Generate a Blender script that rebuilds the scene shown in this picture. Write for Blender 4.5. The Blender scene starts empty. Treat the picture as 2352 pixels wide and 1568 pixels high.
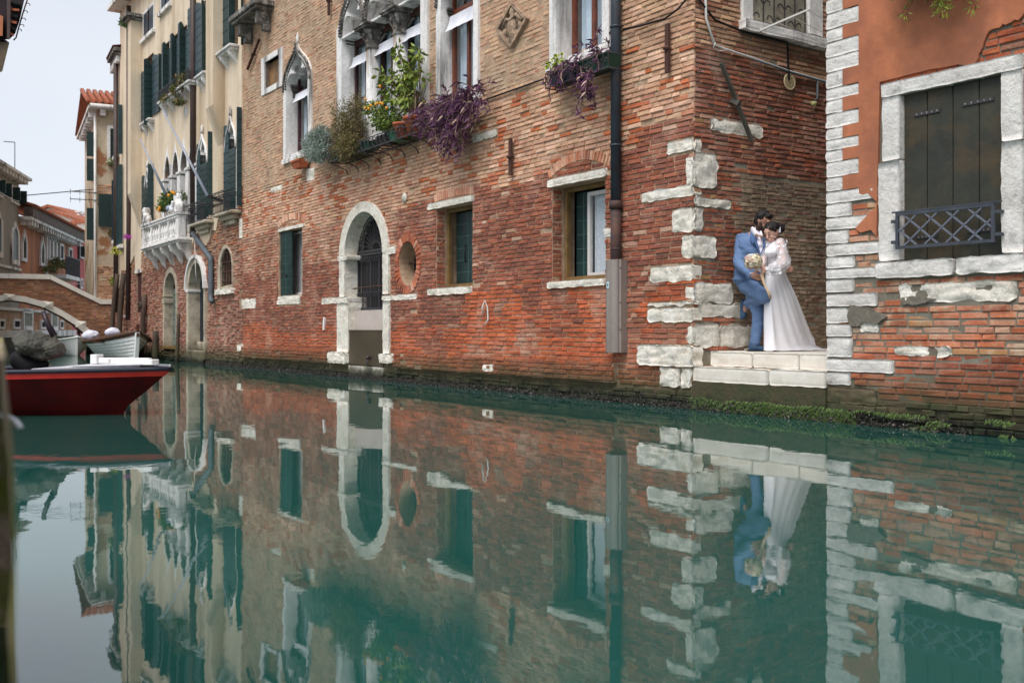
import bpy, bmesh, math, random
from math import sin, cos, pi, radians, atan2, hypot
from mathutils import Vector, Matrix, noise
from mathutils.geometry import delaunay_2d_cdt
random.seed(7)
R = random.Random(11)
scn = bpy.context.scene
COL = scn.collection

# ------------------------------------------------------------------ camera, sky, sun, exposure
EYE = 0.955
cam_data = bpy.data.cameras.new("camera")
cam = bpy.data.objects.new("camera", cam_data)
COL.objects.link(cam)
cam.location = (0, 0, EYE)
cam.rotation_euler = (radians(90), 0, 0)
cam_data.sensor_width = 36.0
cam_data.lens = 35.005
cam_data.shift_y = -27.0 / 2352.0
cam_data.clip_start = 0.05
cam_data.clip_end = 3000
cam_data.dof.use_dof = True
cam_data.dof.focus_distance = 12.3
cam_data.dof.aperture_fstop = 3.2
scn.camera = cam
scn.view_settings.view_transform = 'Standard'
scn.view_settings.look = 'None'
scn.view_settings.exposure = 1.3
scn.view_settings.gamma = 1.0
scn.view_settings.use_curve_mapping = False

SUN_EL, SUN_AZ = radians(58), radians(208)      # direction towards the sun, azimuth clockwise from +Y
world = bpy.data.worlds.new("World")
scn.world = world
world.use_nodes = True
wt = world.node_tree
wt.nodes.clear()
wo = wt.nodes.new('ShaderNodeOutputWorld')
wb = wt.nodes.new('ShaderNodeBackground')
sky = wt.nodes.new('ShaderNodeTexSky')
sky.sky_type = 'NISHITA'
sky.sun_disc = False
sky.sun_elevation = SUN_EL
sky.sun_rotation = SUN_AZ
mx = wt.nodes.new('ShaderNodeMix'); mx.data_type = 'RGBA'
mx.inputs[0].default_value = 0.93
wt.links.new(sky.outputs[0], mx.inputs[6])
tcw = wt.nodes.new('ShaderNodeTexCoord'); mpw = wt.nodes.new('ShaderNodeMapping'); mpw.inputs['Scale'].default_value = (1.2, 1.2, 3.0)
wt.links.new(tcw.outputs['Generated'], mpw.inputs[0])
clw = wt.nodes.new('ShaderNodeTexNoise'); clw.inputs['Scale'].default_value = 1.6; clw.inputs['Detail'].default_value = 4
wt.links.new(mpw.outputs[0], clw.inputs['Vector'])
crw = wt.nodes.new('ShaderNodeValToRGB')
crw.color_ramp.elements[0].position = .3; crw.color_ramp.elements[0].color = (3.15/6, 3.35/6, 3.7/6, 1)
crw.color_ramp.elements[1].position = .7; crw.color_ramp.elements[1].color = (3.5/6, 3.62/6, 3.85/6, 1)
wt.links.new(clw.outputs[0], crw.inputs[0])
vmw = wt.nodes.new('ShaderNodeVectorMath'); vmw.operation = 'SCALE'; vmw.inputs['Scale'].default_value = 6.0
wt.links.new(crw.outputs[0], vmw.inputs[0])
wt.links.new(vmw.outputs[0], mx.inputs[7])
wt.links.new(mx.outputs[2], wb.inputs[0])
wb.inputs[1].default_value = 0.1
wt.links.new(wb.outputs[0], wo.inputs[0])
sd = bpy.data.lights.new("sun", 'SUN'); sd.energy = 1.45; sd.angle = radians(38); sd.color = (1, .965, .92)
sun = bpy.data.objects.new("sun", sd); COL.objects.link(sun)
sv = Vector((sin(SUN_AZ) * cos(SUN_EL), cos(SUN_AZ) * cos(SUN_EL), sin(SUN_EL)))
sun.rotation_euler = sv.to_track_quat('Z', 'Y').to_euler()
sun.location = (0, 0, 40)

# ------------------------------------------------------------------ frames: a facade is a plane with its own axes
FL, CX, HY = 2287.0, 1176.0, 757.0               # focal length and horizon of the survey image (2352 px wide)
class Frame:
    """o: world xy of the corner, ang: heading of local +x; local +y runs into the building."""
    def __init__(s, o, vp=None, ang=None):
        if vp is not None: ang = atan2(-FL, CX - vp)
        s.o = Vector((o[0], o[1], 0)); s.ang = ang
        s.r = Vector((cos(ang), sin(ang), 0)); s.n = Vector((-sin(ang), cos(ang), 0))
    def w(s, x, y, z=0): return s.o + s.r * x + s.n * y + Vector((0, 0, z))
    def px(s, x, y, off=0.0):                     # surveyed picture point -> metres on the plane y=off
        rx, ry, rz = (x - CX) / FL, 1.0, (HY - y) / FL
        k = (s.o.x * s.n.x + s.o.y * s.n.y + off) / (rx * s.n.x + ry * s.n.y)
        return ((k * rx - s.o.x) * s.r.x + (k * ry - s.o.y) * s.r.y, EYE + k * rz)
    def pix(s, x, y, z):
        p = s.w(x, y, z)
        return CX + FL * p.x / p.y, HY - FL * (p.z - EYE) / p.y, p.y
FW = Frame((0, 0), ang=0.0)
FA = Frame((2.188, 12.0), vp=-372)
_b = FA.w(1.96, 0); FB = Frame((_b.x, _b.y), vp=-450)
_y = FA.w(-16.2, 0); FY = Frame((_y.x, _y.y), vp=-330)

def lin(c):
    c /= 255.0
    return c / 12.92 if c <= .04045 else ((c + .055) / 1.055) ** 2.4
def C(r, g, b, k=1.0): return (lin(r) * k, lin(g) * k, lin(b) * k, 1.0)
def mixc(a, b, t): return tuple(a[i] * (1 - t) + b[i] * t for i in range(3)) + (1.0,)

# ------------------------------------------------------------------ materials
MATS = {}
def M(name, c1=None, c2=None, sc=5, det=5, rough=.8, bump=.3, bsc=40, bdist=.01, c3=None, sc3=1.3, t3=.58, w3=.08, streak=False,
      metal=0, spec=.3, src=None, algae=None, vary=.25, smear=None, sss=0, coat=0, vor=None, two=None, vein=None, blot=0):
    if name in MATS: return MATS[name]
    m = bpy.data.materials.new(name); m.use_nodes = True; t = m.node_tree; N = t.nodes; L = t.links
    bs = N['Principled BSDF']
    geo = N.new('ShaderNodeNewGeometry')
    vec = geo.outputs['Position']
    if streak:
        mp = N.new('ShaderNodeMapping'); mp.inputs['Scale'].default_value = (1, 1, .12); L.new(vec, mp.inputs[0]); svec = mp.outputs[0]
    else: svec = vec
    def noi(v, s, d=5, r=.6):
        n = N.new('ShaderNodeTexNoise'); n.inputs['Scale'].default_value = s; n.inputs['Detail'].default_value = d
        n.inputs['Roughness'].default_value = r; L.new(v, n.inputs['Vector']); return n.outputs[0]
    def mr(v, a, b, c=0, d=1):
        n = N.new('ShaderNodeMapRange'); n.inputs[1].default_value = a; n.inputs[2].default_value = b
        n.inputs[3].default_value = c; n.inputs[4].default_value = d; L.new(v, n.inputs[0]); return n.outputs[0]
    def mix(f, a, b, mode='MIX'):
        n = N.new('ShaderNodeMix'); n.data_type = 'RGBA'; n.blend_type = mode
        for i, v in ((0, f), (6, a), (7, b)):
            if isinstance(v, (tuple, float, int)): n.inputs[i].default_value = v
            else: L.new(v, n.inputs[i])
        return n.outputs[2]
    def mth(op, a, b):
        n = N.new('ShaderNodeMath'); n.operation = op
        for i, v in ((0, a), (1, b)):
            if isinstance(v, (float, int)): n.inputs[i].default_value = v
            else: L.new(v, n.inputs[i])
        return n.outputs[0]
    alpha = None
    if src == 'col':
        a = N.new('ShaderNodeAttribute'); a.attribute_name = 'Col'; base = a.outputs['Color']; alpha = a.outputs['Alpha']
    elif src == 'obj':
        a = N.new('ShaderNodeObjectInfo'); base = a.outputs['Color']; alpha = a.outputs['Alpha']
    else: base = None
    n1 = noi(svec, sc, det)
    if base is None:
        base = mix(mr(n1, .35, .65), c1, c2 or c1)
    if vary:
        n2 = noi(vec, sc * 4.3, 6, .7)
        g = mr(n2, .25, .75, 1 - vary, 1 + vary)
        cc = N.new('ShaderNodeCombineColor'); [L.new(g, cc.inputs[i]) for i in range(3)]
        base = mix(1.0, base, cc.outputs[0], 'MULTIPLY')
    if blot:
        g = mr(mth('ADD', mth('MULTIPLY', noi(vec, 1.1, 6, .6), .6), mth('MULTIPLY', noi(vec, 4.5, 6, .7), .4)), .36, .64, 1 - blot, 1 + blot * .8)
        cc = N.new('ShaderNodeCombineColor'); [L.new(g, cc.inputs[i]) for i in range(3)]
        base = mix(1.0, base, cc.outputs[0], 'MULTIPLY')
    if vein:
        nv = noi(vec, vein[0], 9, .72); a = mth('ABSOLUTE', mth('SUBTRACT', nv, .5), 0)
        base = mix(mr(a, vein[1], 0, 0, .75), base, vein[2])
    if c3:
        f3 = mr(noi(svec, sc3, 8, .65), t3 - w3, t3 + w3)
        base = mix(f3, base, c3)
    if smear:                                      # mortar washed over the faces, amount comes from the attribute's alpha
        nn = noi(vec, 9, 8, .7)
        base = mix(mr(mth('SUBTRACT', nn, alpha), -.05, .12), base, smear)
    if algae:
        z0, wd = algae
        sp = N.new('ShaderNodeSeparateXYZ'); L.new(vec, sp.inputs[0])
        nz = noi(vec, 2.3, 8, .7)
        zz = mth('ADD', sp.outputs[2], mth('MULTIPLY', mth('SUBTRACT', nz, .5), -.45))
        base = mix(mr(zz, z0 + wd, z0, 0, .85), base, mix(mr(noi(vec, 6, 6), .4, .6), (.045, .055, .022, 1), (.07, .058, .03, 1)))
        base = mix(mr(zz, .2, .08, 0, 1), base, mix(mr(noi(vec, 14, 6), .42, .6), (.012, .011, .010, 1), (.022, .030, .013, 1)))
    if two:
        base = mix(geo.outputs['Backfacing'], base, two)
    L.new(base, bs.inputs['Base Color'])
    bs.inputs['Roughness'].default_value = rough; bs.inputs['Metallic'].default_value = metal
    bs.inputs['Specular IOR Level'].default_value = spec
    if coat: bs.inputs['Coat Weight'].default_value = coat; bs.inputs['Coat Roughness'].default_value = .15
    if sss:
        bs.inputs['Subsurface Weight'].default_value = sss; bs.inputs['Subsurface Radius'].default_value = (.02, .008, .004)
        bs.inputs['Subsurface Scale'].default_value = .5
    if bump:
        bp = N.new('ShaderNodeBump'); bp.inputs['Strength'].default_value = bump; bp.inputs['Distance'].default_value = bdist
        h = noi(svec if streak == 'b' else vec, bsc, 8, .7)
        if vor:
            v = N.new('ShaderNodeTexVoronoi'); v.inputs['Scale'].default_value = vor; L.new(vec, v.inputs['Vector'])
            h = mth('ADD', h, mth('MULTIPLY', v.outputs[0], .8))
        L.new(h, bp.inputs['Height']); L.new(bp.outputs[0], bs.inputs['Normal'])
    MATS[name] = m
    return m
MORT = C(150, 138, 120)
def brickm(name, src): return M(name, None, sc=14, rough=.92, bump=.75, bsc=60, bdist=.012, src=src, vary=.3, smear=C(180, 158, 134), algae=(.27, .36), c3=C(182, 150, 132), sc3=1.1, t3=.68, w3=.15, blot=.32, vein=(9, .012, C(160, 140, 122)))
m_mortar_d = M('alley mortar', C(150, 144, 128), C(118, 110, 96), sc=5, bump=.6, bsc=45, rough=.95, blot=.2)
m_brick_o = brickm('brick clay single', 'obj')
m_brick_c = brickm('brick clay', 'col')
m_mortar = M('lime mortar', C(188, 160, 134), C(150, 124, 102), sc=3, blot=.2, bump=.6, bsc=45, rough=.95, algae=(.22, .32))
m_mortar_g = M('cement mortar', C(128, 124, 112), C(108, 98, 86), sc=3, bump=.6, bsc=45, rough=.95, algae=(.25, .32))
m_stone = M('istrian stone', C(236, 231, 221), C(218, 209, 194), sc=4, vein=(5, .012, C(150, 138, 118)), blot=.1, rough=.8, bump=.9, bsc=16, bdist=.03, vary=.16, c3=C(140, 124, 98), sc3=3.5, t3=.68, algae=(.2, .14))
m_stone_w = M('white stone weathered', C(234, 231, 229), C(214, 210, 206), sc=2.5, rough=.75, bump=.35, bsc=25, vary=.12, c3=C(84, 80, 78), sc3=2.6, t3=.6, streak=True, vein=(6, .01, C(120, 116, 112)))
m_stone_dk = M('black crusted stone', C(120, 114, 108), C(62, 58, 55), sc=6, rough=.85, bump=.6, bsc=30, vary=.3, c3=C(190, 184, 176), sc3=4, t3=.6)
m_slab = M('smooth white slab', C(222, 216, 206), C(206, 198, 186), sc=3, rough=.6, bump=.25, bsc=30, vary=.08, c3=C(176, 150, 112), sc3=2.0, t3=.7, algae=(.19, .12))
m_quoin = M('grey white quoin stone', C(224, 220, 215), C(204, 198, 192), sc=3, vein=(4, .009, C(168, 162, 156)), blot=.08, rough=.75, bump=.9, bsc=22, bdist=.02, vary=.14, c3=C(140, 138, 136), sc3=6, t3=.68, streak=False, algae=(.25, .2))
m_cream = M('cream stucco', C(220, 203, 180), C(208, 189, 164), sc=.9, rough=.9, bump=.35, bsc=9, vary=.08, c3=C(166, 142, 112), sc3=1.1, t3=.6, w3=.14, blot=.07, streak=True)
m_orange = M('orange marmorino plaster', C(192, 120, 84), C(170, 104, 76), sc=1.3, rough=.9, bump=.5, bsc=14, vary=.12, blot=.22, c3=C(136, 88, 70), sc3=1.7, t3=.56, w3=.2)
m_cement = M('cement patch', C(122, 116, 104), C(98, 92, 84), sc=6, rough=.95, bump=.8, bsc=18, bdist=.02)
m_iron = M('dark iron', C(46, 46, 52), C(58, 54, 54), rough=.55, bump=.2, bsc=60, spec=.5)
m_rust = M('rusty iron', C(86, 56, 46), C(62, 44, 42), rough=.8, bump=.4, bsc=70)
m_greybar = M('grey painted iron', C(92, 90, 84), C(72, 68, 62), rough=.7, bump=.3)
m_black = M('black cable', C(20, 20, 24), rough=.5, bump=0, vary=0)
m_whitecable = M('white cable', C(206, 204, 200), rough=.5, bump=0, vary=0)
m_dark = M('dark interior', C(26, 26, 28), rough=1, bump=0, vary=0)  # near-black colour stands in for the shade inside rooms
m_green = M('dark green paint', C(22, 52, 50), C(14, 38, 38), sc=3, rough=.45, bump=.15, bsc=12, vary=.2, spec=.5)
m_green2 = M('blue green shutter paint', C(34, 62, 66), C(24, 48, 52), sc=3, rough=.5, bump=.15, bsc=12, vary=.2, spec=.5)
m_oldgreen = M('faded dark green boards', C(58, 58, 48), C(44, 46, 42), sc=1.6, rough=.55, bump=.3, bsc=30, vary=.25, c3=C(84, 68, 46), sc3=2.2, t3=.6, w3=.12)
m_whitewood = M('white window wood', C(196, 192, 190), rough=.5, bump=.05, vary=.05)
m_ochrewood = M('ochre wood', C(132, 104, 62), C(104, 82, 52), rough=.7, bump=.2)
m_redwood = M('red brown varnished wood', C(118, 58, 32), C(88, 40, 24), sc=8, rough=.4, bump=.1, spec=.5)
m_darkred = M('dark plum wood', C(66, 38, 42), rough=.5, bump=.1)
m_curtain = M('pale blue curtain', C(204, 218, 226), C(182, 198, 210), sc=5, rough=.9, bump=.1, vary=.1)
m_lace = M('grey lace curtain', C(196, 200, 204), C(172, 178, 184), sc=30, rough=.9, bump=.3, vary=.2)
m_blind = M('white canvas blind', C(216, 216, 222), C(196, 196, 204), sc=3, rough=.9, bump=.4, bsc=6, vary=.05)
m_terra = M('terracotta', C(178, 98, 66), C(150, 80, 56), sc=10, rough=.85, bump=.2)
m_greenplastic = M('green plastic', C(30, 62, 50), rough=.4, bump=0, vary=.05)
m_steel = M('stainless sheet', C(112, 100, 82), C(98, 88, 74), sc=2, rough=.42, bump=.15, bsc=8, metal=.75, vary=.1, c3=C(120, 84, 48), sc3=3, t3=.68)
m_greypanel = M('pale grey panel', C(190, 178, 170), C(176, 164, 156), sc=2, rough=.7, bump=.08, vary=.06)
m_channel = M('steel channel', C(150, 140, 134), C(128, 118, 112), sc=4, rough=.5, bump=.15, metal=.35, vary=.1, c3=C(128, 88, 50), sc3=4, t3=.66, streak=True)
m_pipe = M('blue grey downpipe', C(56, 66, 76), C(42, 48, 56), sc=2, rough=.5, bump=.2, vary=.15, c3=C(86, 58, 46), sc3=1.5, t3=.62)
m_pipebrown = M('brown downpipe', C(72, 56, 52), C(60, 48, 46), rough=.5, bump=.1)
m_zinc = M('grey zinc pipe', C(92, 100, 106), C(76, 84, 90), rough=.5, bump=.1)
m_rooftile = M('roof tiles', C(170, 96, 66), C(132, 76, 56), sc=6, rough=.9, bump=.5, vary=.3, c3=C(96, 84, 76), sc3=4, t3=.6)
m_wood = M('weathered mooring timber', C(92, 76, 64), C(60, 50, 44), sc=4, rough=.9, bump=.7, bsc=20, vary=.3, streak=True, algae=(.35, .3))
m_leaf = M('foliage', None, sc=30, src='col', vary=.3, rough=.55, bump=.1, spec=.35)

def glassm():
    m = bpy.data.materials.new('window glass'); m.use_nodes = True; t = m.node_tree; t.nodes.clear()
    o = t.nodes.new('ShaderNodeOutputMaterial'); mx = t.nodes.new('ShaderNodeMixShader'); tr = t.nodes.new('ShaderNodeBsdfTransparent')
    gl = t.nodes.new('ShaderNodeBsdfGlossy'); gl.inputs['Roughness'].default_value = .03; fr = t.nodes.new('ShaderNodeFresnel'); fr.inputs[0].default_value = 1.5
    tr.inputs[0].default_value = (.97, .98, .99, 1)
    gg = t.nodes.new('ShaderNodeNewGeometry'); mt = t.nodes.new('ShaderNodeMath'); mt.operation = 'MULTIPLY_ADD'; mt.inputs[1].default_value = -1; mt.inputs[2].default_value = 1; t.links.new(gg.outputs['Backfacing'], mt.inputs[0]); m2 = t.nodes.new('ShaderNodeMath'); m2.operation = 'MULTIPLY'; t.links.new(fr.outputs[0], m2.inputs[0]); t.links.new(mt.outputs[0], m2.inputs[1]); t.links.new(m2.outputs[0], mx.inputs[0]); t.links.new(tr.outputs[0], mx.inputs[1]); t.links.new(gl.outputs[0], mx.inputs[2]); t.links.new(mx.outputs[0], o.inputs[0])
    return m
m_glass = glassm()

# ------------------------------------------------------------------ objects
BASE = {}
def tag(o, label=None, cat=None, group=None, kind=None):
    if label: o['label'] = label
    if cat: o['category'] = cat
    if group: o['group'] = group
    if kind: o['kind'] = kind
    return o
def thing(name, label, cat, F=FW, base=(0, 0, 0), group=None):
    o = bpy.data.objects.new(name, None); COL.objects.link(o)
    o.empty_display_size = .2
    o.location = F.w(*base); o.rotation_euler = (0, 0, F.ang)
    BASE[o.name] = Vector(base)
    return tag(o, label, cat, group)
def link(name, me, parent=None, F=None, base=None):
    o = bpy.data.objects.new(name, me); COL.objects.link(o)
    if parent is not None:
        o.parent = parent
        if parent.name in BASE and not (base == 'raw'):
            pass
    return o

class MB:
    def __init__(s): s.v = []; s.f = []; s.c = []; s.sm = []; s.col = (1, 1, 1, 1); s.smooth = False
    def add(s, vs, fs):
        b = len(s.v); s.v.extend(vs)
        for f in fs: s.f.append([i + b for i in f]); s.c.append(s.col); s.sm.append(s.smooth)
        return s
    def box(s, x0, x1, y0, y1, z0, z1, j=0):
        vs = [(x, y, z) for x in (x0, x1) for y in (y0, y1) for z in (z0, z1)]
        if j: vs = [tuple(c + R.uniform(-j, j) for c in v) for v in vs]
        return s.add(vs, [(0, 1, 3, 2), (4, 6, 7, 5), (0, 4, 5, 1), (2, 3, 7, 6), (0, 2, 6, 4), (1, 5, 7, 3)])
    def bbox(s, x0, x1, y0, y1, z0, z1, b=.008):   # box with chamfered front (-y) edges
        vs = [(x0, y1, z0), (x1, y1, z0), (x1, y1, z1), (x0, y1, z1), (x0, y0 + b, z0), (x1, y0 + b, z0), (x1, y0 + b, z1), (x0, y0 + b, z1),
              (x0 + b, y0, z0 + b), (x1 - b, y0, z0 + b), (x1 - b, y0, z1 - b), (x0 + b, y0, z1 - b)]
        fs = [(0, 1, 5, 4), (1, 2, 6, 5), (2, 3, 7, 6), (3, 0, 4, 7), (4, 5, 9, 8), (5, 6, 10, 9), (6, 7, 11, 10), (7, 4, 8, 11), (8, 9, 10, 11), (3, 2, 1, 0)]
        return s.add(vs, fs)
    def beam(s, a, b, w, h=None, up=(0, 0, 1)):
        h = h or w; a = Vector(a); b = Vector(b); d = (b - a)
        if d.length < 1e-6: return s
        d.normalize(); u = Vector(up)
        if abs(d.dot(u)) > .98: u = Vector((0, 1, 0))
        x = d.cross(u).normalized() * w / 2; y = x.normalized().cross(d) * h / 2
        vs = [tuple(p + x * i + y * k) for p in (a, b) for i, k in ((-1, -1), (1, -1), (1, 1), (-1, 1))]
        return s.add(vs, [(0, 1, 2, 3), (7, 6, 5, 4), (0, 4, 5, 1), (1, 5, 6, 2), (2, 6, 7, 3), (3, 7, 4, 0)])
    def tube(s, pts, r, n=6, cap=True, closed=False):
        pts = [Vector(p) for p in pts]; k = len(pts); rs = r if isinstance(r, (list, tuple)) else [r] * k
        vs = []; fs = []; u = None
        for i, p in enumerate(pts):
            d = (pts[(i + 1) % k] - pts[i - 1]) if closed else (pts[min(i + 1, k - 1)] - pts[max(i - 1, 0)])
            d = d.normalized() if d.length > 1e-9 else Vector((0, 0, 1))
            if u is None: u = d.orthogonal().normalized()
            u = (u - d * u.dot(d)); u = u.normalized() if u.length > 1e-6 else d.orthogonal().normalized()
            w = d.cross(u)
            for q in range(n):
                a = 2 * pi * q / n; vs.append(tuple(p + (u * cos(a) + w * sin(a)) * rs[i]))
        for i in range(k if closed else k - 1):
            j = (i + 1) % k
            for q in range(n): fs.append((i * n + q, i * n + (q + 1) % n, j * n + (q + 1) % n, j * n + q))
        if cap and not closed: fs.append(tuple(range(n))[::-1]); fs.append(tuple((k - 1) * n + q for q in range(n)))
        sm = s.smooth; s.smooth = True; s.add(vs, fs); s.smooth = sm
        return s
    def lathe(s, prof, c=(0, 0, 0), n=12, sx=1, sy=1):
        vs = []; fs = []
        for r, z in prof:
            for q in range(n):
                a = 2 * pi * q / n; vs.append((c[0] + r * cos(a) * sx, c[1] + r * sin(a) * sy, c[2] + z))
        for i in range(len(prof) - 1):
            for q in range(n): fs.append((i * n + q, i * n + (q + 1) % n, (i + 1) * n + (q + 1) % n, (i + 1) * n + q))
        fs.append(tuple(range(n))[::-1]); fs.append(tuple((len(prof) - 1) * n + q for q in range(n)))
        sm = s.smooth; s.smooth = True; s.add(vs, fs); s.smooth = sm
        return s
    def prism(s, outer, holes, y0, y1, back=False, front=True, sides=True):
        """polygon in the x-z plane, extruded from y0 (front) to y1"""
        rings = [outer] + list(holes); pts = []; edges = []; fcs = []
        for k, rg in enumerate(rings):
            b = len(pts); pts += [Vector((p[0], p[1])) for p in rg]; n = len(rg)
            edges += [(b + i, b + (i + 1) % n) for i in range(n)]
        o = delaunay_2d_cdt(pts, edges, [], 1, 1e-7); ov = o[0]; of = []
        for f in o[2]:
            c = (sum(ov[i][0] for i in f) / len(f), sum(ov[i][1] for i in f) / len(f))
            if _in(c, outer) and not any(_in(c, h) for h in holes): of.append(tuple(f))
        if front: s.add([(p[0], y0, p[1]) for p in ov], [f if _ccw(ov, f) else f[::-1] for f in of])
        if back: s.add([(p[0], y1, p[1]) for p in ov], [f[::-1] if _ccw(ov, f) else f for f in of])
        if sides:
            for k, rg in enumerate(rings):
                n = len(rg); vs = [(p[0], y0, p[1]) for p in rg] + [(p[0], y1, p[1]) for p in rg]
                s.add(vs, [(i, (i + 1) % n, n + (i + 1) % n, n + i) for i in range(n)])
        return s
    def xf(s, Mx, start=0):
        for i in range(start, len(s.v)): s.v[i] = tuple(Mx @ Vector(s.v[i]))
        return s
    def build(s, name, mat, parent=None, F=None, kind=None, label=None, colattr=False, fix=True, bevel=0):
        me = bpy.data.meshes.new(name)
        off = Vector((0, 0, 0))
        if parent is not None and parent.name in BASE: off = BASE[parent.name]
        me.from_pydata([(v[0] - off.x, v[1] - off.y, v[2] - off.z) for v in s.v], [], s.f)
        if colattr:
            ca = me.color_attributes.new('Col', 'FLOAT_COLOR', 'CORNER'); buf = []
            for f, c in zip(s.f, s.c): buf.extend(list(c) * len(f))
            ca.data.foreach_set('color', buf)
        me.polygons.foreach_set('use_smooth', s.sm)
        if fix:
            bm = bmesh.new(); bm.from_mesh(me); bmesh.ops.recalc_face_normals(bm, faces=bm.faces); bm.to_mesh(me); bm.free()
        me.materials.append(mat); me.update()
        o = bpy.data.objects.new(name, me); COL.objects.link(o)
        if parent is not None:
            o.parent = parent
            if not parent.name in BASE: pass
            BASE[o.name] = off
        elif F is not None:
            o.location = F.o; o.rotation_euler = (0, 0, F.ang)
        if bevel:
            b = o.modifiers.new('b', 'BEVEL'); b.width = bevel; b.segments = 1; b.limit_method = 'ANGLE'
        tag(o, label, kind=kind)
        return o
def _in(p, pg):
    r = False; n = len(pg)
    for i in range(n):
        a, b = pg[i], pg[(i + 1) % n]
        if (a[1] > p[1]) != (b[1] > p[1]) and p[0] < a[0] + (p[1] - a[1]) * (b[0] - a[0]) / (b[1] - a[1]): r = not r
    return r
def _ccw(ov, f):
    a, b, c = ov[f[0]], ov[f[1]], ov[f[2]]
    return (b[0] - a[0]) * (c[1] - a[1]) - (b[1] - a[1]) * (c[0] - a[0]) > 0
def rect(x0, x1, z0, z1): return [(x0, z0), (x1, z0), (x1, z1), (x0, z1)]
def arc(cx, cz, rx, rz, a0, a1, n): return [(cx + rx * cos(radians(a0 + (a1 - a0) * i / n)), cz + rz * sin(radians(a0 + (a1 - a0) * i / n))) for i in range(n + 1)]
def bez(p0, p1, p2, p3, n):
    out = []
    for i in range(n + 1):
        t = i / n; u = 1 - t
        out.append(tuple(u ** 3 * p0[k] + 3 * u * u * t * p1[k] + 3 * u * t * t * p2[k] + t ** 3 * p3[k] for k in (0, 1)))
    return out
def ogee(x0, x1, zs, H, n=8):                     # right springing -> tip -> left springing
    xc = (x0 + x1) / 2; w = x1 - x0
    r = bez((x1, zs), (x1, zs + .62 * H), (xc + .06 * w, zs + .62 * H), (xc, zs + H), n)
    return r + [(2 * xc - p[0], p[1]) for p in r[-2::-1]]
def trefoil(x0, x1, zs, H, n=6):
    xc = (x0 + x1) / 2; w = x1 - x0
    r = bez((x1, zs), (x1, zs + .34 * H), (xc + .34 * w, zs + .47 * H), (xc + .21 * w, zs + .42 * H), n)
    r += bez((xc + .21 * w, zs + .42 * H), (xc + .36 * w, zs + .66 * H), (xc + .06 * w, zs + .74 * H), (xc, zs + H), n)[1:]
    return r + [(2 * xc - p[0], p[1]) for p in r[-2::-1]]

# ------------------------------------------------------------------ bricks
def spans(polys, x0, x1, z, pad=.008):
    blk = []
    for pg in polys:
        xs = []; n = len(pg)
        for i in range(n):
            a, b = pg[i], pg[(i + 1) % n]
            if (a[1] > z) != (b[1] > z): xs.append(a[0] + (z - a[1]) * (b[0] - a[0]) / (b[1] - a[1]))
        xs.sort()
        for i in range(0, len(xs) - 1, 2): blk.append((xs[i] - pad, xs[i + 1] + pad))
    blk.sort(); out = []; cur = x0
    for a, b in blk:
        if b < cur: continue
        if a > cur: out.append((cur, min(a, x1)))
        cur = max(cur, b)
        if cur >= x1: break
    if cur < x1: out.append((cur, x1))
    return [(a, b) for a, b in out if b - a > .03]
def lay(x0, x1, z0, z1, polys, colf, F, org=(0, 0), turn=0.0, ch=.066, L=.25, prot=(.006, .022), top=None, miss=.01, seed=1, wob=.014):
    """rows of bricks on a wall plane -> list of (origin, heading, length, height, depth, colour, picture size)"""
    rr = random.Random(seed); out = []; k = 0; z = z0; U = Vector((cos(turn), sin(turn), 0)); Nn = Vector((sin(turn), -cos(turn), 0)); O = Vector((org[0], org[1], 0))
    while z + ch * .7 < z1:
        zm = z + ch / 2
        for a, b in spans(polys, x0, x1, zm):
            x = a - (rr.uniform(0, L) if rr.random() < .8 else 0)
            while x < b:
                l = L * rr.uniform(.92, 1.04) if rr.random() < .72 else L * rr.uniform(.44, .55)
                xa, xb = max(x, a), min(x + l, b); x += l + rr.uniform(.007, .013)
                if xb - xa < .035: continue
                if top and not top((xa + xb) / 2, zm): continue
                if rr.random() < miss: continue
                w = wob * noise.noise(Vector((xa * .45 + seed, z * .6, seed)))
                p = rr.uniform(*prot); c = colf((xa + xb) / 2, zm, rr)
                o = O + U * xa + Nn * p + Vector((0, 0, z + w + rr.uniform(-.002, .002)))
                q = F.w(o.x, o.y, o.z); cc = F.w(*(o + U * (xb - xa)))
                if q.y < .5: px = 0
                else:
                    u1, v1 = CX + FL * q.x / q.y, HY - FL * (q.z - EYE) / q.y; u2 = CX + FL * cc.x / cc.y
                    px = abs(u2 - u1) * (ch - .01) / q.y * FL if (-5 < u1 < 2352 and -5 < v1 < 1000) else 0
                out.append((o, turn, xb - xa, ch - rr.uniform(.006, .013), p + .02, c, px))
        z += ch; k += 1
    return out
def unit_brick(seed):
    rr = random.Random(seed); j = lambda a: rr.uniform(-a, a); v = []
    for (y, inx, inz) in ((1, 0, 0), (.38, 0, 0), (0, .035, .14)):
        for x, z in ((0, 0), (1, 0), (1, 1), (0, 1)):
            v.append((x + (inx if x == 0 else -inx) + (j(.018) if y < 1 else 0), y + (j(.2) if y == 0 else 0), z + (inz if z == 0 else -inz) + (j(.05) if y < 1 else 0)))
    f = [(0, 1, 5, 4), (1, 2, 6, 5), (2, 3, 7, 6), (3, 0, 4, 7), (4, 5, 9, 8), (5, 6, 10, 9), (6, 7, 11, 10), (7, 4, 8, 11), (8, 9, 10, 11)]
    return v, f
BRK = [unit_brick(i) for i in range(24)]
BMESH = []
def brick_mesh(i):
    while len(BMESH) <= i:
        v, f = BRK[len(BMESH)]; me = bpy.data.meshes.new('brick'); me.from_pydata(v, [], f); me.materials.append(m_brick_o)
        BMESH.append(me)
    return BMESH[i]
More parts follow.
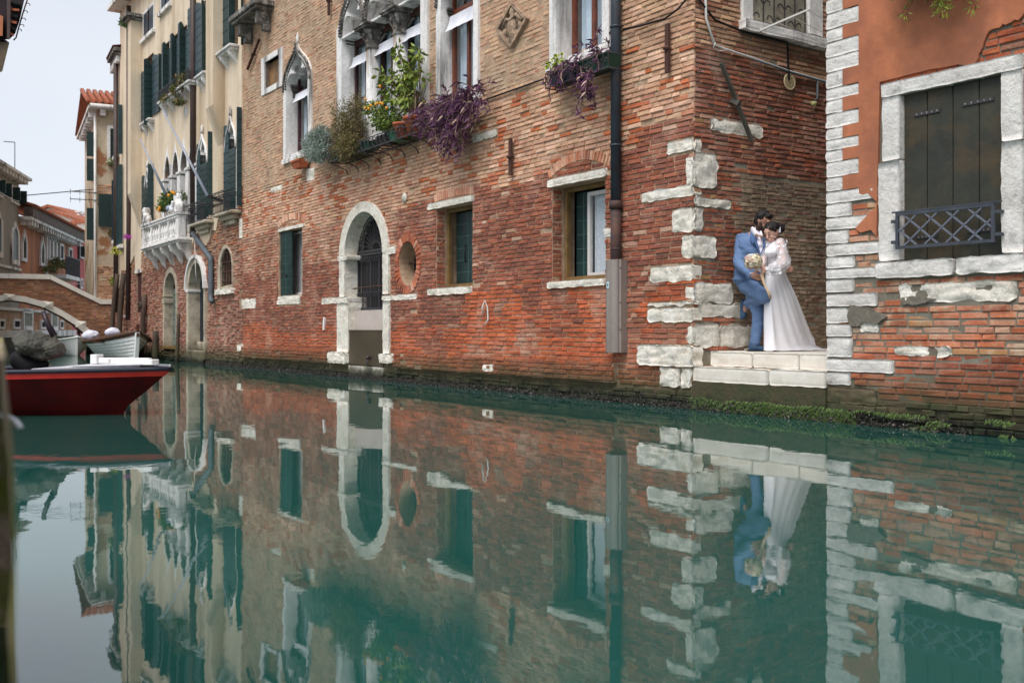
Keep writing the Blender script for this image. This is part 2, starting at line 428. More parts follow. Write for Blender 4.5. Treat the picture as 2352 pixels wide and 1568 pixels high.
def place_bricks(lst, parent, nmax=300, big='brickwork'):
    lst = sorted(lst, key=lambda b: -b[6]); rr = random.Random(5)
    one, rest = lst[:nmax], lst[nmax:]
    for (o, t, l, h, d, c, px) in one:
        ob = bpy.data.objects.new('brick', brick_mesh(rr.randrange(24))); COL.objects.link(ob)
        ob.parent = parent; ob.location = o - BASE[parent.name]; ob.rotation_euler = (0, 0, t); ob.scale = (l, d, h); ob.color = c
    if rest:
        mb = MB()
        for (o, t, l, h, d, c, px) in rest:
            v, f = BRK[rr.randrange(24)]; mb.col = c; ct, st = cos(t), sin(t)
            mb.add([(o.x + ct * a * l - st * b * d, o.y + st * a * l + ct * b * d, o.z + g * h) for a, b, g in v], f)
        mb.build(big, m_brick_c, parent, kind='stuff', colattr=True, fix=False)

def stone(name, x0, x1, z0, z1, parent, mat=None, proud=.02, depth=.12, seed=0, rough=.012, y=0.0, F=None, ang=0.0, org=None, rag=.0):
    """rough hewn block: a rounded, displaced front with its sides running into the wall"""
    rr = random.Random(seed * 31 + int(x0 * 1000) + int(z0 * 777)); nx = max(4, min(18, int((x1 - x0) / .035) + 2)); nz = max(4, min(12, int((z1 - z0) / .03) + 2))
    w, h = x1 - x0, z1 - z0; mb = MB(); mb.smooth = True; idx = {}; vs = []
    sd = rr.uniform(0, 99)
    for i in range(nx + 1):
        for k in range(nz + 1):
            u, v = i / nx, k / nz; e = min(u, 1 - u) * w; g = min(v, 1 - v) * h; ed = min(e, g)
            rnd = .009 * max(0, 1 - ed / .016) ** 2
            px_ = x0 + u * w; pz = z0 + v * h
            nn = noise.noise(Vector((px_ * 7, pz * 7, sd))) + .5 * noise.noise(Vector((px_ * 22, pz * 22, sd))) ; n2 = -1.4 * abs(noise.noise(Vector((px_ * 4, pz * 16, sd + 5)))) + .5 * noise.noise(Vector((px_ * 8, pz * 45, sd + 7)))
            q = rag + .006
            dx = q * noise.noise(Vector((pz * 11, sd, i))) if i in (0, nx) else 0; dz = q * noise.noise(Vector((px_ * 8, sd + 9, k))) if k in (0, nz) else 0
            if i in (0, nx) and k in (0, nz):
                dx += (.003 + rag * .6) * (1 if i == 0 else -1); dz += (.003 + rag * .5) * (1 if k == 0 else -1)
            vs.append((px_ + dx, y - proud + rnd - rough * nn - rough * .7 * n2, pz + dz)); idx[i, k] = len(vs) - 1
    mb.add(vs, [(idx[i, k], idx[i + 1, k], idx[i + 1, k + 1], idx[i, k + 1]) for i in range(nx) for k in range(nz)])
    ring = [idx[i, 0] for i in range(nx)] + [idx[nx, k] for k in range(nz)] + [idx[i, nz] for i in range(nx, 0, -1)] + [idx[0, k] for k in range(nz, 0, -1)]
    b = len(mb.v); n = len(ring)
    rv = [(mb.v[i][0], y + depth, mb.v[i][2]) for i in ring]; mb.v.extend(rv); mb.smooth = False
    for q in range(n): mb.f.append([ring[q], ring[(q + 1) % n], b + (q + 1) % n, b + q]); mb.c.append((1, 1, 1, 1)); mb.sm.append(False)
    if ang or org:
        mb.xf(Matrix.Translation((org[0], org[1], 0)) @ Matrix.Rotation(ang, 4, 'Z'))
    return mb.build(name, mat or m_stone, parent, fix=False)
# ------------------------------------------------------------------ canal water and bed
def water_mat():
    m = bpy.data.materials.new('canal water'); m.use_nodes = True; t = m.node_tree; N = t.nodes; L = t.links; b = N['Principled BSDF']
    b.inputs['Base Color'].default_value = (.012, .068, .056, 1); b.inputs['Roughness'].default_value = .015
    b.inputs['IOR'].default_value = 1.82; b.inputs['Specular IOR Level'].default_value = .5
    g = N.new('ShaderNodeNewGeometry')
    def ns(scale, s, d, rot=.0):
        mp = N.new('ShaderNodeMapping'); mp.inputs['Scale'].default_value = scale; mp.inputs['Rotation'].default_value = (0, 0, rot)
        n = N.new('ShaderNodeTexNoise'); n.inputs['Scale'].default_value = s; n.inputs['Detail'].default_value = d; n.inputs['Roughness'].default_value = .55
        L.new(g.outputs['Position'], mp.inputs[0]); L.new(mp.outputs[0], n.inputs['Vector']); return n.outputs[0]
    prev = None
    for h, st, di in ((ns((1, .8, 1), 1.3, 1, .5), .5, .006), (ns((1, .7, 1), 6.5, 2, .9), .4, .0011), (ns((1, 1, 1), 26, 2), .3, .0002)):
        bp = N.new('ShaderNodeBump'); bp.inputs['Strength'].default_value = st; bp.inputs['Distance'].default_value = di; L.new(h, bp.inputs['Height'])
        if prev: L.new(prev, bp.inputs['Normal'])
        prev = bp.outputs[0]
    L.new(prev, b.inputs['Normal'])
    return m
mb = MB(); mb.add([(-400, -60, 0), (400, -60, 0), (400, 700, 0), (-400, 700, 0)], [(0, 1, 2, 3)])
mb.build('canal_water', water_mat(), kind='structure')
mb = MB(); mb.add([(-400, -60, -2.5), (400, -60, -2.5), (400, 700, -2.5), (-400, 700, -2.5)], [(0, 1, 2, 3)])
mb.build('canal_bed', m_cement, kind='structure')

# ------------------------------------------------------------------ the big brick palazzo on the corner of the alley
PA = thing('brick_palazzo', 'long red and tan brick house with gothic windows and ragged white corner stones', 'building', FA, (0, 0, 0))
def J(cs, rr, k=.1, a=1.0):
    c = cs[rr.randrange(len(cs))]; f = 1 + rr.uniform(-k, k)
    c = tuple(c[i] * .52 + .48 * sum(q[i] for q in cs) / len(cs) for i in range(3)); return (c[0] * f, c[1] * f * (1 + rr.uniform(-.04, .04)), c[2] * f, a)
TAN = [C(174, 140, 112), C(162, 127, 102), C(182, 148, 116), C(152, 116, 94), C(168, 126, 104)]
PINK = [C(196, 158, 136), C(186, 146, 122), C(176, 132, 110), C(198, 166, 144), C(172, 126, 102)]
ORG = [C(192, 104, 60), C(184, 90, 50), C(176, 96, 66), C(200, 116, 76)]
RED = [C(158, 86, 62), C(146, 78, 58), C(168, 94, 66), C(148, 86, 70)]
DRED = [C(130, 76, 62), C(120, 68, 58), C(138, 84, 68), C(114, 70, 62)]
ORD = [C(186, 90, 50), C(172, 84, 52), C(194, 98, 56), C(158, 78, 52)]
GREYB = [C(148, 128, 108), C(132, 108, 92), C(158, 138, 114), C(120, 92, 80), C(138, 116, 90)]
PINK0 = PINK; TAN0 = TAN; TAN = [tuple(min(.8, v * 1.38) for v in c[:3]) + (1,) for c in TAN]; PINK = [tuple(min(.8, v * 1.42) for v in c[:3]) + (1,) for c in PINK]
YEL = [C(196, 158, 98), C(182, 142, 88)]
def colA(x, z, rr):
    n = noise.noise(Vector((x * .5, z * .8, 3))) ; n2 = noise.noise(Vector((x * 1.3, z * 1.5, 9)))
    zt = 4.6 if x > -5 else 4.35 + .15 * n
    if z > zt + .05:
        a = .53 + .2 * n2 if x < -1.3 else .9
        if x > -1.3: return J(TAN + PINK[:1] + (ORG[:1] if rr.random() < .3 else []), rr, .12, .95)
        return J(TAN + (RED[:2] if rr.random() < .12 else []), rr, .14, a)
    if z > 3.25 + .25 * n + (.3 if x > -1 else 0):
        t = (z - 3.3) / 1.3 + .35 * n2
        r = rr.random()
        if t > .55: return J(TAN + PINK[3:], rr, .1, .86) if r > .1 else J(ORG, rr, .1)
        return J(PINK + TAN + RED[2:3], rr, .09, .84) if r > .14 - .3 * n2 else J(ORG, rr, .1)
    if x > -5.3 and z > 1.62 + .2 * n: return J(DRED + RED + RED[:1], rr, .1, .92) if rr.random() > .03 + max(0, .35 * n2) else J(PINK0, rr)
    if z > 2.35 + .3 * n and x < -7.8: return J(ORG[2:3] + ORD[:2] + PINK0 + PINK0 + RED + TAN0[:2], rr, .1, .8)
    if z > 1.0 + .35 * n and x < -5.3: return J(DRED + RED + PINK0[2:3], rr, .1, .82 + .1 * n2)
    if x < -10: return J(RED + ORD, rr, .1, .8 if rr.random() < .5 else .95)
    if z < 1.62 and x > -5.5 and n2 > .22: return J(RED + PINK0[1:3], rr, .1, .66)
    return J(ORD + ORG[2:3] + (DRED if n > .15 else ORD), rr, .1, .93)

DOOR = [(-9.72, .24), (-8.2, .24), (-8.2, 2.42)] + arc(-9.05, 2.42, .85, .84, 0, 180, 14)[1:-1] + [(-9.9, 2.42), (-9.9, 1.5), (-9.72, 1.5)]
DOORO = [(-10.28, .24), (-7.93, .24), (-7.93, 1.6), (-7.96, 2.42)] + arc(-9.06, 2.42, 1.1, 1.04, 0, 180, 16)[1:] + [(-10.16, 1.62), (-10.28, 1.6)]
OCO = arc(-7.27, 2.15, .5, .52, 0, 360, 24)[:-1]; OCI = arc(-7.25, 2.15, .34, .4, 0, 360, 24)[:-1]
W1 = rect(-13.62, -12.22, 1.74, 3.23); W2 = rect(-6.22, -5.04, 1.67, 3.03); W3 = rect(-2.86, -1.66, 1.65, 3.0)
G1O = [(-13.23, 4.82), (-11.62, 4.82)] + ogee(-13.23, -11.62, 6.4, 1.0); G1I = [(-13.06, 4.92), (-11.8, 4.92)] + trefoil(-13.06, -11.8, 6.4, .8)
G4O = [(-6.16, 4.72), (-4.81, 4.72)] + ogee(-6.16, -4.81, 6.42, 1.0); G4I = [(-6.0, 4.84), (-4.95, 4.84)] + trefoil(-6.0, -4.95, 6.42, .8)
TX = [-10.07, -8.94, -7.8, -6.67]
G3O = [(-10.27, 4.62), (-6.46, 4.62), (-6.46, 6.88)]
for i in (2, 1, 0): G3O += [q for q in ogee(TX[i] - .06, TX[i + 1] + .06, 6.88, 1.12) if TX[i] + .0 <= q[0] <= TX[i + 1]]
G3O += [(-10.27, 6.88)]
G3I = [[(TX[i] + .0 + .001, 4.72), (TX[i + 1] - .001, 4.72)] + trefoil(TX[i] + .09, TX[i + 1] - .09, 6.88, .9) for i in range(3)]
G3I = [[(TX[i] + .04, 4.72), (TX[i + 1] - .04, 4.72)] + trefoil(TX[i] + .04, TX[i + 1] - .04, 6.88, .86) for i in range(3)]
W4O = rect(-2.86, -1.52, 4.7, 6.5); W4I = rect(-2.7, -1.66, 4.78, 6.3)
NIO = [(-14.72, 6.62), (-13.36, 6.6), (-13.34, 7.5), (-14.74, 7.52)]; NII = [(-14.5, 6.74), (-13.58, 6.74), (-13.58, 7.38), (-14.5, 7.38)]
REL = [(-3.84, 5.94), (-3.42, 5.58), (-3.86, 5.24), (-4.27, 5.62)]
holes = [DOOR, OCI, W1, W2, W3, G1I, G4I, W4I, NII] + G3I
mb = MB(); mb.prism([(-16.15, -1.2), (0, -1.2), (0, 11), (-16.15, 11)], holes, 0, .5, sides=False)
for h, d in ((OCI, .4), (W1, .3), (W2, .4), (W3, .4), (NII, .14)):
    mb.prism(h, [], 0, d, front=False)
S = 11.5
_al = MB(); _al.add([(0, 0, -1.2), (0, 9, -1.2), (0, 9, 11), (0, 0, 11)], [(0, 1, 2, 3)]); _al.build('alley_wall', m_mortar_d, PA, fix=False)
mb.add([(-16.15, 0, -1.2), (-16.15, 9, -1.2), (-16.15, 9, 11), (-16.15, 0, 11)], [(3, 2, 1, 0)])
mb.add([(-16.15, 9, -1.2), (0, 9, -1.2), (0, 9, 11), (-16.15, 9, 11)], [(3, 2, 1, 0)])
wallA = mb.build('wall', m_mortar, PA, fix=False)
mb = MB(); mb.box(-16.1, -.1, 1.1, 1.15, .3, 10.9); mb.build('dark_room_sheet', m_dark, PA)  # added dark sheet behind the openings, room shade put into its colour
mb = MB(); mb.box(-16.4, .3, -.25, 9.3, 11, 11.3); mb.build('roof', m_rooftile, PA)

QA = [(-.44, .0, 3.12, 3.27), (-.09, .0, 2.68, 3.0), (-.92, .0, 2.57, 2.71), (-.36, .0, 2.14, 2.43), (-.17, .0, 1.83, 2.1), (-.75, .0, 1.545, 1.745), (-.80, .0, 1.25, 1.29), (-.79, .0, 1.05, 1.23),
      (-.08, .0, .78, 1.01), (-.97, .02, .505, .765), (-.57, -.22, .25, .49), (-.2, -.02, .25, .49)]
MISC = [(-16.17, -15.15, 1.49, 1.74), (-11.1, -10.2, 1.5, 1.62), (-7.95, -6.9, 1.5, 1.6), (-5.05, -4.3, 3.98, 4.1), (-1.68, -1.4, 2.2, 2.32), (-11.95, -11.5, 4.2, 4.47), (-14.1, -13.4, 4.2, 4.32),
        (-10.65, -9.75, .27, .49), (-8.25, -7.72, .33, .5), (-16.35, -16.05, .42, .58), (-4.6, -4.3, .3, .42)]
def archring(x0, x1, zb, rise, th):               # polygon of a relieving arch
    xc = (x0 + x1) / 2; return [(x0 + (x1 - x0) * i / 10, zb + rise * (1 - (2 * i / 10 - 1) ** 2)) for i in range(11)], th
arches = []
blocked = [DOORO, OCO, rect(-13.64, -12.2, 1.74, 3.23), W2, W3, G1O, G3O, G4O, W4O, NIO, REL]
blocked += [rect(a, b, c, d) for a, b, c, d in QA] + [rect(a, b, c, d) for a, b, c, d in MISC if b - a > .0]
LINT = [(-13.66, -12.06, 3.235, 3.31, .03), (-6.48, -4.97, 3.035, 3.14, .05), (-2.93, -1.6, 3.005, 3.12, .06)]
SILL = [(-13.7, -12.3, 1.54, 1.735, .03), (-6.5, -5.05, 1.55, 1.665, .05), (-2.93, -1.61, 1.55, 1.645, .07)]
blocked += [rect(a, b, c, d) for a, b, c, d, e in LINT + SILL]
RINGS = [(-13.66, -12.06, 3.32, .13, .16, 16), (-6.28, -5.0, 3.15, .03, .14, 19), (-2.93, -1.56, 3.13, .17, .14, 22)]
for x0, x1, zb, ri, th, n in RINGS:
    lo = [(x0 + (x1 - x0) * i / 10, zb + ri * (1 - (2 * i / 10 - 1) ** 2)) for i in range(11)]
    blocked.append(lo + [(p[0], p[1] + th) for p in lo[::-1]])
bl = lay(-16.12, .012, .52, 9.7, blocked, colA, FA, miss=.006, seed=1, top=lambda x, z: z < 4.45 or x > -1.4)
bl += lay(-16.12, -1.4, .52, 9.7, blocked, colA, FA, miss=.015, seed=2, wob=.03, prot=(-.003, .009), top=lambda x, z: z >= 4.45)
# eroded courses of the reveals of the two right hand windows
for xl, z0, z1 in ((-2.86, 1.66, 2.99), (-6.22, 1.68, 3.02)):
    bl += lay(0, .16, z0, z1, [], colA if False else (lambda x, z, rr: J(DRED + RED, rr, .1, .85)), FA, org=(xl, 0), turn=pi / 2, seed=3, prot=(.0, .012))
# stepped foot of the wall: projecting courses, then the dark recessed courses at the water
def colP(x, z, rr): return J(RED + ORD, rr, .12, .86)
for a, b in ((-16.05, -10.7), (-7.7, -1.42)):
    bl += lay(a, b, .27, .52, [], colP, FA, org=(0, -.07), seed=5, prot=(.004, .02), miss=.03, wob=.02)
    mb = MB(); mb.box(a, b, -.065, .02, .255, .512); mb.build('foot_ledge', m_mortar, PA)
bl += lay(-1.4, -.6, .25, .52, [], colP, FA, seed=6)
bl += lay(-16.1, -9.7, -.25, .25, [], lambda x, z, rr: J([C(60, 54, 48), C(50, 44, 40)], rr, .2), FA, seed=7, wob=.02, prot=(.0, .03), miss=.06)
bl += lay(-8.3, 0, -.25, .25, [], lambda x, z, rr: J([C(64, 58, 50), C(54, 46, 42), C(76, 66, 58)], rr, .2), FA, seed=8, wob=.02, prot=(.0, .03), miss=.06)
# alley side wall
def colS(x, z, rr):
    n = noise.noise(Vector((x * 1.1, z * .9, 7)))
    if z > 4.35 + .2 * n: return J(TAN + RED[:2], rr, .14, .88)
    if z > 2.9: return J(DRED + RED + PINK0[2:] + ORD[:2] + ([YEL[1]] if rr.random() < .15 else []) + [C(140, 104, 100)], rr, .13, .8 if n > 0 else .9)
    if x < .75 and z > 1.55: return J(RED + DRED + TAN0[:2] + (YEL if rr.random() < .3 else []) + ORD[:1], rr, .12, .68)
    if x < .7: return J(ORD + RED, rr, .1, .92)
    return J(GREYB + (DRED[:2] if rr.random() < .3 else []), rr, .12, .6 + .14 * n)
QS = [(.0, .65, 1.285, 1.53), (.08, .86, 1.11, 1.275), (.0, .41, .745, 1.02), (.43, .97, .735, 1.01), (.0, .62, 2.45, 2.56), (.0, .38, 2.68, 3.1), (.0, .14, 2.14, 2.43), (.0, .35, 1.83, 2.1), (.28, 1.19, 3.38, 3.55), (.0, .12, 3.1, 3.25)]
SW = rect(.99, 2.1, 4.82, 6.4)
sbl = [rect(a, b, c, d) for a, b, c, d in QS] + [rect(.79, 2.5, 4.65, 4.82), rect(.8, 2.35, 4.8, 6.6)]
bl += lay(.0, 1.3, .70, 2.9, sbl, colS, FA, turn=pi / 2, seed=12, L=.17, ch=.058, prot=(.002, .014), miss=.02)
bl += lay(1.3, 3.3, .70, 2.9, sbl, colS, FA, turn=pi / 2, seed=13, L=.15, ch=.052, prot=(.001, .012), miss=.03)
bl += lay(.0, 3.3, 2.92, 6.8, sbl, colS, FA, turn=pi / 2, seed=14, L=.23, ch=.06, miss=.01)
place_bricks(bl, PA)
for i, (a, b, c, d) in enumerate(QA): stone('corner_stone', a, b + (.015 if b > -.01 else 0), c, d, PA, seed=i, proud=.035 if i != 9 else .06, rough=.022 if i != 9 else .03, rag=.022, mat=m_stone)
for i, (a, b, c, d) in enumerate(QS): stone('side_stone', a, b, c, d, PA, seed=20 + i, proud=.03, ang=pi / 2, org=(0, 0), rag=.025, rough=.02)
for i, (a, b, c, d) in enumerate(MISC):
    stone('wall_stone', a, b, c, d, PA, seed=40 + i, proud=.03 if d > .6 else .1, rag=.012, rough=.02)
for a, b, c, d, p in LINT: stone('window_lintel', a, b, c, d, PA, seed=60, proud=p, depth=.3, rag=.006, rough=.012)
for a, b, c, d, p in SILL: stone('window_sill', a, b, c, d, PA, seed=61, proud=p, depth=.3, rag=.01, rough=.018)
rr = random.Random(77)
for x0, x1, zb, ri, th, n in RINGS:              # arches of upright bricks over the windows
    for i in range(n):
        u = (i + .5) / n; x = x0 + (x1 - x0) * u; z = zb + ri * (1 - (2 * u - 1) ** 2); sl = -2 * (2 * u - 1) * ri / ((x1 - x0) / 2)
        a = math.atan(sl) - pi / 2
        ob = bpy.data.objects.new('arch_brick', brick_mesh(rr.randrange(24))); COL.objects.link(ob); ob.parent = PA
        wdt = (x1 - x0) / n * .88
        ob.scale = (th * rr.uniform(.92, 1), .05, wdt); ob.rotation_euler = (0, -(math.atan(sl) + pi / 2), 0)
        ob.location = (x + wdt / 2 * cos(math.atan(sl)), -.02, z + wdt / 2 * sin(math.atan(sl))); ob.color = J(PINK + ORG[2:] + RED[:1], rr, .08)
for i in range(34):                                # ring of bricks round the oval opening
    a = 2 * pi * i / 34; ob = bpy.data.objects.new('arch_brick', brick_mesh(rr.randrange(24))); COL.objects.link(ob); ob.parent = PA
    ob.scale = (.155, .06, .078); ob.rotation_euler = (0, -a, 0)
    ob.location = (-7.25 + .345 * cos(a) + .039 * sin(a), -.03, 2.15 + .4 * sin(a) - .039 * cos(a)); ob.color = J(ORD + RED + PINK[:1], rr, .08)
mb = MB()
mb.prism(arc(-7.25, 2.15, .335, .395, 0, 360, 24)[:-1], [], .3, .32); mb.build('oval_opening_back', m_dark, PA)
mb = MB(); mb.tube([(-7.6, .2, 2.18), (-6.9, .2, 2.18)], .012); mb.tube([(-7.2, .2, 1.78), (-7.2, .2, 2.55)], .012); mb.tube([(-7.08, .2, 1.78), (-7.08, .2, 2.55)], .012); mb.build('oval_grille', m_rust, PA)

# ---- water door
mb = MB(); mb.prism([(-10.16, 2.42), (-9.9, 2.42)] + arc(-9.05, 2.42, .85, .84, 180, 0, 16)[1:] + [(-7.96, 2.42)] + arc(-9.06, 2.42, 1.1, 1.04, 0, 180, 18)[1:-1], [], -.05, .4)
ds = mb.build('door_arch', m_stone, PA, bevel=.008)
for a, b, c, d, m in ((-10.17, -9.9, 1.62, 2.42, m_stone), (-8.2, -7.96, 1.62, 2.42, m_stone), (-10.2, -9.74, 1.5, 1.62, m_stone), (-8.22, -7.85, 1.5, 1.6, m_stone), (-10.28, -9.72, .5, 1.5, m_stone), (-8.2, -7.93, .5, 1.5, m_stone)):
    stone('door_jamb', a, b, c + .003, d - .003, PA, seed=int(c * 9) + 3, proud=.05, depth=.4, rough=.014, rag=.006)
stone('door_impost', -10.2, -9.74, 2.36, 2.46, PA, proud=.075, depth=.38, seed=5, rag=.004); stone('door_impost', -8.2, -7.68, 2.36, 2.5, PA, proud=.05, depth=.3, seed=6, rag=.01)
mb = MB(); mb.box(-9.73, -8.19, -.03, .5, -.3, .24); mb.build('door_threshold', m_slab, PA)
mb = MB(); mb.box(-9.72, -8.2, .1, .14, .93, 1.34); mb.build('door_panel', m_greypanel, PA)
mb = MB(); mb.bbox(-9.74, -8.22, -.02, .02, .262, .94, .006); mb.box(-9.74, -8.22, -.03, .03, .93, .95)
fg = mb.build('flood_gate', m_steel, PA)
mb = MB(); mb.lathe([(.0, -.01), (.03, -.01), (.035, .05), (.02, .07), (0, .07)], (0, 0, 0), 10); mb.xf(Matrix.Translation((-8.78, -.03, .42)) @ Matrix.Rotation(pi / 2, 4, 'X')); mb.tube([(-8.78, -.06, .42), (-8.78, -.07, .3), (-8.78, -.06, .25)], .015)
mb.build('drain_spout', m_iron, fg)
GY = .24
mb = MB()                                         # iron gate with fanlight
for x in (-9.86, -9.28, -8.9, -8.24): mb.box(x - .02, x + .02, GY, GY + .04, 1.34, 2.42)
for z in (1.35, 2.44, 2.5): mb.box(-9.9, -8.2, GY - .005, GY + .045, z, z + .045)
for i in range(24):
    x = -9.84 + i * .068; mb.beam((x, GY + .02, 1.38), (x, GY + .02, 2.44), .012)
gate = mb.build('door_gate', m_iron, PA)
mb = MB()
for i in range(1, 16):
    a = pi * i / 16; mb.beam((-9.05 + .16 * cos(a), GY + .02, 2.54 + .14 * sin(a)), (-9.05 + .72 * cos(a), GY + .02, 2.54 + .62 * sin(a)), .016)
    mb.tube([(-9.05 + .76 * cos(a) + .05 * cos(q), GY + .02, 2.54 + .66 * sin(a) + .05 * sin(q)) for q in [k * pi / 4 for k in range(8)]], .007, 4, closed=True)
for r1, r2 in ((.17, .15), (.71, .61), (.82, .72)): mb.tube([(-9.05 + r1 * cos(pi * k / 20), GY + .02, 2.54 + r2 * sin(pi * k / 20)) for k in range(21)], .014, 5)
mb.build('fanlight', m_iron, gate)
mb = MB()
for z in (2.36, 1.66):
    for i in range(16):
        x = -9.82 + i * .1; mb.tube([(x + .045 * cos(q), GY - .01, z + .05 * sin(q)) for q in [k * pi / 4 for k in range(8)]], .008, 4, closed=True)
mb.beam((-9.88, GY + .02, 2.36), (-8.22, GY + .02, 2.36), .008); mb.beam((-9.88, GY + .02, 1.66), (-8.22, GY + .02, 1.66), .008); mb.beam((-9.86, GY + .02, 1.6), (-9.86, GY + .02, 2.4), .02); mb.build('scroll_band', m_iron, gate)
mb = MB(); mb.tube([(-9.75, .08, 1.78), (-8.2, .08, 1.8)], .014); mb.build('door_bar', m_rust, PA)
mb = MB()
for i in range(40):
    x = -9.9 + 1.7 * i / 39
    mb.v += [(x, GY + .12 + .02 * sin(i * 1.9), 1.3), (x, GY + .12 + .02 * sin(i * 1.9), 3.3)]
mb.add([], []); mb.f = [[2 * i, 2 * i + 2, 2 * i + 3, 2 * i + 1] for i in range(39)]; mb.c = [(1, 1, 1, 1)] * 39; mb.sm = [True] * 39
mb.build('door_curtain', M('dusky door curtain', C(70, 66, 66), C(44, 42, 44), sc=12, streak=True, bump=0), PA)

# ---- the three plain ground floor windows
def curtain(x0, x1, z0, z1, y, mat, parent, name='curtain', k=2.2):
    mb = MB(); n = max(8, int((x1 - x0) / .03))
    for i in range(n + 1):
        x = x0 + (x1 - x0) * i / n; mb.v += [(x, y + .012 * sin(i * k), z0), (x, y + .012 * sin(i * k), z1)]
    mb.f = [[2 * i, 2 * i + 2, 2 * i + 3, 2 * i + 1] for i in range(n)]; mb.c = [(1, 1, 1, 1)] * n; mb.sm = [True] * n
    return mb.build(name, mat, parent, fix=False)
def frame(x0, x1, z0, z1, y, w, d, mat, parent, name='window', bars=(), hb=()):
    mb = MB(); mb.prism(rect(x0, x1, z0, z1), [rect(x0 + w, x1 - w, z0 + w, z1 - w)], y, y + d, back=True)
    for b in bars: mb.box(b - w / 2, b + w / 2, y + .003, y + d - .003, z0 + w, z1 - w)
    for b in hb: mb.box(x0 + w, x1 - w, y + .003, y + d - .003, b - w / 2, b + w / 2)
    return mb.build(name, mat, parent)
def pane(x0, x1, z0, z1, y, parent, mat=None):
    mb = MB(); mb.box(x0, x1, y, y + .006, z0, z1); return mb.build('pane', mat or m_glass, parent)
def lattice_shutter(x0, x1, z0, z1, y, parent, n=6, mat=m_green, name='shutter', cols=2):
    mb = MB(); mb.box(x0, x1, y, y + .03, z0, z1); o = mb.build(name, mat, parent)
    mb = MB()
    for i in range(1, n): mb.box(x0 + .01, x1 - .01, y - .006, y + .001, z0 + (z1 - z0) * i / n - .004, z0 + (z1 - z0) * i / n + .004)
    for i in range(1, cols): mb.box(x0 + (x1 - x0) * i / cols - .006, x0 + (x1 - x0) * i / cols + .006, y - .009, y + .001, z0, z1)
    mb.build('seam', M('pale seam', C(70, 104, 98), bump=0, rough=.5), o); return o
w1 = frame(-13.5, -12.24, 1.76, 3.2, .2, .05, .06, m_whitewood, PA); curtain(-13.45, -12.3, 1.78, 3.18, .27, M('white muslin', C(196, 190, 188), bump=.05, vary=.06), w1); pane(-13.45, -12.29, 1.81, 3.15, .23, w1)
lattice_shutter(-13.6, -12.9, 1.75, 3.21, .03, PA, 8)
mb = MB(); mb.lathe([(0, -.03), (.02, -.02), (.012, 0), (.02, .02), (0, .04)], (-13.22, .02, 2.2), 8); mb.build('shutter_catch', m_black, PA)
for X0, X1, Z0, Z1, sx, py in ((-6.2, -5.06, 1.68, 3.02, -5.3, .19), (-2.84, -1.68, 1.66, 2.99, -2.14, .2)):
    w = frame(X0 + .01, X1 - .01, Z0, Z1, py, .055, .06, m_ochrewood, PA)
    if X0 < -4:
        lattice_shutter(X0 + .14, sx + .02, Z0 + .05, Z1 - .06, py + .12, PA, 6); mb = MB(); mb.box(X1 - .14, X1 - .07, py + .02, py + .5, Z0 + .05, Z1 - .1); mb.build('casement', m_whitewood, w)
    else:
        lattice_shutter(X0 + .12, -2.36, Z0 + .05, Z1 - .06, py + .13, PA, 6)
        cs = frame(-2.33, X1 + .02, Z0 + .04, Z1 - .1, py + .02, .055, .05, m_whitewood, w, 'casement'); 
        curtain(-2.26, X1, Z0 + .1, Z1 - .15, py + .1, m_lace, w); pane(-2.28, X1 - .03, Z0 + .09, Z1 - .15, py + .045, w)
    mb = MB(); mb.tube([((X0 + .45), py + .1, 2.1), ((X0 + .47), py + .08, 2.25), ((X0 + .45), py + .1, 2.4)], .012); mb.build('shutter_catch', m_black, PA)

# ---- gothic windows of the upper floor
def capital(x, y, zb, zt, r, parent, mat, sq=False):
    mb = MB(); h = zt - zb
    if sq:
        mb.box(x - r, x + r, y - r, y + r, zb, zb + h * .5)
        for i, (g, z0, z1) in enumerate(((.02, .5, .62), (.045, .62, .72), (.02, .72, .82), (.06, .82, 1.0))): mb.box(x - r - g, x + r + g, y - r - g, y + r + g, zb + h * z0, zb + h * z1 - .001)
    else:
        mb.lathe([(r * 1.05, 0), (r * 1.3, .03), (r * 1.05, .06), (r * 1.05, .12), (r * 1.2, .14), (r * 1.0, .17), (r * 1.15, h * .55), (r * 1.7, h * .82), (r * 1.5, h * .84)], (x, y, zb), 12)
        for i in range(4):
            a = pi / 4 + i * pi / 2; cx_, cy_ = x + r * 1.75 * cos(a), y + r * 1.75 * sin(a)
            mb.lathe([(0, -.05), (.04, -.035), (.05, 0), (.04, .035), (0, .05)], (cx_, cy_, zb + h * .72), 8)
            mb.beam((x + r * cos(a), y + r * sin(a), zb + h * .35), (cx_, cy_, zb + h * .7), .06, .04)
        for a in (0, pi / 2, pi, -pi / 2): mb.lathe([(0, -.03), (.03, 0), (0, .03)], (x + r * 1.5 * cos(a), y + r * 1.5 * sin(a), zb + h * .62), 6)
        g = r * 2.0; mb.box(x - g, x + g, y - g, y + g, zb + h * .84, zb + h * .93); mb.box(x - g - .03, x + g + .03, y - g - .03, y + g + .03, zb + h * .93, zb + h)
    return mb.build('capital', mat, parent)
def gothic(outer, inners, zs, parent, yb=.4, legs=(), frontw=.17, sill=None):
    zc = zs
    up = [p for p in outer]
    mb = MB(); mb.prism(outer, inners, -.05, yb, back=False)
    s = mb.build('window_surround', m_stone_w, parent, bevel=.006)
    return s
s1 = gothic(G1O, [G1I], 6.4, PA)
s4 = gothic(G4O, [G4I], 6.42, PA)
